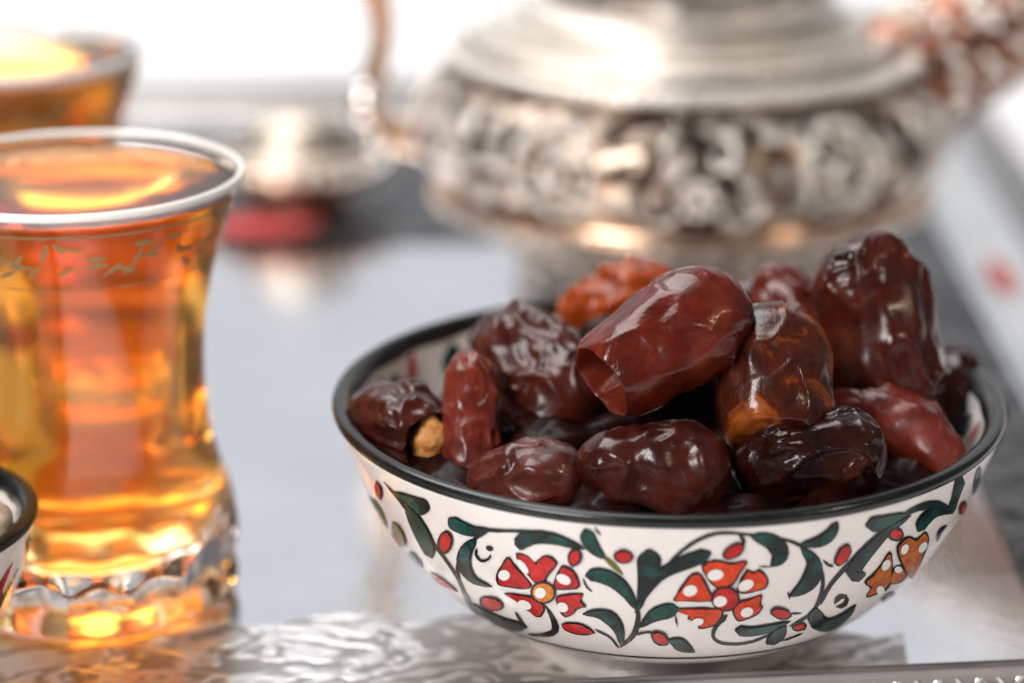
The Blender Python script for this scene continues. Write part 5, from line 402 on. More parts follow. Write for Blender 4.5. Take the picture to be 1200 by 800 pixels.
["painted_flower","brownorange",[[[[-0.8908,33.13],[[-0.9244,33.35],[-0.9231,33.72],[-0.9166,34.09],[-0.9096,34.62],[-0.9046,35.27],[-0.9035,36.23],[-0.9007,36.81],[-0.8911,36.34],[-0.8779,35.14],[-0.8642,33.83],[-0.8543,32.9],[-0.8468,31.99],[-0.8393,31.02],[-0.8417,30.46],[-0.8645,30.45],[-0.8814,30.43],[-0.893,30.65],[-0.8971,31.11],[-0.8943,31.46],[-0.8983,31.99],[-0.9068,32.42],[-0.9188,32.91]],[[-0.9561,33.51],[-0.9534,34.26],[-0.9409,35.01],[-0.9274,36.08],[-0.9175,37.39],[-0.9145,39.27],[-0.9065,40.34],[-0.8902,39.48],[-0.8652,37.13],[-0.8365,34.48],[-0.8148,32.58],[-0.7906,30.49],[-0.7708,28.44],[-0.7758,27.32],[-0.8293,27.5],[-0.8662,27.53],[-0.8906,28.0],[-0.8992,28.91],[-0.8933,29.62],[-0.9016,30.68],[-0.9215,31.65],[-0.9456,32.66]]],[[-0.891,33.19],[[-0.9187,33.35],[-0.9161,33.56],[-0.9094,33.82],[-0.907,34.32],[-0.904,35.04],[-0.902,35.94],[-0.8996,36.48],[-0.8922,36.12],[-0.8802,35.1],[-0.8696,33.89],[-0.8605,32.92],[-0.8525,32.1],[-0.8524,31.62],[-0.8547,31.12],[-0.8684,30.89],[-0.8835,30.85],[-0.8932,30.86],[-0.8967,31.36],[-0.8949,31.88],[-0.8985,32.32],[-0.9041,32.58],[-0.9137,32.89]],[[-0.9452,33.48],[-0.9401,33.91],[-0.9271,34.44],[-0.9223,35.43],[-0.9162,36.87],[-0.9123,38.65],[-0.9059,39.68],[-0.8933,39.03],[-0.8696,37.0],[-0.8476,34.57],[-0.828,32.59],[-0.8043,30.72],[-0.8025,29.72],[-0.807,28.73],[-0.8378,28.33],[-0.8704,28.32],[-0.8907,28.34],[-0.8978,29.35],[-0.8942,30.41],[-0.904,31.38],[-0.917,31.96],[-0.9358,32.57]]]],[[[-0.7717,37.78],[[-0.8316,39.49],[-0.8294,39.99],[-0.8219,40.39],[-0.8103,40.32],[-0.8003,40.07],[-0.789,39.57],[-0.7785,39.44],[-0.7721,39.7],[-0.7675,39.93],[-0.7582,39.64],[-0.7457,38.9],[-0.7331,38.04],[-0.7225,36.89],[-0.7151,35.65],[-0.7102,34.54],[-0.7079,33.56],[-0.7054,32.67],[-0.7215,33.05],[-0.7532,34.45],[-0.7838,36.14],[-0.8051,37.38],[-0.8227,38.6]],[[-0.8812,40.88],[-0.8768,41.9],[-0.8629,42.72],[-0.8418,42.64],[-0.8232,42.17],[-0.8017,41.22],[-0.7812,40.98],[-0.7687,41.48],[-0.7596,41.95],[-0.7406,41.35],[-0.7148,39.85],[-0.6901,38.17],[-0.6639,35.75],[-0.6438,33.12],[-0.6151,30.4],[-0.5762,27.49],[-0.5477,25.12],[-0.6122,26.69],[-0.7261,30.86],[-0.7959,34.49],[-0.8364,36.91],[-0.8675,39.24]]],[[-0.7713,37.73],[[-0.8249,39.25],[-0.8217,39.76],[-0.815,39.97],[-0.8067,40.04],[-0.7964,39.6],[-0.7837,39.14],[-0.7765,39.1],[-0.7722,39.46],[-0.7678,39.7],[-0.7587,39.35],[-0.7479,38.74],[-0.7379,37.93],[-0.7351,37.17],[-0.7278,36.12],[-0.7204,35.02],[-0.7136,33.9],[-0.7121,33.14],[-0.7261,33.46],[-0.7548,34.81],[-0.7833,36.33],[-0.8029,37.5],[-0.8174,38.51]],[[-0.8692,40.49],[-0.8631,41.52],[-0.8506,41.98],[-0.8354,42.14],[-0.816,41.31],[-0.7917,40.42],[-0.7776,40.33],[-0.7691,41.06],[-0.7602,41.54],[-0.7418,40.83],[-0.7208,39.62],[-0.7012,38.04],[-0.6944,36.49],[-0.6766,34.31],[-0.6569,31.99],[-0.6105,28.83],[-0.581,26.6],[-0.6392,28.03],[-0.7355,31.8],[-0.7952,34.92],[-0.8325,37.21],[-0.8585,39.14]]]],[[[-0.7848,31.75],[[-0.8169,32.86],[-0.8173,33.18],[-0.8118,33.26],[-0.807,33.4],[-0.8005,33.35],[-0.7932,33.25],[-0.7859,32.94],[-0.7766,32.56],[-0.7625,31.85],[-0.7473,31.09],[-0.737,30.48],[-0.7299,30.01],[-0.7347,29.87],[-0.739,29.69],[-0.7533,29.83],[-0.7706,30.19],[-0.7823,30.39],[-0.7833,30.42],[-0.7966,31.01],[-0.8037,31.55],[-0.8137,32.11],[-0.8171,32.63]],[[-0.8454,33.87],[-0.8459,34.5],[-0.8356,34.69],[-0.8266,34.96],[-0.8142,34.89],[-0.8002,34.69],[-0.7858,34.1],[-0.7672,33.32],[-0.7387,31.91],[-0.7041,30.27],[-0.6781,28.91],[-0.6588,27.85],[-0.6711,27.65],[-0.6818,27.34],[-0.7166,27.79],[-0.7552,28.59],[-0.7797,29.02],[-0.7818,29.09],[-0.8083,30.26],[-0.8218,31.33],[-0.8397,32.38],[-0.8458,33.41]]],[[-0.7827,31.69],[[-0.8065,32.54],[-0.8056,32.66],[-0.805,32.91],[-0.7998,32.92],[-0.7949,32.92],[-0.7912,32.89],[-0.7854,32.71],[-0.7772,32.32],[-0.7687,31.91],[-0.7569,31.33],[-0.7451,30.73],[-0.7414,30.34],[-0.7461,30.35],[-0.7529,30.28],[-0.7591,30.24],[-0.7698,30.41],[-0.7767,30.46],[-0.7833,30.6],[-0.7919,31.08],[-0.7966,31.49],[-0.8041,31.98],[-0.8075,32.44]],[[-0.8275,33.31],[-0.8257,33.55],[-0.8245,34.05],[-0.8146,34.09],[-0.8051,34.09],[-0.798,34.04],[-0.7867,33.68],[-0.7702,32.9],[-0.7535,32.09],[-0.7287,30.9],[-0.7012,29.6],[-0.6919,28.77],[-0.7032,28.85],[-0.7189,28.76],[-0.7327,28.72],[-0.7559,29.11],[-0.7705,29.22],[-0.7839,29.51],[-0.8009,30.47],[-0.8101,31.27],[-0.8234,32.21],[-0.8294,33.12]]]]],[None,"red",[[[-0.8961,36.84],[[-0.8849,36.38],[-0.8863,36.14],[-0.8896,36.04],[-0.8942,36.09],[-0.8992,36.3],[-0.9035,36.61],[-0.9063,36.96],[-0.907,37.29],[-0.9057,37.53],[-0.9025,37.64],[-0.898,37.58],[-0.8931,37.38],[-0.8887,37.07],[-0.8858,36.71]],[[-0.8734,35.91],[-0.8761,35.43],[-0.8829,35.23],[-0.8923,35.35],[-0.9023,35.76],[-0.9107,36.37],[-0.9162,37.08],[-0.9177,37.74],[-0.915,38.22],[-0.9087,38.43],[-0.8998,38.32],[-0.8901,37.92],[-0.8813,37.29],[-0.8752,36.57]]],[[-0.8383,39.58],[[-0.828,39.19],[-0.829,38.96],[-0.8317,38.85],[-0.8361,38.89],[-0.8409,39.08],[-0.8449,39.35],[-0.8476,39.66],[-0.8484,39.96],[-0.8472,40.18],[-0.8443,40.28],[-0.8402,40.24],[-0.8357,40.07],[-0.8316,39.8],[-0.8289,39.49]],[[-0.8167,38.77],[-0.8177,38.28],[-0.8233,38.06],[-0.8321,38.15],[-0.8423,38.53],[-0.8515,39.11],[-0.8567,39.74],[-0.8583,40.33],[-0.856,40.78],[-0.8503,40.99],[-0.8421,40.91],[-0.8331,40.57],[-0.8249,40.03],[-0.8192,39.39]]],[[-0.7237,37.47],[[-0.7075,36.85],[-0.7101,36.66],[-0.7154,36.64],[-0.7223,36.78],[-0.7293,37.05],[-0.7351,37.4],[-0.7385,37.76],[-0.7391,38.07],[-0.7367,38.26],[-0.7318,38.29],[-0.7252,38.16],[-0.7181,37.89],[-0.712,37.53],[-0.7082,37.16]],[[-0.6902,36.2],[-0.6956,35.84],[-0.7067,35.8],[-0.7208,36.08],[-0.7348,36.62],[-0.7461,37.32],[-0.7527,38.04],[-0.7537,38.65],[-0.749,39.03],[-0.7391,39.1],[-0.7266,38.85],[-0.7125,38.31],[-0.6999,37.58],[-0.6918,36.82]]],[[-0.8371,29.07],[[-0.8227,28.75],[-0.8188,28.4],[-0.8186,28.19],[-0.8221,28.15],[-0.8287,28.3],[-0.8368,28.59],[-0.8447,28.98],[-0.851,29.38],[-0.8545,29.72],[-0.8546,29.93],[-0.8513,29.97],[-0.8453,29.84],[-0.8375,29.55],[-0.8294,29.16]],[[-0.8076,28.41],[-0.7992,27.7],[-0.7987,27.27],[-0.8062,27.21],[-0.8199,27.51],[-0.8364,28.11],[-0.8522,28.88],[-0.8643,29.67],[-0.8709,30.34],[-0.8711,30.76],[-0.8648,30.86],[-0.8531,30.6],[-0.8379,30.03],[-0.8216,29.25]]],[[-0.8082,33.84],[[-0.7949,33.54],[-0.7934,33.32],[-0.7948,33.21],[-0.799,33.22],[-0.8049,33.35],[-0.8114,33.57],[-0.8171,33.85],[-0.8211,34.12],[-0.8224,34.33],[-0.8211,34.45],[-0.8172,34.44],[-0.8115,34.32],[-0.8051,34.09],[-0.7991,33.82]],[[-0.7812,33.23],[-0.7779,32.79],[-0.7808,32.57],[-0.7894,32.6],[-0.8015,32.86],[-0.8145,33.31],[-0.8259,33.86],[-0.8335,34.39],[-0.8361,34.81],[-0.8335,35.05],[-0.8259,35.04],[-0.8147,34.8],[-0.8019,34.35],[-0.7898,33.79]]]]]],
["painted_bud","red",[[-0.9135,44.57],[[-0.8928,44.18],[-0.8922,43.78],[-0.8944,43.51],[-0.9015,43.45],[-0.9125,43.74],[-0.921,44.05],[-0.9281,44.48],[-0.9327,44.9],[-0.9332,45.34],[-0.9323,45.65],[-0.9252,45.61],[-0.9154,45.5],[-0.9048,45.08],[-0.8994,44.62]],[[-0.8713,43.76],[-0.87,42.96],[-0.8744,42.42],[-0.8891,42.32],[-0.9115,42.91],[-0.9286,43.53],[-0.9424,44.37],[-0.9513,45.22],[-0.9521,46.09],[-0.9497,46.68],[-0.9359,46.6],[-0.9167,46.41],[-0.8961,45.59],[-0.885,44.66]]],[[-0.9127,44.57],[[-0.8977,44.27],[-0.898,43.98],[-0.9004,43.86],[-0.9046,43.83],[-0.9117,44.01],[-0.9178,44.27],[-0.923,44.5],[-0.9265,44.85],[-0.927,45.08],[-0.9257,45.28],[-0.9205,45.33],[-0.9145,45.12],[-0.9074,44.95],[-0.9016,44.59]],[[-0.8822,43.95],[-0.8828,43.37],[-0.8878,43.15],[-0.8962,43.08],[-0.9107,43.45],[-0.9228,43.98],[-0.9331,44.43],[-0.9399,45.11],[-0.9409,45.58],[-0.9382,45.98],[-0.9281,46.08],[-0.9163,45.68],[-0.9021,45.32],[-0.8903,44.61]]]],
["painted_bud","red",[[-1.0969,42.78],[[-1.0902,43.95],[-1.088,43.68],[-1.0824,43.03],[-1.0832,42.51],[-1.0854,41.86],[-1.0913,41.54],[-1.0965,41.37],[-1.1026,41.58],[-1.1084,41.96],[-1.1101,42.49],[-1.1102,43.01],[-1.1084,43.71],[-1.1018,44.0],[-1.0971,44.16]],[[-1.0835,45.11],[-1.0791,44.57],[-1.0678,43.28],[-1.0692,42.23],[-1.0737,40.93],[-1.0856,40.3],[-1.0961,39.95],[-1.1084,40.37],[-1.1199,41.13],[-1.1233,42.2],[-1.1233,43.23],[-1.1196,44.64],[-1.1067,45.22],[-1.0973,45.53]]],[[-1.0967,42.77],[[-1.0921,43.78],[-1.0882,43.45],[-1.0864,43.07],[-1.0864,42.51],[-1.0891,42.12],[-1.0919,41.78],[-1.097,41.66],[-1.102,41.81],[-1.1056,42.1],[-1.1066,42.48],[-1.106,42.93],[-1.1045,43.42],[-1.1016,43.76],[-1.0966,43.82]],[[-1.0876,44.79],[-1.0797,44.13],[-1.076,43.37],[-1.076,42.26],[-1.0813,41.47],[-1.087,40.8],[-1.0973,40.55],[-1.1074,40.85],[-1.1145,41.42],[-1.1164,42.19],[-1.1151,43.09],[-1.1121,44.07],[-1.1063,44.76],[-1.0964,44.87]]]],
["painted_line","black",[[[-1.1608,42.4],[-1.1611,42.3],[-1.1614,42.3]],[[-1.1466,41.8],[-1.1486,41.5],[-1.1505,41.3]],[[-1.1351,41.1],[-1.1362,40.8],[-1.1373,40.5]],[[-1.1254,40.8],[-1.1251,40.5],[-1.1247,40.1]],[[-1.1144,40.2],[-1.1143,40.2],[-1.1142,40.1]]],None],
["painted_line","black",[[[-1.0444,29.3],[-1.0414,29.1],[-1.0383,29.0]],[[-1.0544,31.1],[-1.0399,30.4],[-1.0248,29.6]],[[-1.0411,31.8],[-1.0311,31.0],[-1.0207,30.2]],[[-1.0082,31.1],[-1.0063,30.5],[-1.0044,29.9]],[[-0.9775,29.1],[-0.9901,29.4],[-1.0024,29.8]],[[-0.9704,27.2],[-0.986,28.0],[-1.0011,28.7]],[[-0.9909,26.9],[-1.0011,27.7],[-1.011,28.5]],[[-1.0251,28.0],[-1.0262,28.1],[-1.0272,28.2]]],None],
["painted_line","black",[[[-0.5995,35.6],[-0.5952,35.4],[-0.5907,35.3]],[[-0.6411,37.9],[-0.6162,37.1],[-0.5879,36.3]],[[-0.6565,39.4],[-0.6326,38.6],[-0.603,37.7]],[[-0.651,40.2],[-0.6304,39.4],[-0.6047,38.4]],[[-0.6298,40.2],[-0.6135,39.5],[-0.5943,38.7]],[[-0.5958,39.6],[-0.5935,39.5],[-0.5913,39.4]]],None],
["painted_line","darkgreen",[[[-0.5227,51.4],[-0.5272,51.5],[-0.5305,51.6]],[[-0.4778,49.1],[-0.5151,50.1],[-0.5459,51.0]],[[-0.4516,47.4],[-0.502,48.8],[-0.5404,49.9]],[[-0.4161,45.4],[-0.4852,47.3],[-0.5293,48.5]],[[-0.3462,42.3],[-0.4577,45.3],[-0.5077,46.7]],[[-0.3459,41.1],[-0.3951,42.4],[-0.4664,44.3]],[[-0.3467,39.9],[-0.3469,39.9],[-0.3457,39.8]]],None],
["painted_bud","red",[[-0.5066,41.47],[[-0.4663,40.27],[-0.4654,39.86],[-0.4786,40.0],[-0.4915,40.26],[-0.5089,40.76],[-0.5178,41.23],[-0.5298,41.81],[-0.5388,42.44],[-0.5359,42.73],[-0.5312,42.77],[-0.519,42.63],[-0.5066,42.21],[-0.4981,41.87],[-0.4748,40.96]],[[-0.3858,38.02],[-0.3864,37.27],[-0.4178,37.67],[-0.4741,38.98],[-0.5113,40.04],[-0.5284,40.97],[-0.5503,42.08],[-0.566,43.28],[-0.5608,43.88],[-0.5525,43.99],[-0.5304,43.76],[-0.5067,42.96],[-0.4892,42.26],[-0.4316,40.16]]],[[-0.5067,41.46],[[-0.4861,40.83],[-0.4879,40.75],[-0.4891,40.61],[-0.4949,40.54],[-0.5065,40.95],[-0.5159,41.35],[-0.5214,41.78],[-0.5215,41.89],[-0.521,42.09],[-0.5232,42.33],[-0.518,42.32],[-0.5055,41.87],[-0.5003,41.64],[-0.4943,41.34]],[[-0.4615,40.09],[-0.4659,39.95],[-0.4686,39.68],[-0.482,39.59],[-0.5063,40.44],[-0.5246,41.21],[-0.5349,42.06],[-0.5351,42.27],[-0.5341,42.69],[-0.5381,43.15],[-0.5284,43.15],[-0.5042,42.28],[-0.4936,41.8],[-0.4807,41.19]]]],
["painted_bud","red",[[-0.6016,21.21],[[-0.5477,20.53],[-0.5486,20.37],[-0.5481,20.12],[-0.5489,19.74],[-0.5561,19.5],[-0.5613,19.5],[-0.6439,21.5],[-0.661,22.04],[-0.7027,23.46],[-0.6963,23.53],[-0.7,24.02],[-0.6685,23.57],[-0.6241,22.51],[-0.5471,20.56]],[[-0.548,21.23],[-0.5498,20.9],[-0.5488,20.4],[-0.5504,19.64],[-0.5776,19.49],[-0.5882,19.51],[-0.6727,21.44],[-0.6984,22.3],[-0.7583,24.54],[-0.7489,24.77],[-0.751,25.63],[-0.7078,25.24],[-0.6407,23.66],[-0.5484,21.34]]],[[-0.6126,21.51],[[-0.5483,20.45],[-0.5481,20.27],[-0.5478,19.99],[-0.5473,19.76],[-0.5478,19.61],[-0.5839,20.3],[-0.6444,21.8],[-0.6627,22.21],[-0.6803,22.93],[-0.6772,23.02],[-0.668,23.06],[-0.6494,22.76],[-0.6256,22.39],[-0.5476,20.43]],[[-0.5475,21.01],[-0.5486,20.68],[-0.548,20.13],[-0.5488,19.72],[-0.5529,19.51],[-0.5708,19.49],[-0.668,21.89],[-0.6965,22.49],[-0.7227,23.69],[-0.7179,23.92],[-0.7038,24.12],[-0.6753,23.74],[-0.6364,23.22],[-0.5477,21.0]]]],
["painted_line","olive",[[[-0.3887,37.9],[-0.389,37.9],[-0.3878,37.9]],[[-0.39,37.2],[-0.3885,37.3],[-0.3869,37.5]],[[-0.3896,36.6],[-0.3894,36.8],[-0.3877,37.0]],[[-0.3887,36.2],[-0.3889,36.3],[-0.3891,36.3]]],None],
["painted_line","olive",[[[-0.3481,42.3],[-0.3484,42.3],[-0.3487,42.3]],[[-0.3489,41.9],[-0.3478,41.9],[-0.3481,41.9]],[[-0.3496,41.5],[-0.3485,41.5],[-0.3474,41.5]],[[-0.349,41.1],[-0.3493,41.1],[-0.3482,41.1]]],None],
["painted_line","black",[[[-2.5681,49.2],[-2.5694,49.1],[-2.5707,49.0]],[[-2.5249,48.3],[-2.5339,47.9],[-2.5432,47.4]],[[-2.4916,46.9],[-2.502,46.4],[-2.5129,45.9]],[[-2.4676,44.9],[-2.4793,44.4],[-2.4914,43.9]],[[-2.4483,42.8],[-2.4598,42.2],[-2.4716,41.7]],[[-2.4246,41.1],[-2.4354,40.5],[-2.4466,40.0]],[[-2.3994,39.6],[-2.4097,39.1],[-2.4216,38.5]],[[-2.381,37.8],[-2.3925,37.3],[-2.4044,36.7]],[[-2.3674,35.9],[-2.3789,35.4],[-2.3908,34.9]],[[-2.3564,33.9],[-2.3679,33.4],[-2.3797,32.9]],[[-2.3482,31.9],[-2.3616,31.3],[-2.3755,30.7]],[[-2.3541,29.3],[-2.3682,28.8],[-2.3829,28.2]],[[-2.3705,26.4],[-2.3863,25.8],[-2.4055,25.2]],[[-2.4001,23.4],[-2.426,22.6],[-2.4551,21.6]],[[-2.4293,21.1],[-2.4581,20.1],[-2.5233,18.1]],[[-2.4456,19.3],[-2.5441,16.3],[-2.5846,15.1]],[[-2.461,17.3],[-2.5574,14.5],[-2.5496,14.5]],[[-2.4995,14.5],[-2.4996,14.5],[-2.4981,14.5]]],None],
["painted_leaf","green",[[[-2.3619,47.3],[-2.3573,47.8],[-2.3529,48.2]],[[-2.3905,45.8],[-2.3721,47.7],[-2.3548,49.5]],[[-2.4085,45.2],[-2.3829,47.6],[-2.3598,49.9]],[[-2.4255,44.9],[-2.3937,47.5],[-2.3658,50.0]],[[-2.4398,44.9],[-2.4045,47.5],[-2.3734,50.0]],[[-2.4498,45.2],[-2.4139,47.6],[-2.382,49.9]],[[-2.4566,45.5],[-2.4235,47.7],[-2.3937,49.8]],[[-2.4645,45.8],[-2.436,47.8],[-2.4097,49.7]],[[-2.478,46.2],[-2.4536,47.9],[-2.4307,49.5]],[[-2.4969,46.5],[-2.4763,47.9],[-2.4569,49.3]],[[-2.5187,46.7],[-2.5023,47.8],[-2.4866,48.9]],[[-2.5363,47.6],[-2.5342,47.7],[-2.5322,47.9]]],[[[-2.3652,47.4],[-2.3616,47.7],[-2.3579,48.1]],[[-2.388,46.1],[-2.3721,47.7],[-2.357,49.2]],[[-2.4042,45.6],[-2.3829,47.6],[-2.3632,49.5]],[[-2.4188,45.4],[-2.3937,47.5],[-2.371,49.6]],[[-2.4313,45.5],[-2.4045,47.5],[-2.3799,49.5]],[[-2.4405,45.8],[-2.4139,47.6],[-2.3893,49.4]],[[-2.4473,46.1],[-2.4235,47.7],[-2.4012,49.3]],[[-2.4558,46.4],[-2.436,47.8],[-2.4171,49.2]],[[-2.4696,46.7],[-2.4536,47.9],[-2.4383,49.0]],[[-2.4882,47.1],[-2.4763,47.9],[-2.4648,48.7]],[[-2.5096,47.4],[-2.5023,47.8],[-2.4951,48.3]],[[-2.5295,47.7],[-2.5291,47.8],[-2.5287,47.8]]]],
["painted_leaf","green",[[[-2.4701,46.1],[-2.474,45.9],[-2.4782,45.7]],[[-2.4401,46.2],[-2.4687,45.0],[-2.4999,43.7]],[[-2.4296,45.7],[-2.4643,44.2],[-2.5026,42.6]],[[-2.42,45.1],[-2.46,43.4],[-2.5047,41.6]],[[-2.412,44.3],[-2.4558,42.5],[-2.5052,40.5]],[[-2.4045,43.3],[-2.4512,41.4],[-2.5043,39.3]],[[-2.3982,42.2],[-2.4467,40.2],[-2.5057,37.9]],[[-2.3941,41.0],[-2.4433,39.0],[-2.507,36.6]],[[-2.3937,39.7],[-2.4447,37.8],[-2.5069,35.5]],[[-2.3987,38.3],[-2.448,36.5],[-2.5052,34.5]],[[-2.4075,36.8],[-2.452,35.2],[-2.5029,33.5]],[[-2.4496,34.0],[-2.4568,33.7],[-2.4642,33.4]]],[[[-2.4711,45.8],[-2.473,45.7],[-2.475,45.7]],[[-2.4514,45.7],[-2.4687,45.0],[-2.4868,44.2]],[[-2.4409,45.2],[-2.4643,44.2],[-2.4893,43.2]],[[-2.4312,44.6],[-2.46,43.4],[-2.4912,42.1]],[[-2.423,43.8],[-2.4558,42.5],[-2.4916,41.0]],[[-2.4155,42.9],[-2.4512,41.4],[-2.4905,39.8]],[[-2.4091,41.8],[-2.4467,40.2],[-2.4899,38.5]],[[-2.4051,40.6],[-2.4433,39.0],[-2.491,37.2]],[[-2.4048,39.3],[-2.4447,37.8],[-2.4907,36.1]],[[-2.4112,37.9],[-2.448,36.5],[-2.489,35.1]],[[-2.4204,36.4],[-2.452,35.2],[-2.4868,34.0]],[[-2.4513,34.1],[-2.456,34.0],[-2.4608,33.8]]]],
["painted_bud","red",[[-2.3356,40.53],[[-2.318,40.79],[-2.326,39.99],[-2.3373,39.24],[-2.347,38.85],[-2.3542,38.72],[-2.3587,38.94],[-2.3595,39.42],[-2.3542,40.3],[-2.3439,41.16],[-2.335,41.76],[-2.3246,42.2],[-2.3183,42.28],[-2.3137,42.07],[-2.3138,41.48]],[[-2.3008,41.03],[-2.3164,39.46],[-2.3415,37.85],[-2.3625,37.02],[-2.3779,36.74],[-2.3872,37.16],[-2.3865,38.2],[-2.3734,40.05],[-2.3522,41.79],[-2.3344,42.98],[-2.3139,43.85],[-2.3019,44.0],[-2.2929,43.59],[-2.293,42.41]]],[[-2.3353,40.53],[[-2.3231,40.7],[-2.3293,40.11],[-2.3369,39.57],[-2.3444,39.17],[-2.3496,39.12],[-2.3524,39.36],[-2.3513,39.7],[-2.3482,40.31],[-2.3421,40.91],[-2.3345,41.53],[-2.3264,41.88],[-2.321,41.95],[-2.3193,41.66],[-2.3184,41.29]],[[-2.3112,40.87],[-2.3233,39.69],[-2.3393,38.58],[-2.3567,37.7],[-2.3676,37.59],[-2.3723,38.09],[-2.3682,38.84],[-2.3614,40.09],[-2.3489,41.3],[-2.3338,42.53],[-2.3177,43.23],[-2.3073,43.36],[-2.304,42.78],[-2.302,42.03]]]],
["painted_leaf","green",[[[-2.282,47.5],[-2.2862,47.2],[-2.2904,46.9]],[[-2.2555,48.2],[-2.2759,46.8],[-2.2979,45.3]],[[-2.2449,48.2],[-2.2686,46.5],[-2.2948,44.6]],[[-2.2385,48.0],[-2.2601,46.2],[-2.2843,44.3]],[[-2.2303,47.8],[-2.2488,46.0],[-2.27,44.1]],[[-2.2191,47.7],[-2.2351,45.9],[-2.2533,44.0]],[[-2.2066,47.5],[-2.2198,45.8],[-2.2347,44.1]],[[-2.1943,47.4],[-2.2036,45.9],[-2.2142,44.3]],[[-2.1819,47.4],[-2.187,46.1],[-2.1931,44.8]],[[-2.1672,47.6],[-2.1697,46.5],[-2.1725,45.4]],[[-2.1507,47.7],[-2.1522,47.0],[-2.1537,46.2]],[[-2.1314,47.5],[-2.1315,47.5],[-2.1317,47.4]]],[[[-2.2806,47.3],[-2.2836,47.1],[-2.2867,46.9]],[[-2.2595,47.9],[-2.2759,46.8],[-2.2933,45.6]],[[-2.2511,47.7],[-2.2686,46.5],[-2.2875,45.1]],[[-2.2442,47.5],[-2.2601,46.2],[-2.2776,44.8]],[[-2.2352,47.3],[-2.2488,46.0],[-2.2641,44.6]],[[-2.2235,47.2],[-2.2351,45.9],[-2.2481,44.6]],[[-2.2104,47.0],[-2.2198,45.8],[-2.2302,44.6]],[[-2.1972,46.9],[-2.2036,45.9],[-2.2108,44.8]],[[-2.1837,47.0],[-2.187,46.1],[-2.1908,45.3]],[[-2.1683,47.1],[-2.1697,46.5],[-2.1711,45.9]],[[-2.1515,47.3],[-2.1522,47.0],[-2.1528,46.6]],[[-2.1352,47.4],[-2.1352,47.4],[-2.1352,47.3]]]],
["painted_line","black",[[[-2.1374,47.1],[-2.1376,47.1],[-2.1378,47.1]],[[-2.1673,45.4],[-2.1683,45.7],[-2.1693,46.0]],[[-2.1992,43.9],[-2.2009,44.2],[-2.2025,44.5]],[[-2.2281,42.2],[-2.2312,42.5],[-2.2343,42.7]],[[-2.255,40.3],[-2.2596,40.5],[-2.2643,40.6]],[[-2.28,38.4],[-2.2862,38.4],[-2.2924,38.5]],[[-2.3032,36.4],[-2.3112,36.3],[-2.3193,36.3]],[[-2.3223,34.4],[-2.3318,34.3],[-2.3416,34.1]],[[-2.3371,32.6],[-2.3477,32.3],[-2.3586,32.0]],[[-2.3511,30.7],[-2.3633,30.2],[-2.376,29.8]],[[-2.3624,28.7],[-2.3747,28.3],[-2.3875,27.8]],[[-2.3686,27.0],[-2.3811,26.5],[-2.3942,26.0]],[[-2.3685,25.4],[-2.387,24.7],[-2.4069,24.0]],[[-2.4,22.7],[-2.4037,22.6],[-2.4074,22.5]]],None],
["painted_leaf","green",[[[-2.195,44.3],[-2.1962,44.4],[-2.1973,44.4]],[[-2.2083,42.3],[-2.2181,42.8],[-2.2279,43.3]],[[-2.2233,40.9],[-2.2375,41.5],[-2.2517,42.1]],[[-2.2334,39.8],[-2.2548,40.2],[-2.2765,40.5]],[[-2.2397,39.0],[-2.268,38.9],[-2.2975,38.7]],[[-2.2466,38.1],[-2.2804,37.5],[-2.3164,36.9]],[[-2.2518,37.3],[-2.2889,36.2],[-2.3288,35.1]],[[-2.2558,36.5],[-2.2922,35.0],[-2.3318,33.5]],[[-2.2586,35.4],[-2.2907,33.9],[-2.3253,32.3]],[[-2.2583,34.3],[-2.2839,32.9],[-2.313,31.4]],[[-2.2532,33.5],[-2.2715,32.3],[-2.294,30.8]],[[-2.2399,33.1],[-2.2518,32.0],[-2.267,30.9]],[[-2.2205,32.8],[-2.2283,32.0],[-2.2383,31.2]],[[-2.2013,32.0],[-2.2022,32.0],[-2.2032,31.9]]],[[[-2.1992,44.1],[-2.1997,44.1],[-2.2001,44.2]],[[-2.2125,42.5],[-2.2181,42.8],[-2.2237,43.1]],[[-2.2279,41.1],[-2.2375,41.5],[-2.2471,41.9]],[[-2.2393,39.9],[-2.2548,40.2],[-2.2705,40.4]],[[-2.2468,39.0],[-2.268,38.9],[-2.2899,38.8]],[[-2.2548,38.0],[-2.2804,37.5],[-2.3072,37.0]],[[-2.261,37.1],[-2.2889,36.2],[-2.3183,35.4]],[[-2.2654,36.1],[-2.2922,35.0],[-2.3207,34.0]],[[-2.2684,34.9],[-2.2907,33.9],[-2.3142,32.8]],[[-2.2678,33.8],[-2.2839,32.9],[-2.3007,32.0]],[[-2.2612,33.0],[-2.2715,32.3],[-2.2834,31.5]],[[-2.2459,32.6],[-2.2518,32.0],[-2.2591,31.5]],[[-2.2251,32.3],[-2.2283,32.0],[-2.2323,31.7]],[[-2.2057,32.0],[-2.2059,32.0],[-2.2061,32.0]]]],
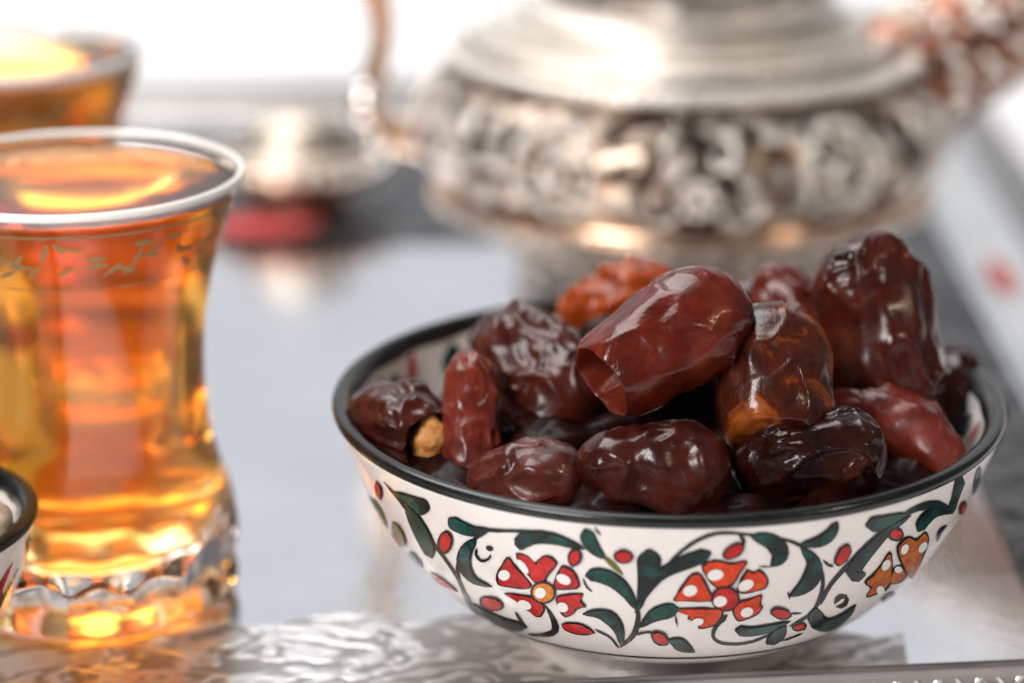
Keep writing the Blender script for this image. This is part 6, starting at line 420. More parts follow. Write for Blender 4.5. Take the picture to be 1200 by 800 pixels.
["painted_bud","red",[[-2.2513,26.54],[[-2.225,26.51],[-2.2333,26.07],[-2.2457,25.63],[-2.2636,25.13],[-2.2772,25.16],[-2.2851,25.39],[-2.2836,25.91],[-2.2785,26.55],[-2.269,27.06],[-2.2569,27.47],[-2.2425,27.77],[-2.2284,27.89],[-2.221,27.61],[-2.2207,27.06]],[[-2.1995,26.44],[-2.2155,25.57],[-2.2453,24.49],[-2.2848,23.39],[-2.3145,23.38],[-2.3317,23.8],[-2.3206,25.12],[-2.3068,26.52],[-2.2868,27.56],[-2.2624,28.4],[-2.234,28.98],[-2.207,29.2],[-2.1926,28.62],[-2.1917,27.53]]],[[-2.2521,26.51],[[-2.2306,26.53],[-2.2382,26.08],[-2.2472,25.77],[-2.2596,25.54],[-2.27,25.52],[-2.2763,25.72],[-2.2791,26.03],[-2.2743,26.44],[-2.2665,26.93],[-2.2552,27.33],[-2.2463,27.36],[-2.236,27.44],[-2.2275,27.33],[-2.2268,26.94]],[[-2.2097,26.52],[-2.2245,25.64],[-2.2454,24.9],[-2.2741,24.31],[-2.2968,24.2],[-2.3068,24.7],[-2.3077,25.52],[-2.2973,26.35],[-2.281,27.34],[-2.2582,28.15],[-2.2407,28.21],[-2.2205,28.35],[-2.2042,28.12],[-2.2027,27.34]]]],
["painted_leaf","green",[[[-2.3907,23.5],[-2.3953,23.3],[-2.3999,23.1]],[[-2.3449,24.0],[-2.3774,22.5],[-2.4149,20.9]],[[-2.3235,23.6],[-2.3627,21.7],[-2.4094,19.8]],[[-2.3024,23.2],[-2.3466,21.1],[-2.4227,18.0]],[[-2.2807,23.0],[-2.3273,20.6],[-2.4277,16.7]],[[-2.2582,22.8],[-2.3059,20.2],[-2.4199,15.7]],[[-2.2359,22.7],[-2.283,20.0],[-2.3987,15.2]],[[-2.2153,22.6],[-2.259,19.9],[-2.363,15.3]],[[-2.1968,22.6],[-2.2339,20.0],[-2.3144,16.0]],[[-2.1785,22.7],[-2.2077,20.3],[-2.2621,17.2]],[[-2.1584,22.8],[-2.1819,20.8],[-2.2172,18.4]],[[-2.149,21.5],[-2.1524,21.2],[-2.1559,20.9]]],[[[-2.392,23.2],[-2.3927,23.2],[-2.3935,23.2]],[[-2.3649,23.1],[-2.3774,22.5],[-2.3905,21.9]],[[-2.3428,22.7],[-2.3627,21.7],[-2.3844,20.8]],[[-2.3208,22.3],[-2.3466,21.1],[-2.3753,19.8]],[[-2.2979,22.0],[-2.3273,20.6],[-2.3708,18.7]],[[-2.2741,21.9],[-2.3059,20.2],[-2.3642,17.7]],[[-2.2505,21.8],[-2.283,20.0],[-2.3484,17.1]],[[-2.2283,21.8],[-2.259,19.9],[-2.321,17.0]],[[-2.2083,21.8],[-2.2339,20.0],[-2.2819,17.5]],[[-2.1884,21.9],[-2.2077,20.3],[-2.2373,18.5]],[[-2.1675,22.0],[-2.1819,20.8],[-2.1973,19.5]],[[-2.1558,21.3],[-2.1577,21.1],[-2.1596,20.9]]]],
["painted_leaf","red",[[[-2.5571,27.8],[-2.562,27.6],[-2.567,27.4]],[[-2.5065,28.6],[-2.5384,27.3],[-2.5754,25.8]],[[-2.4832,28.6],[-2.5203,27.0],[-2.5715,25.0]],[[-2.4632,28.5],[-2.5025,26.7],[-2.5674,24.2]],[[-2.4477,28.1],[-2.4843,26.4],[-2.5466,24.0]],[[-2.436,27.6],[-2.4657,26.2],[-2.5144,24.2]],[[-2.4258,26.9],[-2.4474,25.9],[-2.4815,24.5]],[[-2.4235,25.6],[-2.426,25.5],[-2.4298,25.4]]],[[[-2.5568,27.6],[-2.5576,27.5],[-2.5584,27.5]],[[-2.5271,27.8],[-2.5384,27.3],[-2.5502,26.8]],[[-2.503,27.7],[-2.5203,27.0],[-2.539,26.2]],[[-2.482,27.6],[-2.5025,26.7],[-2.5249,25.7]],[[-2.465,27.3],[-2.4843,26.4],[-2.5053,25.5]],[[-2.4513,26.8],[-2.4657,26.2],[-2.4816,25.4]],[[-2.4391,26.3],[-2.4474,25.9],[-2.4561,25.5]],[[-2.4292,25.6],[-2.4298,25.6],[-2.4303,25.6]]]],
["painted_line","black",[[[-2.2065,41.7],[-2.2074,41.7],[-2.2083,41.7]],[[-2.2098,40.8],[-2.2154,40.7],[-2.221,40.6]],[[-2.214,40.0],[-2.2202,39.8],[-2.2264,39.5]],[[-2.2105,39.3],[-2.2162,39.0],[-2.2225,38.6]],[[-2.203,39.0],[-2.207,38.6],[-2.2111,38.1]],[[-2.1896,39.3],[-2.1899,39.0],[-2.1907,38.6]],[[-2.1758,39.9],[-2.1739,39.7],[-2.1719,39.5]],[[-2.1703,40.4],[-2.1664,40.3],[-2.1625,40.3]],[[-2.162,41.0],[-2.1613,41.0],[-2.1606,41.0]]],None],
["painted_line","black",[[[-2.1707,42.7],[-2.1715,42.6],[-2.1723,42.5]],[[-2.1617,43.1],[-2.1666,42.5],[-2.1717,41.9]],[[-2.1562,43.2],[-2.1618,42.5],[-2.1675,41.8]],[[-2.151,43.2],[-2.157,42.5],[-2.1631,41.7]],[[-2.1467,43.1],[-2.1522,42.5],[-2.1577,41.8]],[[-2.1462,42.6],[-2.1474,42.4],[-2.1486,42.3]]],None],
["painted_leaf","olive",[[[-2.8823,37.9],[-2.8812,37.8],[-2.8814,37.7]],[[-2.7345,40.8],[-2.8812,36.4],[-2.8785,36.0]],[[-2.7173,40.1],[-2.881,35.2],[-2.8785,34.8]],[[-2.7044,39.4],[-2.8809,34.0],[-2.8783,33.5]],[[-2.7029,38.3],[-2.8812,32.9],[-2.8783,32.4]],[[-2.7127,37.0],[-2.8775,32.0],[-2.8556,32.0]],[[-2.7276,35.5],[-2.8416,32.0],[-2.8244,32.0]],[[-2.8258,31.3],[-2.826,31.2],[-2.8262,31.1]]],[[[-2.8812,37.7],[-2.8813,37.6],[-2.8814,37.6]],[[-2.7705,39.7],[-2.8812,36.4],[-2.8794,36.2]],[[-2.7497,39.1],[-2.881,35.2],[-2.8793,34.9]],[[-2.741,38.2],[-2.8809,34.0],[-2.8793,33.7]],[[-2.7435,37.0],[-2.8812,32.9],[-2.8793,32.5]],[[-2.7572,35.6],[-2.8775,32.0],[-2.8638,32.0]],[[-2.7793,33.9],[-2.8416,32.0],[-2.8309,32.0]],[[-2.8259,31.4],[-2.826,31.4],[-2.8261,31.4]]]],
["painted_leaf","olive",[[[-2.6302,38.4],[-2.6392,38.1],[-2.6487,37.8]],[[-2.5863,38.9],[-2.6411,37.0],[-2.7158,34.5]],[[-2.5806,38.2],[-2.6426,36.1],[-2.7322,33.2]],[[-2.5772,37.5],[-2.6441,35.2],[-2.7459,32.0]],[[-2.5788,36.6],[-2.6458,34.3],[-2.7746,30.4]],[[-2.5857,35.7],[-2.6475,33.6],[-2.776,29.7]],[[-2.5953,34.6],[-2.6493,32.8],[-2.762,29.4]],[[-2.6429,32.1],[-2.654,31.7],[-2.6671,31.3]]],[[[-2.6349,38.0],[-2.6396,37.9],[-2.6444,37.7]],[[-2.6081,38.1],[-2.6411,37.0],[-2.6802,35.7]],[[-2.602,37.4],[-2.6426,36.1],[-2.693,34.4]],[[-2.5985,36.7],[-2.6441,35.2],[-2.7028,33.3]],[[-2.6004,35.9],[-2.6458,34.3],[-2.704,32.5]],[[-2.608,34.9],[-2.6475,33.6],[-2.6965,32.0]],[[-2.6188,33.8],[-2.6493,32.8],[-2.6902,31.5]],[[-2.6472,32.2],[-2.6511,32.0],[-2.6562,31.9]]]],
["painted_leaf","olive",[[[-2.6354,31.0],[-2.6471,30.6],[-2.6599,30.1]],[[-2.5831,31.8],[-2.6361,29.9],[-2.7161,27.4]],[[-2.5802,31.1],[-2.6278,29.4],[-2.6944,27.3]],[[-2.5772,30.5],[-2.6197,28.9],[-2.6757,27.1]],[[-2.5743,29.8],[-2.6118,28.4],[-2.659,26.8]],[[-2.596,28.0],[-2.602,27.7],[-2.6082,27.5]]],[[[-2.6395,30.6],[-2.6448,30.4],[-2.6502,30.2]],[[-2.6129,30.7],[-2.6361,29.9],[-2.6631,29.0]],[[-2.6093,30.1],[-2.6278,29.4],[-2.6485,28.7]],[[-2.6056,29.4],[-2.6197,28.9],[-2.635,28.4]],[[-2.6019,28.8],[-2.6118,28.4],[-2.6222,28.0]],[[-2.603,27.9],[-2.604,27.9],[-2.6051,27.9]]]],
["painted_leaf","red",[[[-2.826,30.7],[-2.8261,30.6],[-2.8262,30.5]],[[-2.7023,33.6],[-2.8266,29.7],[-2.8244,29.2]],[[-2.6867,33.3],[-2.8256,29.0],[-2.8234,28.5]],[[-2.6732,33.0],[-2.8262,28.3],[-2.8239,27.8]],[[-2.6629,32.6],[-2.8267,27.6],[-2.8244,27.1]],[[-2.7785,28.1],[-2.8272,26.7],[-2.8258,26.7]]],[[[-2.826,30.5],[-2.826,30.4],[-2.8261,30.4]],[[-2.7424,32.3],[-2.8266,29.7],[-2.8241,29.5]],[[-2.7241,32.1],[-2.8256,29.0],[-2.8246,28.7]],[[-2.7106,31.7],[-2.8262,28.3],[-2.8251,28.0]],[[-2.6996,31.3],[-2.8267,27.6],[-2.8256,27.3]],[[-2.8271,27.0],[-2.8272,26.9],[-2.8258,26.9]]]],
["painted_leaf","red",[[[-2.6204,48.1],[-2.6249,48.0],[-2.6295,47.8]],[[-2.5995,47.7],[-2.6299,46.7],[-2.665,45.7]],[[-2.5993,46.8],[-2.6348,45.7],[-2.6786,44.4]],[[-2.6047,45.9],[-2.6421,44.7],[-2.6861,43.4]],[[-2.6181,44.7],[-2.6502,43.8],[-2.6872,42.7]],[[-2.6568,42.6],[-2.6615,42.5],[-2.6663,42.3]]],[[[-2.6244,47.8],[-2.6259,47.7],[-2.6275,47.7]],[[-2.6161,47.2],[-2.6299,46.7],[-2.6445,46.3]],[[-2.6159,46.3],[-2.6348,45.7],[-2.6561,45.1]],[[-2.623,45.3],[-2.6421,44.7],[-2.6629,44.1]],[[-2.6374,44.1],[-2.6502,43.8],[-2.6638,43.4]],[[-2.6579,42.8],[-2.6588,42.8],[-2.6596,42.8]]]]
]
bowl = make_bowl('ceramic_bowl', 1.0, PROF, 'white ceramic bowl with black rim and painted red flowers, heaped with dates', (0, 0, 0))
O1, O2, O3, O4 = .00022, .00032, .00042, .00050
for rot in (0, math.pi):
    for kind, c, a, b_ in PAINT:
        if kind == 'painted_line': mesh_obj(kind, *strip_mesh(a, O1 if c != 'white' else O4, rot), M[c], bowl)
        elif kind == 'painted_leaf':
            o = mesh_obj(kind, *strip_mesh(a, O1, rot), M['black'], bowl); mesh_obj('leaf_fill', *strip_mesh(b_, O2, rot), M[c], o)
        elif kind == 'painted_bud':
            o = mesh_obj(kind, *fan_mesh(a, O2, rot), M['black'], bowl); mesh_obj('bud_fill', *fan_mesh(b_, O3, rot), M[c], o)
        else:
            o = mesh_obj(kind, *merge([fan_mesh(p[0], O1, rot) for p in a]), M['black'], bowl)
            for p in a: mesh_obj('petal', *fan_mesh(p[1], O2, rot), M[c], o)
            C, cc, D = b_
            if C: mesh_obj('flower_outline', *fan_mesh(C[0], O2+.00005, rot), M['black'], o); mesh_obj('flower_centre', *fan_mesh(C[1], O3, rot), M[cc], o)
            for d in D: mesh_obj('white_dot', *fan_mesh(d, O4, rot), M['white'], o)
# the thin green line round the foot and the broken one under the rim
ln = [[(t_, 15.7-.35+.1*math.sin(3*t_)), (t_, 15.7), (t_, 15.7+.38+.1*math.sin(3*t_))] for t_ in np.linspace(0, 2*math.pi, 200)]
mesh_obj('painted_line', *strip_mesh(ln, O1, 0), M['darkgreen'], bowl)
# leaves painted inside, under the rim
rnd = random.Random(4)
def inner_pt(th, z):
    r = float(np.interp(z, pz, pr))-.0034-.0008; return (r*math.cos(th), r*math.sin(th), z)
for k in range(14):
    t0 = k*2*math.pi/14+.12; zz = .0492
    for (dt, dz, wd, mt) in ((0, 0, .0030, 'green'), (.35, -.001, .0022, 'darkgreen'), (.21, .001, .0015, 'red')):
        V = []; F = []; L = 8
        for i in range(L):
            f = i/(L-1); ww = wd*math.sin(math.pi*(f*.85+.1))
            for s_ in (-1, 0, 1): V.append(inner_pt(t0+dt+(s_*ww+.003*f)/.065, zz+dz-.0075*f+.001))
        for i in range(L-1):
            for q in (0, 1): F.append((i*3+q, i*3+q+1, (i+1)*3+q+1, (i+1)*3+q))
        mesh_obj('painted_leaf', V, F, M[mt], bowl)

# ------------------------------------------------------------------ dates
FLESH = (-0.0494, -0.0205, 0.051); PEEL = [(0.0293, -0.0475, 0.0537), (0.0339, -0.0456, 0.0555), (0.0353, -0.047, 0.0579)]
def date_mesh(L, Rr, ea, er, hollow, wr, bend, seed, nu=110, nv=112):
    u = np.linspace(0, math.pi, nu)[:, None]; v = np.linspace(0, 2*math.pi, nv, endpoint=False)[None, :]
    c = -np.cos(u)+0*v; s = np.sin(u)+0*v
    ax = np.sign(c)*np.abs(c)**ea; ra = np.clip(s, 0, 1)**er
    X = ax*L/2; y = np.cos(v)*ra; z = np.sin(v)*ra*.93
    so = np.array([seed*1.37, seed*2.11, seed*.73])
    q0 = np.stack([(X/Rr).ravel(), y.ravel(), z.ravel()], 1)
    low = noise(q0*.75+so).reshape(X.shape); low2 = noise(q0*1.5+so+9).reshape(X.shape)
    taper = 1+.10*ax*(1 if seed % 2 else -1)
    lo_ = .09 if wr < .48 else .15
    rad = Rr*taper*(1+lo_*low+.55*lo_*low2)
    if hollow: X = X+sstep(.66, .94, -c)*L*.32*hollow
    q = q0*np.array([.55, 1, 1]); wv = np.stack([noise(q*1.3+so+31), noise(q*1.3+so+57), noise(q*1.3+so+83)], 1)
    q = q+.75*wv
    def rid(f, o):
        a = 1-np.abs(noise(q*f+so+o))*1.9; return np.clip(a, 0, 1)
    r1 = rid(.85, 3); r2 = rid(1.9, 7); r3 = rid(4.5, 17)
    mask = sstep(-.30, .30, noise(q0*.8+so+100)); mask2 = sstep(-.1, .4, noise(q0*1.1+so+140))
    d = wr*2.3*((r1**2.2)*(.45+.55*mask)-.35)+wr*.75*(r2**3)*mask+wr*.28*(r3**3)*mask*mask2
    d = d.reshape(X.shape)/1000*1.0*np.clip(ra*1.6, 0, 1)
    rr = rad+d
    Y = y*rr; Z = z*rr
    Z = Z+bend/1000*(1-(2*X/L)**2)
    X = X*(1+.05*low)+sstep(.45, .8, -c)*(.0006*noise(q0*2.2+so+210).reshape(X.shape) if hollow else 0)
    V = np.stack([X, Y, Z], -1).reshape(-1, 3)
    F = []
    for i in range(nu-1):
        for k in range(nv): F.append((i*nv+k, i*nv+(k+1) % nv, (i+1)*nv+(k+1) % nv, (i+1)*nv+k))
    return V, F
LAB = {
 'A': 'large glossy red-brown date lying slantwise on top at the middle of the heap',
 'B': 'upright egg-shaped dark date with amber streaks and cut base, facing the camera',
 'C': 'big blocky wrinkled date standing highest over the bowl, near the teapot spout',
 'D': 'small red-brown date tucked behind the tall blocky wrinkled date',
 'E': 'long smooth brick-red date sloping down to the rim below the tall blocky date',
 'F': 'dark date half hidden against the inner wall under the tall blocky date',
 'G': 'nearly black glossy date lying just below the egg-shaped amber-streaked date',
 'H': 'dark red date lying along the front rim below the slanting top date',
 'I': 'dull mauve-brown date with a dent, at the front rim beside the upright slim date',
 'J': 'slim upright brick-red date beside the torn date',
 'K': 'torn date showing tan flesh, closest to the tea glasses',
 'L': 'large crinkled dull purple-brown date behind the slim upright date',
 'M': 'blurred orange-amber date at the back of the heap before the teapot',
 'N': 'small dark maroon date peeping out between the top date and the egg-shaped date',
}
DATES = [
('A', (-0.0187, -0.04, 0.0682), (0.0128, -0.02, 0.0829), 11.0, 0.62, 0.8, 0.9, 0.45, 0, 'red', 3),
('B', (0.0183, -0.042, 0.0562), (0.0201, -0.014, 0.0756), 12.2, 0.72, 0.85, 0.22, 0.45, 0, 'amberdark', 7),
('C', (0.04, 0.01, 0.086), (0.0486, -0.002, 0.0509), 12.4, 0.5, 0.68, 0, 0.9, 0, 'crinkle', 11),
('D', (0.0217, 0.03, 0.0721), (0.0392, 0.022, 0.0565), 8.6, 0.8, 0.9, 0, 0.8, 0, 'red', 13),
('E', (0.0339, 0.004, 0.0569), (0.0575, -0.026, 0.0468), 7.0, 0.7, 0.9, 0, 0.4, 1.5, 'brick', 17),
('F', (0.0591, 0.028, 0.0541), (0.0669, 0.008, 0.0363), 10.4, 0.8, 0.9, 0, 0.6, 0, 'dark', 19),
('G', (0.0101, -0.042, 0.0537), (0.0405, -0.036, 0.0557), 9.6, 0.75, 0.9, 0, 1.0, 0, 'black', 23),
('H', (-0.02, -0.043, 0.0559), (0.0098, -0.046, 0.0528), 9.8, 0.72, 0.88, 0, 0.5, 0, 'dark', 29),
('I', (-0.0409, -0.034, 0.0475), (-0.0184, -0.046, 0.0531), 8.8, 0.75, 0.9, 0, 0.7, 0, 'mauve', 31),
('J', (-0.0419, -0.008, 0.0666), (-0.0403, -0.03, 0.0428), 6.0, 0.65, 0.9, 0, 0.45, 0, 'brick', 37),
('K', (-0.0472, -0.0245, 0.0514), (-0.0632, -0.002, 0.0525), 9.0, 0.72, 0.85, 0.8, 0.7, 0, 'dark', 41),
('L', (-0.0368, 0.022, 0.0617), (-0.0182, -0.012, 0.0527), 11.6, 0.65, 0.85, 0, 1.5, 0, 'crinkle', 43),
('M', (-0.0218, 0.046, 0.0563), (0.004, 0.046, 0.0656), 7.6, 0.8, 0.9, 0, 1.0, 0, 'amber', 47),
('N', (0.0141, 0.034, 0.0601), (0.0278, 0.036, 0.0651), 7.0, 0.8, 0.9, 0, 0.6, 0, 'dark', 53)
]
dobj = {}
for (k, p0, p1, r, ea, er, ho, wr, be, mt, sd) in DATES:
    a = Vector(p0); b = Vector(p1); x = (b-a).normalized(); y = Vector((0, 0, 1)).cross(x).normalized(); z = x.cross(y)
    V, F = date_mesh((b-a).length, r/1000, ea, er, ho, wr, be, sd)
    o = mesh_obj('date', V, F, DM[mt]); o.matrix_world = Matrix.Translation((a+b)/2) @ Matrix((x, y, z)).transposed().to_4x4()
    tag(o, LAB[k], 'date', 'dates heaped in the painted bowl'); dobj[k] = o
# dates deeper in the bowl, skins blackened so the gaps look shaded
rnd = random.Random(11)
HID = 'date deep in the bowl, skin darkened as shade, hidden under the upper dates'
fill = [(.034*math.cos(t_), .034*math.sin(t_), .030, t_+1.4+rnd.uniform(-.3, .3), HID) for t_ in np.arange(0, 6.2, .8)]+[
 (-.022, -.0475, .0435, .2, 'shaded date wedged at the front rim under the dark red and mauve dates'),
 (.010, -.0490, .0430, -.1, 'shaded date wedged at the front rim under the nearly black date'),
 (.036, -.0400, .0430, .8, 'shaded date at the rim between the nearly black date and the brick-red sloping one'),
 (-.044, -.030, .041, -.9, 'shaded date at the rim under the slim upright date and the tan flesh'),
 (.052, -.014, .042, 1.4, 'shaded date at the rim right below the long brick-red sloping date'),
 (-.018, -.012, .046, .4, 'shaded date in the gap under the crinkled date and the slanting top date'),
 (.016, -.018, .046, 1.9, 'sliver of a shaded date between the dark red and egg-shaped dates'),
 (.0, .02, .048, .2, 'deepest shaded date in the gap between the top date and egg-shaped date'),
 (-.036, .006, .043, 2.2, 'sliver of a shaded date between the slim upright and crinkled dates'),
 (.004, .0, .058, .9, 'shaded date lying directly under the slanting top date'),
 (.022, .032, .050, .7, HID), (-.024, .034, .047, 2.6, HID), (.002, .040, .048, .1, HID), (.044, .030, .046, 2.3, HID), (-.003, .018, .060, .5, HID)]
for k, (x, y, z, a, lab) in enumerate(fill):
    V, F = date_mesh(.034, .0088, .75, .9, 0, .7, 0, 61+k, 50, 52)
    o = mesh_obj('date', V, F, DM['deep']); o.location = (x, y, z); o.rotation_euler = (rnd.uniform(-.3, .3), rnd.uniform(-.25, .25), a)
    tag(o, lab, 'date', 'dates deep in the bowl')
def lump(name, loc, r, sc, mt, seed, amp=.25, parent=None):
    V, F = ball((0, 0, 0), r, 36, 26, sc); A = np.array([tuple(v) for v in V]); dn = noise(A/r*1.4+seed)*.6+noise(A/r*3.2+seed)*.3
    A = A*(1+amp*dn[:, None]); o = mesh_obj(name, A, F, mt, parent)
    o.location = loc; return o

def child_world(o, par): o.parent = par; o.matrix_parent_inverse = par.matrix_world.inverted()
bpy.context.view_layer.update()
fl = lump('flesh', FLESH, .0050, (.8, .8, 1.15), M['flesh'], 4.2, .3); child_world(fl, dobj['K'])
pk = lump('torn_skin', PEEL[1], .0038, (1.3, .42, .5), DM['amberdark'], 2.7, .38); pk.rotation_euler = (0, R(-35), 0); child_world(pk, dobj['G'])
# ------------------------------------------------------------------ tea glasses
def make_glass(loc, label):
    g = empty('tea_glass', loc); tag(g, label, 'glass', 'tea glasses on the tray')
    out = cr([(.0285, .0), (.0318, .0015), (.0325, .005), (.0318, .009), (.0328, .014), (.0322, .021), (.0296, .029), (.0276, .037), (.0266, .047), (.0266, .056), (.0276, .066), (.0300, .077), (.0336, .088), (.0364, .0950)], 60)
    inn = cr([(.0352, .0950), (.0325, .088), (.0289, .077), (.0264, .066), (.0253, .056), (.0252, .047), (.0258, .037), (.0266, .028), (.0262, .020), (.022, .0145), (.014, .0120), (.0, .0112)], 44)
    prof = [(0, .003), (.018, .0028), (.026, .0006)]+[tuple(p) for p in out]+[(.0366, .0960), (.0360, .0966), (.0354, .0960)]+[tuple(p) for p in inn]
    def flute(r, z, t_):
        w_ = max(0, 1-abs(z-.010)/.0125)**.8 if r > .0265 else 0
        return r-.0014*w_*abs(math.sin(8*t_))**1.4
    V, F = lathe(prof, 168, fn=flute); mesh_obj('glass_body', V, F, M['glass'], g)
    # tea: its skin lies just inside the glass wall
    lv = .0938
    ti = [(r+.00012, z-.0001) for r, z in inn if z < lv]
    ti = [(float(np.interp(lv, [p[1] for p in inn[::-1]], [p[0] for p in inn[::-1]]))+.00012, lv)]+ti
    V, F = lathe([(0, lv-.0003), (ti[0][0]-.002, lv-.0003)]+ti, 96); mesh_obj('tea', V, F, M['tea'], g)
    # gilt rim line and sprigs printed under the rim
    orr = lambda z: float(np.interp(z, [p[1] for p in out], [p[0] for p in out]))
    V, F = lathe([(orr(.0915)+.0001, .0915), (orr(.0921)+.00012, .0921)], 96); mesh_obj('gilt_line', V, F, M['gilt'], g)
    V, F = lathe([(.0362, .0951), (.0368, .0955), (.0369, .0963), (.0365, .0970), (.0357, .0970), (.0352, .0964), (.0353, .0957), (.0357, .0952)], 120, closed=True); mesh_obj('rim', V, F, M['glass_rim'], g)
    parts = []; rr = random.Random(8)
    def leaf(t0, z0, an, L, wd):
        V = []; F = []
        for i in range(6):
            f = i/5; ww = wd*math.sin(math.pi*(f*.9+.05))
            for s_ in (-1, 1):
                dx = L*(f-.5)*math.cos(an)-s_*ww*math.sin(an); dz = L*(f-.5)*math.sin(an)+s_*ww*math.cos(an)
                r = orr(z0+dz)+.00018; V.append((r*math.cos(t0+dx/r), r*math.sin(t0+dx/r), z0+dz))
        for i in range(5): F.append((2*i, 2*i+1, 2*i+3, 2*i+2))
        return V, F
    for k in range(34):
        t0 = k*2*math.pi/34+rr.uniform(-.03, .03); zc = .0855+rr.uniform(-.001, .001)
        for q in range(3): parts.append(leaf(t0+rr.uniform(-.10, .10), zc+rr.uniform(-.0035, .0035), rr.uniform(-1.2, 1.2), rr.uniform(.0028, .0055), rr.uniform(.0004, .0008)))
        parts.append(leaf(t0, .0795+rr.uniform(-.0002, .0002), 0, .0055, .0002))
    mesh_obj('printed_sprigs', *merge(parts), M['gilt'], g)
    return g
make_glass((-.1268, .0225, 0), 'tea glass with fluted base nearest the camera, full of amber tea')
make_glass((-.1650, .1480, 0), 'blurred second glass of amber tea standing behind the other one')

# ------------------------------------------------------------------ small bowl at the picture's edge
SP = [(z*.72, r*.515) for z, r in PROF]
sb = make_bowl('ceramic_bowl', .515, SP, 'small painted bowl with black rim holding pale nuts, in front of the tea glass', (-.1655, -.030, 0))
sz = np.array([a for a, b in SP]); sr = np.array([b for a, b in SP])
def sp(th, z, off=.0003): r = float(np.interp(z, sz, sr))+off; return (r*math.cos(th), r*math.sin(th), z)
rnd = random.Random(2)
for k in range(11):
    t0 = k*2*math.pi/11+.05
    for dt, z0, z1, wd, lean, mt in ((0, .034, .017, .0016, .16, 'darkgreen'), (.22, .033, .024, .0013, -.1, 'red'), (.34, .030, .014, .0013, -.2, 'green'), (.13, .022, .013, .001, .15, 'black'), (.42, .035, .031, .0022, .1, 'darkgreen')):
        V = []; F = []
        for i in range(9):
            f = i/8; ww = wd*math.sin(math.pi*(f*.9+.06))
            for s_ in (-1, 0, 1): V.append(sp(t0+dt+lean*math.sin(f*2.2)+s_*ww/.034, z0+(z1-z0)*f))
        for i in range(8):
            for q in (0, 1): F.append((i*3+q, i*3+q+1, (i+1)*3+q+1, (i+1)*3+q))
        mesh_obj('painted_leaf', V, F, M[mt], sb)
NL = 'pale nut heaped in the small bowl, away from its tea glass side'
nuts = [(-.1425, -.033, .0365, .0085, 'pale beige nut touching the small bowl rim at the tea glass side')]
nuts += [(-.1655+.0165*math.cos(t_), -.030+.0165*math.sin(t_), .0345, .0085, NL) for t_ in (1.0, 2.2, 3.4, 4.6)]+[(-.1655, -.030, .038, .009, NL)]
nuts += [(-.1655+.012*math.cos(t_), -.030+.012*math.sin(t_), .0205, .0088, NL) for t_ in (.2, 1.5, 2.7, 4.0, 5.2)]
for k, (x, y, z, r, lab) in enumerate(nuts):
    o = lump('nut', (x, y, z), r, (1.15, .85, .95), M['nut'], k*3.3, .22); o.rotation_euler = (k, k*.7, k*1.9)
    tag(o, lab, 'nut', 'nuts in the small bowl')

# ------------------------------------------------------------------ teapot
PX, PY = .0185, .2480
pot = empty('teapot', (PX, PY, 0)); tag(pot, 'ornate silver teapot with embossed medallions, out of focus behind the dates', 'teapot')
def part(name, prof, mt, n=128, res=None, fn=None):
    if res: prof = [tuple(x) for x in cr(prof, res)]
    V, F = lathe(prof, n, fn=fn); return mesh_obj(name, V, F, mt, pot)
part('foot', [(0, .001), (.046, .001), (.050, .0015), (.0505, .004), (.047, .007), (.0445, .010), (.046, .0125)], M['silver'])
gad = lambda r, z, t_: r*(1+.018*abs(math.sin(14*t_))*max(0, 1-abs(z-.022)/.013))
part('lower_body', [(.045, .0115), (.052, .016), (.060, .0235), (.067, .031), (.071, .0345)], M['pot_under'], 168, 16, gad)
part('ridge', [(.070, .0335), (.0742, .0345), (.0752, .0365), (.0742, .0388), (.0715, .0398)], M['copper'], 128, 14)
body = [(.0712, .039), (.0765, .0435), (.0800, .0500), (.0805, .0560), (.0780, .0635), (.0720, .0700), (.066, .0735)]
bp = cr(body, 40); part('ornament_band', body, M['pot_band'], 128, 30)
part('shoulder', [(.0655, .0728), (.0690, .0730), (.0712, .0752), (.0690, .0778), (.0645, .0774), (.0622, .0776), (.0632, .0800), (.0605, .0818), (.0565, .0808), (.0545, .0810), (.0556, .0834), (.0530, .0850), (.0492, .0842), (.0474, .0848), (.0486, .0874), (.0460, .0894), (.0405, .0925)], M['shoulder'], 128, 100)
part('engraved_ring', [(.0636, .0781), (.0642, .0790), (.0622, .0806), (.0585, .0811), (.0572, .0808)], M['pot_under'], 128, 16)
part('neck', [(.0405, .092), (.0392, .096), (.0388, .102), (.0395, .106)], M['pot_under'], 128, 14)
part('collar', [(.0392, .1055), (.0425, .1062), (.0432, .1085), (.0420, .1105), (.039, .111)], M['silver_bright'], 128, 16)
part('lid', [(.0395, .111), (.036, .115), (.028, .122), (.017, .127), (.008, .129), (.0, .1295)], M['silver'], 96, 30)
part('knob', [(.0, .129), (.004, .1295), (.0035, .133), (.0075, .137), (.0085, .141), (.006, .146), (.0, .148)], M['silver_bright'], 48, 24)
def brad(z): return float(np.interp(z, bp[:, 1], bp[:, 0]))
def frame_at(t_, z, off=0):
    r = brad(z); dr = (brad(z+.001)-brad(z-.001))/.002; nrm = Vector((math.cos(t_), math.sin(t_), -dr)).normalized(); e = Vector((-math.sin(t_), math.cos(t_), 0)); up_ = nrm.cross(e)
    p = Vector((r*math.cos(t_), r*math.sin(t_), z))+nrm*off
    return Matrix.Translation(p) @ Matrix((e, up_, nrm)).transposed().to_4x4()
def on(t_, z, dx, dy, off=0.0004): return frame_at(t_+dx/brad(min(max(z+dy, .041), .072)), min(max(z+dy, .0405), .0725), off)
rnd = random.Random(21)
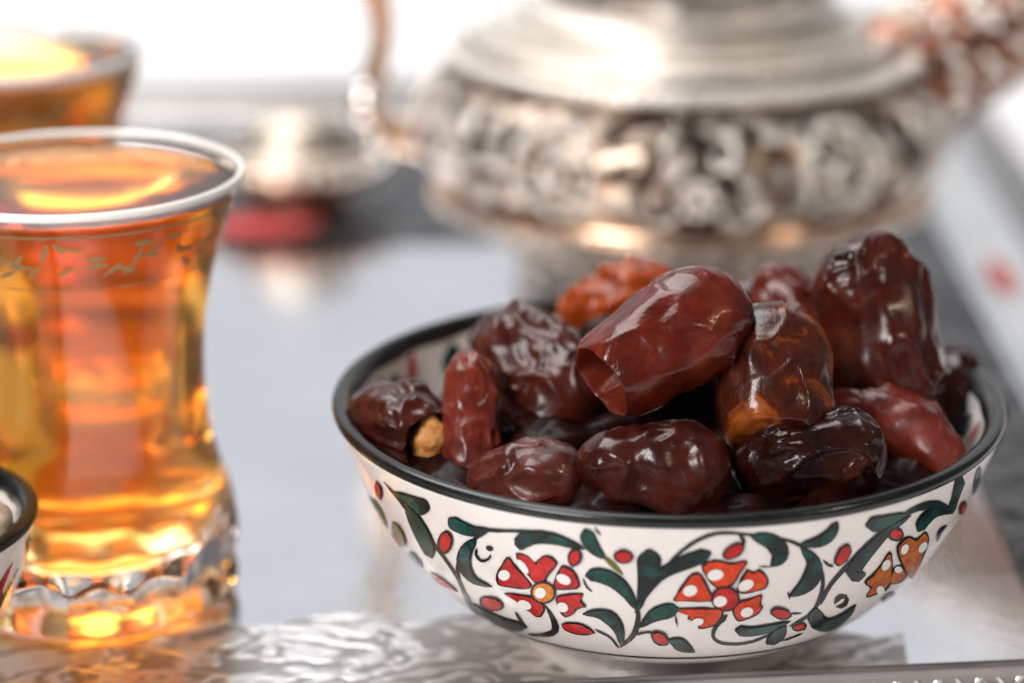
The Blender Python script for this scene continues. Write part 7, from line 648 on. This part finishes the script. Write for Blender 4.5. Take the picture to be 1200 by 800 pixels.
for k in range(12):
    t_ = -math.pi/2+math.radians(30*k); z = .0555; ps = []
    if k % 2:
        for i in range(40):     # ring following the curved wall
            a = 2*math.pi*i/40; ps.append(xform(ball((0, 0, 0), .00155, 8, 5, (1, 1, .8)), on(t_, z, .0122*math.cos(a), .0122*math.sin(a), .0006)))
        for i in range(12):
            a = 2*math.pi*i/12; ps.append(xform(ball((0, 0, 0), .0013, 8, 5), on(t_, z, .0080*math.cos(a), .0080*math.sin(a))))
        for i in range(22):
            f = i/21; a = 5.2*f; q = .0058*(1-f*.75); ps.append(xform(ball((0, 0, 0), .0010+.0006*f, 8, 5), on(t_, z-.001, q*math.cos(a)+.001, q*math.sin(a))))
    else:
        ps.append(xform(ball((0, 0, 0), .0020, 10, 6), on(t_, z-.005, 0, 0)))
        for i in range(8):
            a = 2*math.pi*i/8; ps.append(xform(ball((0, 0, 0), .0019, 8, 6, (1.1, .8, .8)), on(t_, z-.005, .0047*math.cos(a), .0047*math.sin(a))))
        for s_ in (-1, 1):
            for i in range(22):
                f = i/21; a = s_*(.3+4.4*f); q = .0050*(1-.65*f); ps.append(xform(ball((0, 0, 0), .0013, 8, 5), on(t_, z+.0065, s_*.0055+q*math.sin(a), q*math.cos(a))))
            for i in range(10):
                f = i/9; ps.append(xform(ball((0, 0, 0), .0012, 8, 5), on(t_, z-.006, s_*(.006+.010*f), -.004-.004*math.sin(f*3.1))))
    mesh_obj('medallion', *merge(ps), M['bead'], pot)
ps = []
for k in range(260):            # fine scrolls and beads chased over the whole band between the medallions
    t_ = rnd.uniform(0, 2*math.pi); z = rnd.uniform(.0420, .0715); q0 = rnd.uniform(.0012, .0026); a0 = rnd.uniform(0, 6.28)
    for i in range(6):
        a = a0+i*.75; ps.append(xform(ball((0, 0, 0), rnd.uniform(.0005, .0010), 6, 4, (1.2, .9, .8)), on(t_, z, q0*(1-i*.08)*math.cos(a), q0*(1-i*.08)*math.sin(a), .0002)))
mesh_obj('chased_scrolls', *merge(ps), M['sparkle'], pot)
for (r_, z_, nb, rb) in ((.0705, .0765, 96, .0013), (.0618, .0810, 84, .0012), (.0545, .0842, 76, .0012), (.0420, .0925, 64, .0014)):
    mesh_obj('bead_row', *merge([ball((r_*math.cos(2*math.pi*k/nb), r_*math.sin(2*math.pi*k/nb), z_), rb, 7, 5) for k in range(nb)]), M['sparkle'], pot)
ps = []
for k in range(48):
    for j in range(6):
        t_ = 2*math.pi*(k+.5*(j % 2))/48; zz_ = .014+j*.0032; r_ = float(np.interp(zz_, [.0115, .016, .0235, .031, .0345], [.045, .052, .060, .067, .071])); ps.append(ball((r_*math.cos(t_), r_*math.sin(t_), zz_), .0015, 7, 5, (1, 1, .8)))
mesh_obj('embossed_scales', *merge(ps), M['bead'], pot)
ps = []
for k in range(72):
    t_ = 2*math.pi*k/72; ps.append(ball((.0752*math.cos(t_), .0752*math.sin(t_), .0325), .0014, 8, 5))
mesh_obj('bead_row', *merge(ps), M['silver'], pot)
sp_pts = [(.060, -.004, .064), (.080, -.006, .076), (.102, -.008, .090), (.124, -.010, .110), (.138, -.011, .136), (.150, -.012, .150)]
mesh_obj('spout', *tube(sp_pts, [.023, .0195, .0165, .013, .010, .009], 28, 40), M['brown_metal'], pot)
ps = []; q = cr(sp_pts, 60); rd = np.interp(np.linspace(0, 5, 60), range(6), [.023, .0195, .0165, .013, .010, .009])
for k in range(260):
    i = rnd.randrange(2, 50); a = rnd.uniform(-.7, 2.2); tt = q[min(i+1, 59)]-q[i-1]; tt /= np.linalg.norm(tt); nn = np.cross(tt, (0, 1, 0)); nn /= np.linalg.norm(nn)
    if nn[2] < 0: nn = -nn
    d = nn*math.sin(a)+np.array((0, -1, 0))*math.cos(a); ps.append(ball(q[i]+d*rd[i], rnd.uniform(.0012, .0024), 8, 5))
mesh_obj('spout_beads', *merge(ps), M['bead'], pot)
hp = [(-.074, 0, .046), (-.088, 0, .050), (-.0945, 0, .058), (-.0925, 0, .068), (-.0900, 0, .082), (-.0925, 0, .100), (-.094, 0, .125), (-.082, 0, .150), (-.058, 0, .150), (-.042, 0, .112)]
hd = mesh_obj('handle', *tube(hp, [.0048, .0048, .0046, .0038, .0036, .0042, .0046, .0042, .004, .0045], 14, 60), M['copper'], pot)
mesh_obj('handle_bead', *merge([ball((-.0945, -.004, .060), .0062, 16, 10), ball((-.092, -.003, .049), .004, 12, 8)]), M['silver_bright'], hd)

# ------------------------------------------------------------------ small lidded silver pot by the handle
sg = empty('sugar_pot', (-.106, .352, 0)); tag(sg, 'small round silver pot with domed lid, blurred behind the tea glass', 'sugar pot')
V, F = lathe([tuple(x) for x in cr([(0, .001), (.016, .001), (.017, .0025), (.012, .004), (.022, .007), (.0285, .011), (.0295, .014), (.026, .017)], 30)], 64); mesh_obj('pot_body', V, F, M['copper'], sg)
V, F = lathe([tuple(x) for x in cr([(.0265, .0165), (.027, .018), (.021, .020), (.0185, .025), (.0140, .0295), (.007, .032), (0, .0325)], 30)], 64); mesh_obj('lid', V, F, M['dull_silver'], sg)
ps = []
for k in range(90):
    a = rnd.uniform(0, 6.28); z = rnd.uniform(.0075, .0165); r_ = float(np.interp(z, [.007, .011, .014, .017], [.022, .0285, .0295, .026])); ps.append(ball((r_*math.cos(a), r_*math.sin(a), z), rnd.uniform(.0006, .0016), 7, 5))
mesh_obj('chased_beads', *merge(ps), M['sparkle'], sg)
ps = [ball((.0298*math.cos(a), .0298*math.sin(a), .0145), .0024, 8, 6) for a in np.linspace(0, 6.1, 26)]; mesh_obj('bead_row', *merge(ps), M['sparkle'], sg)
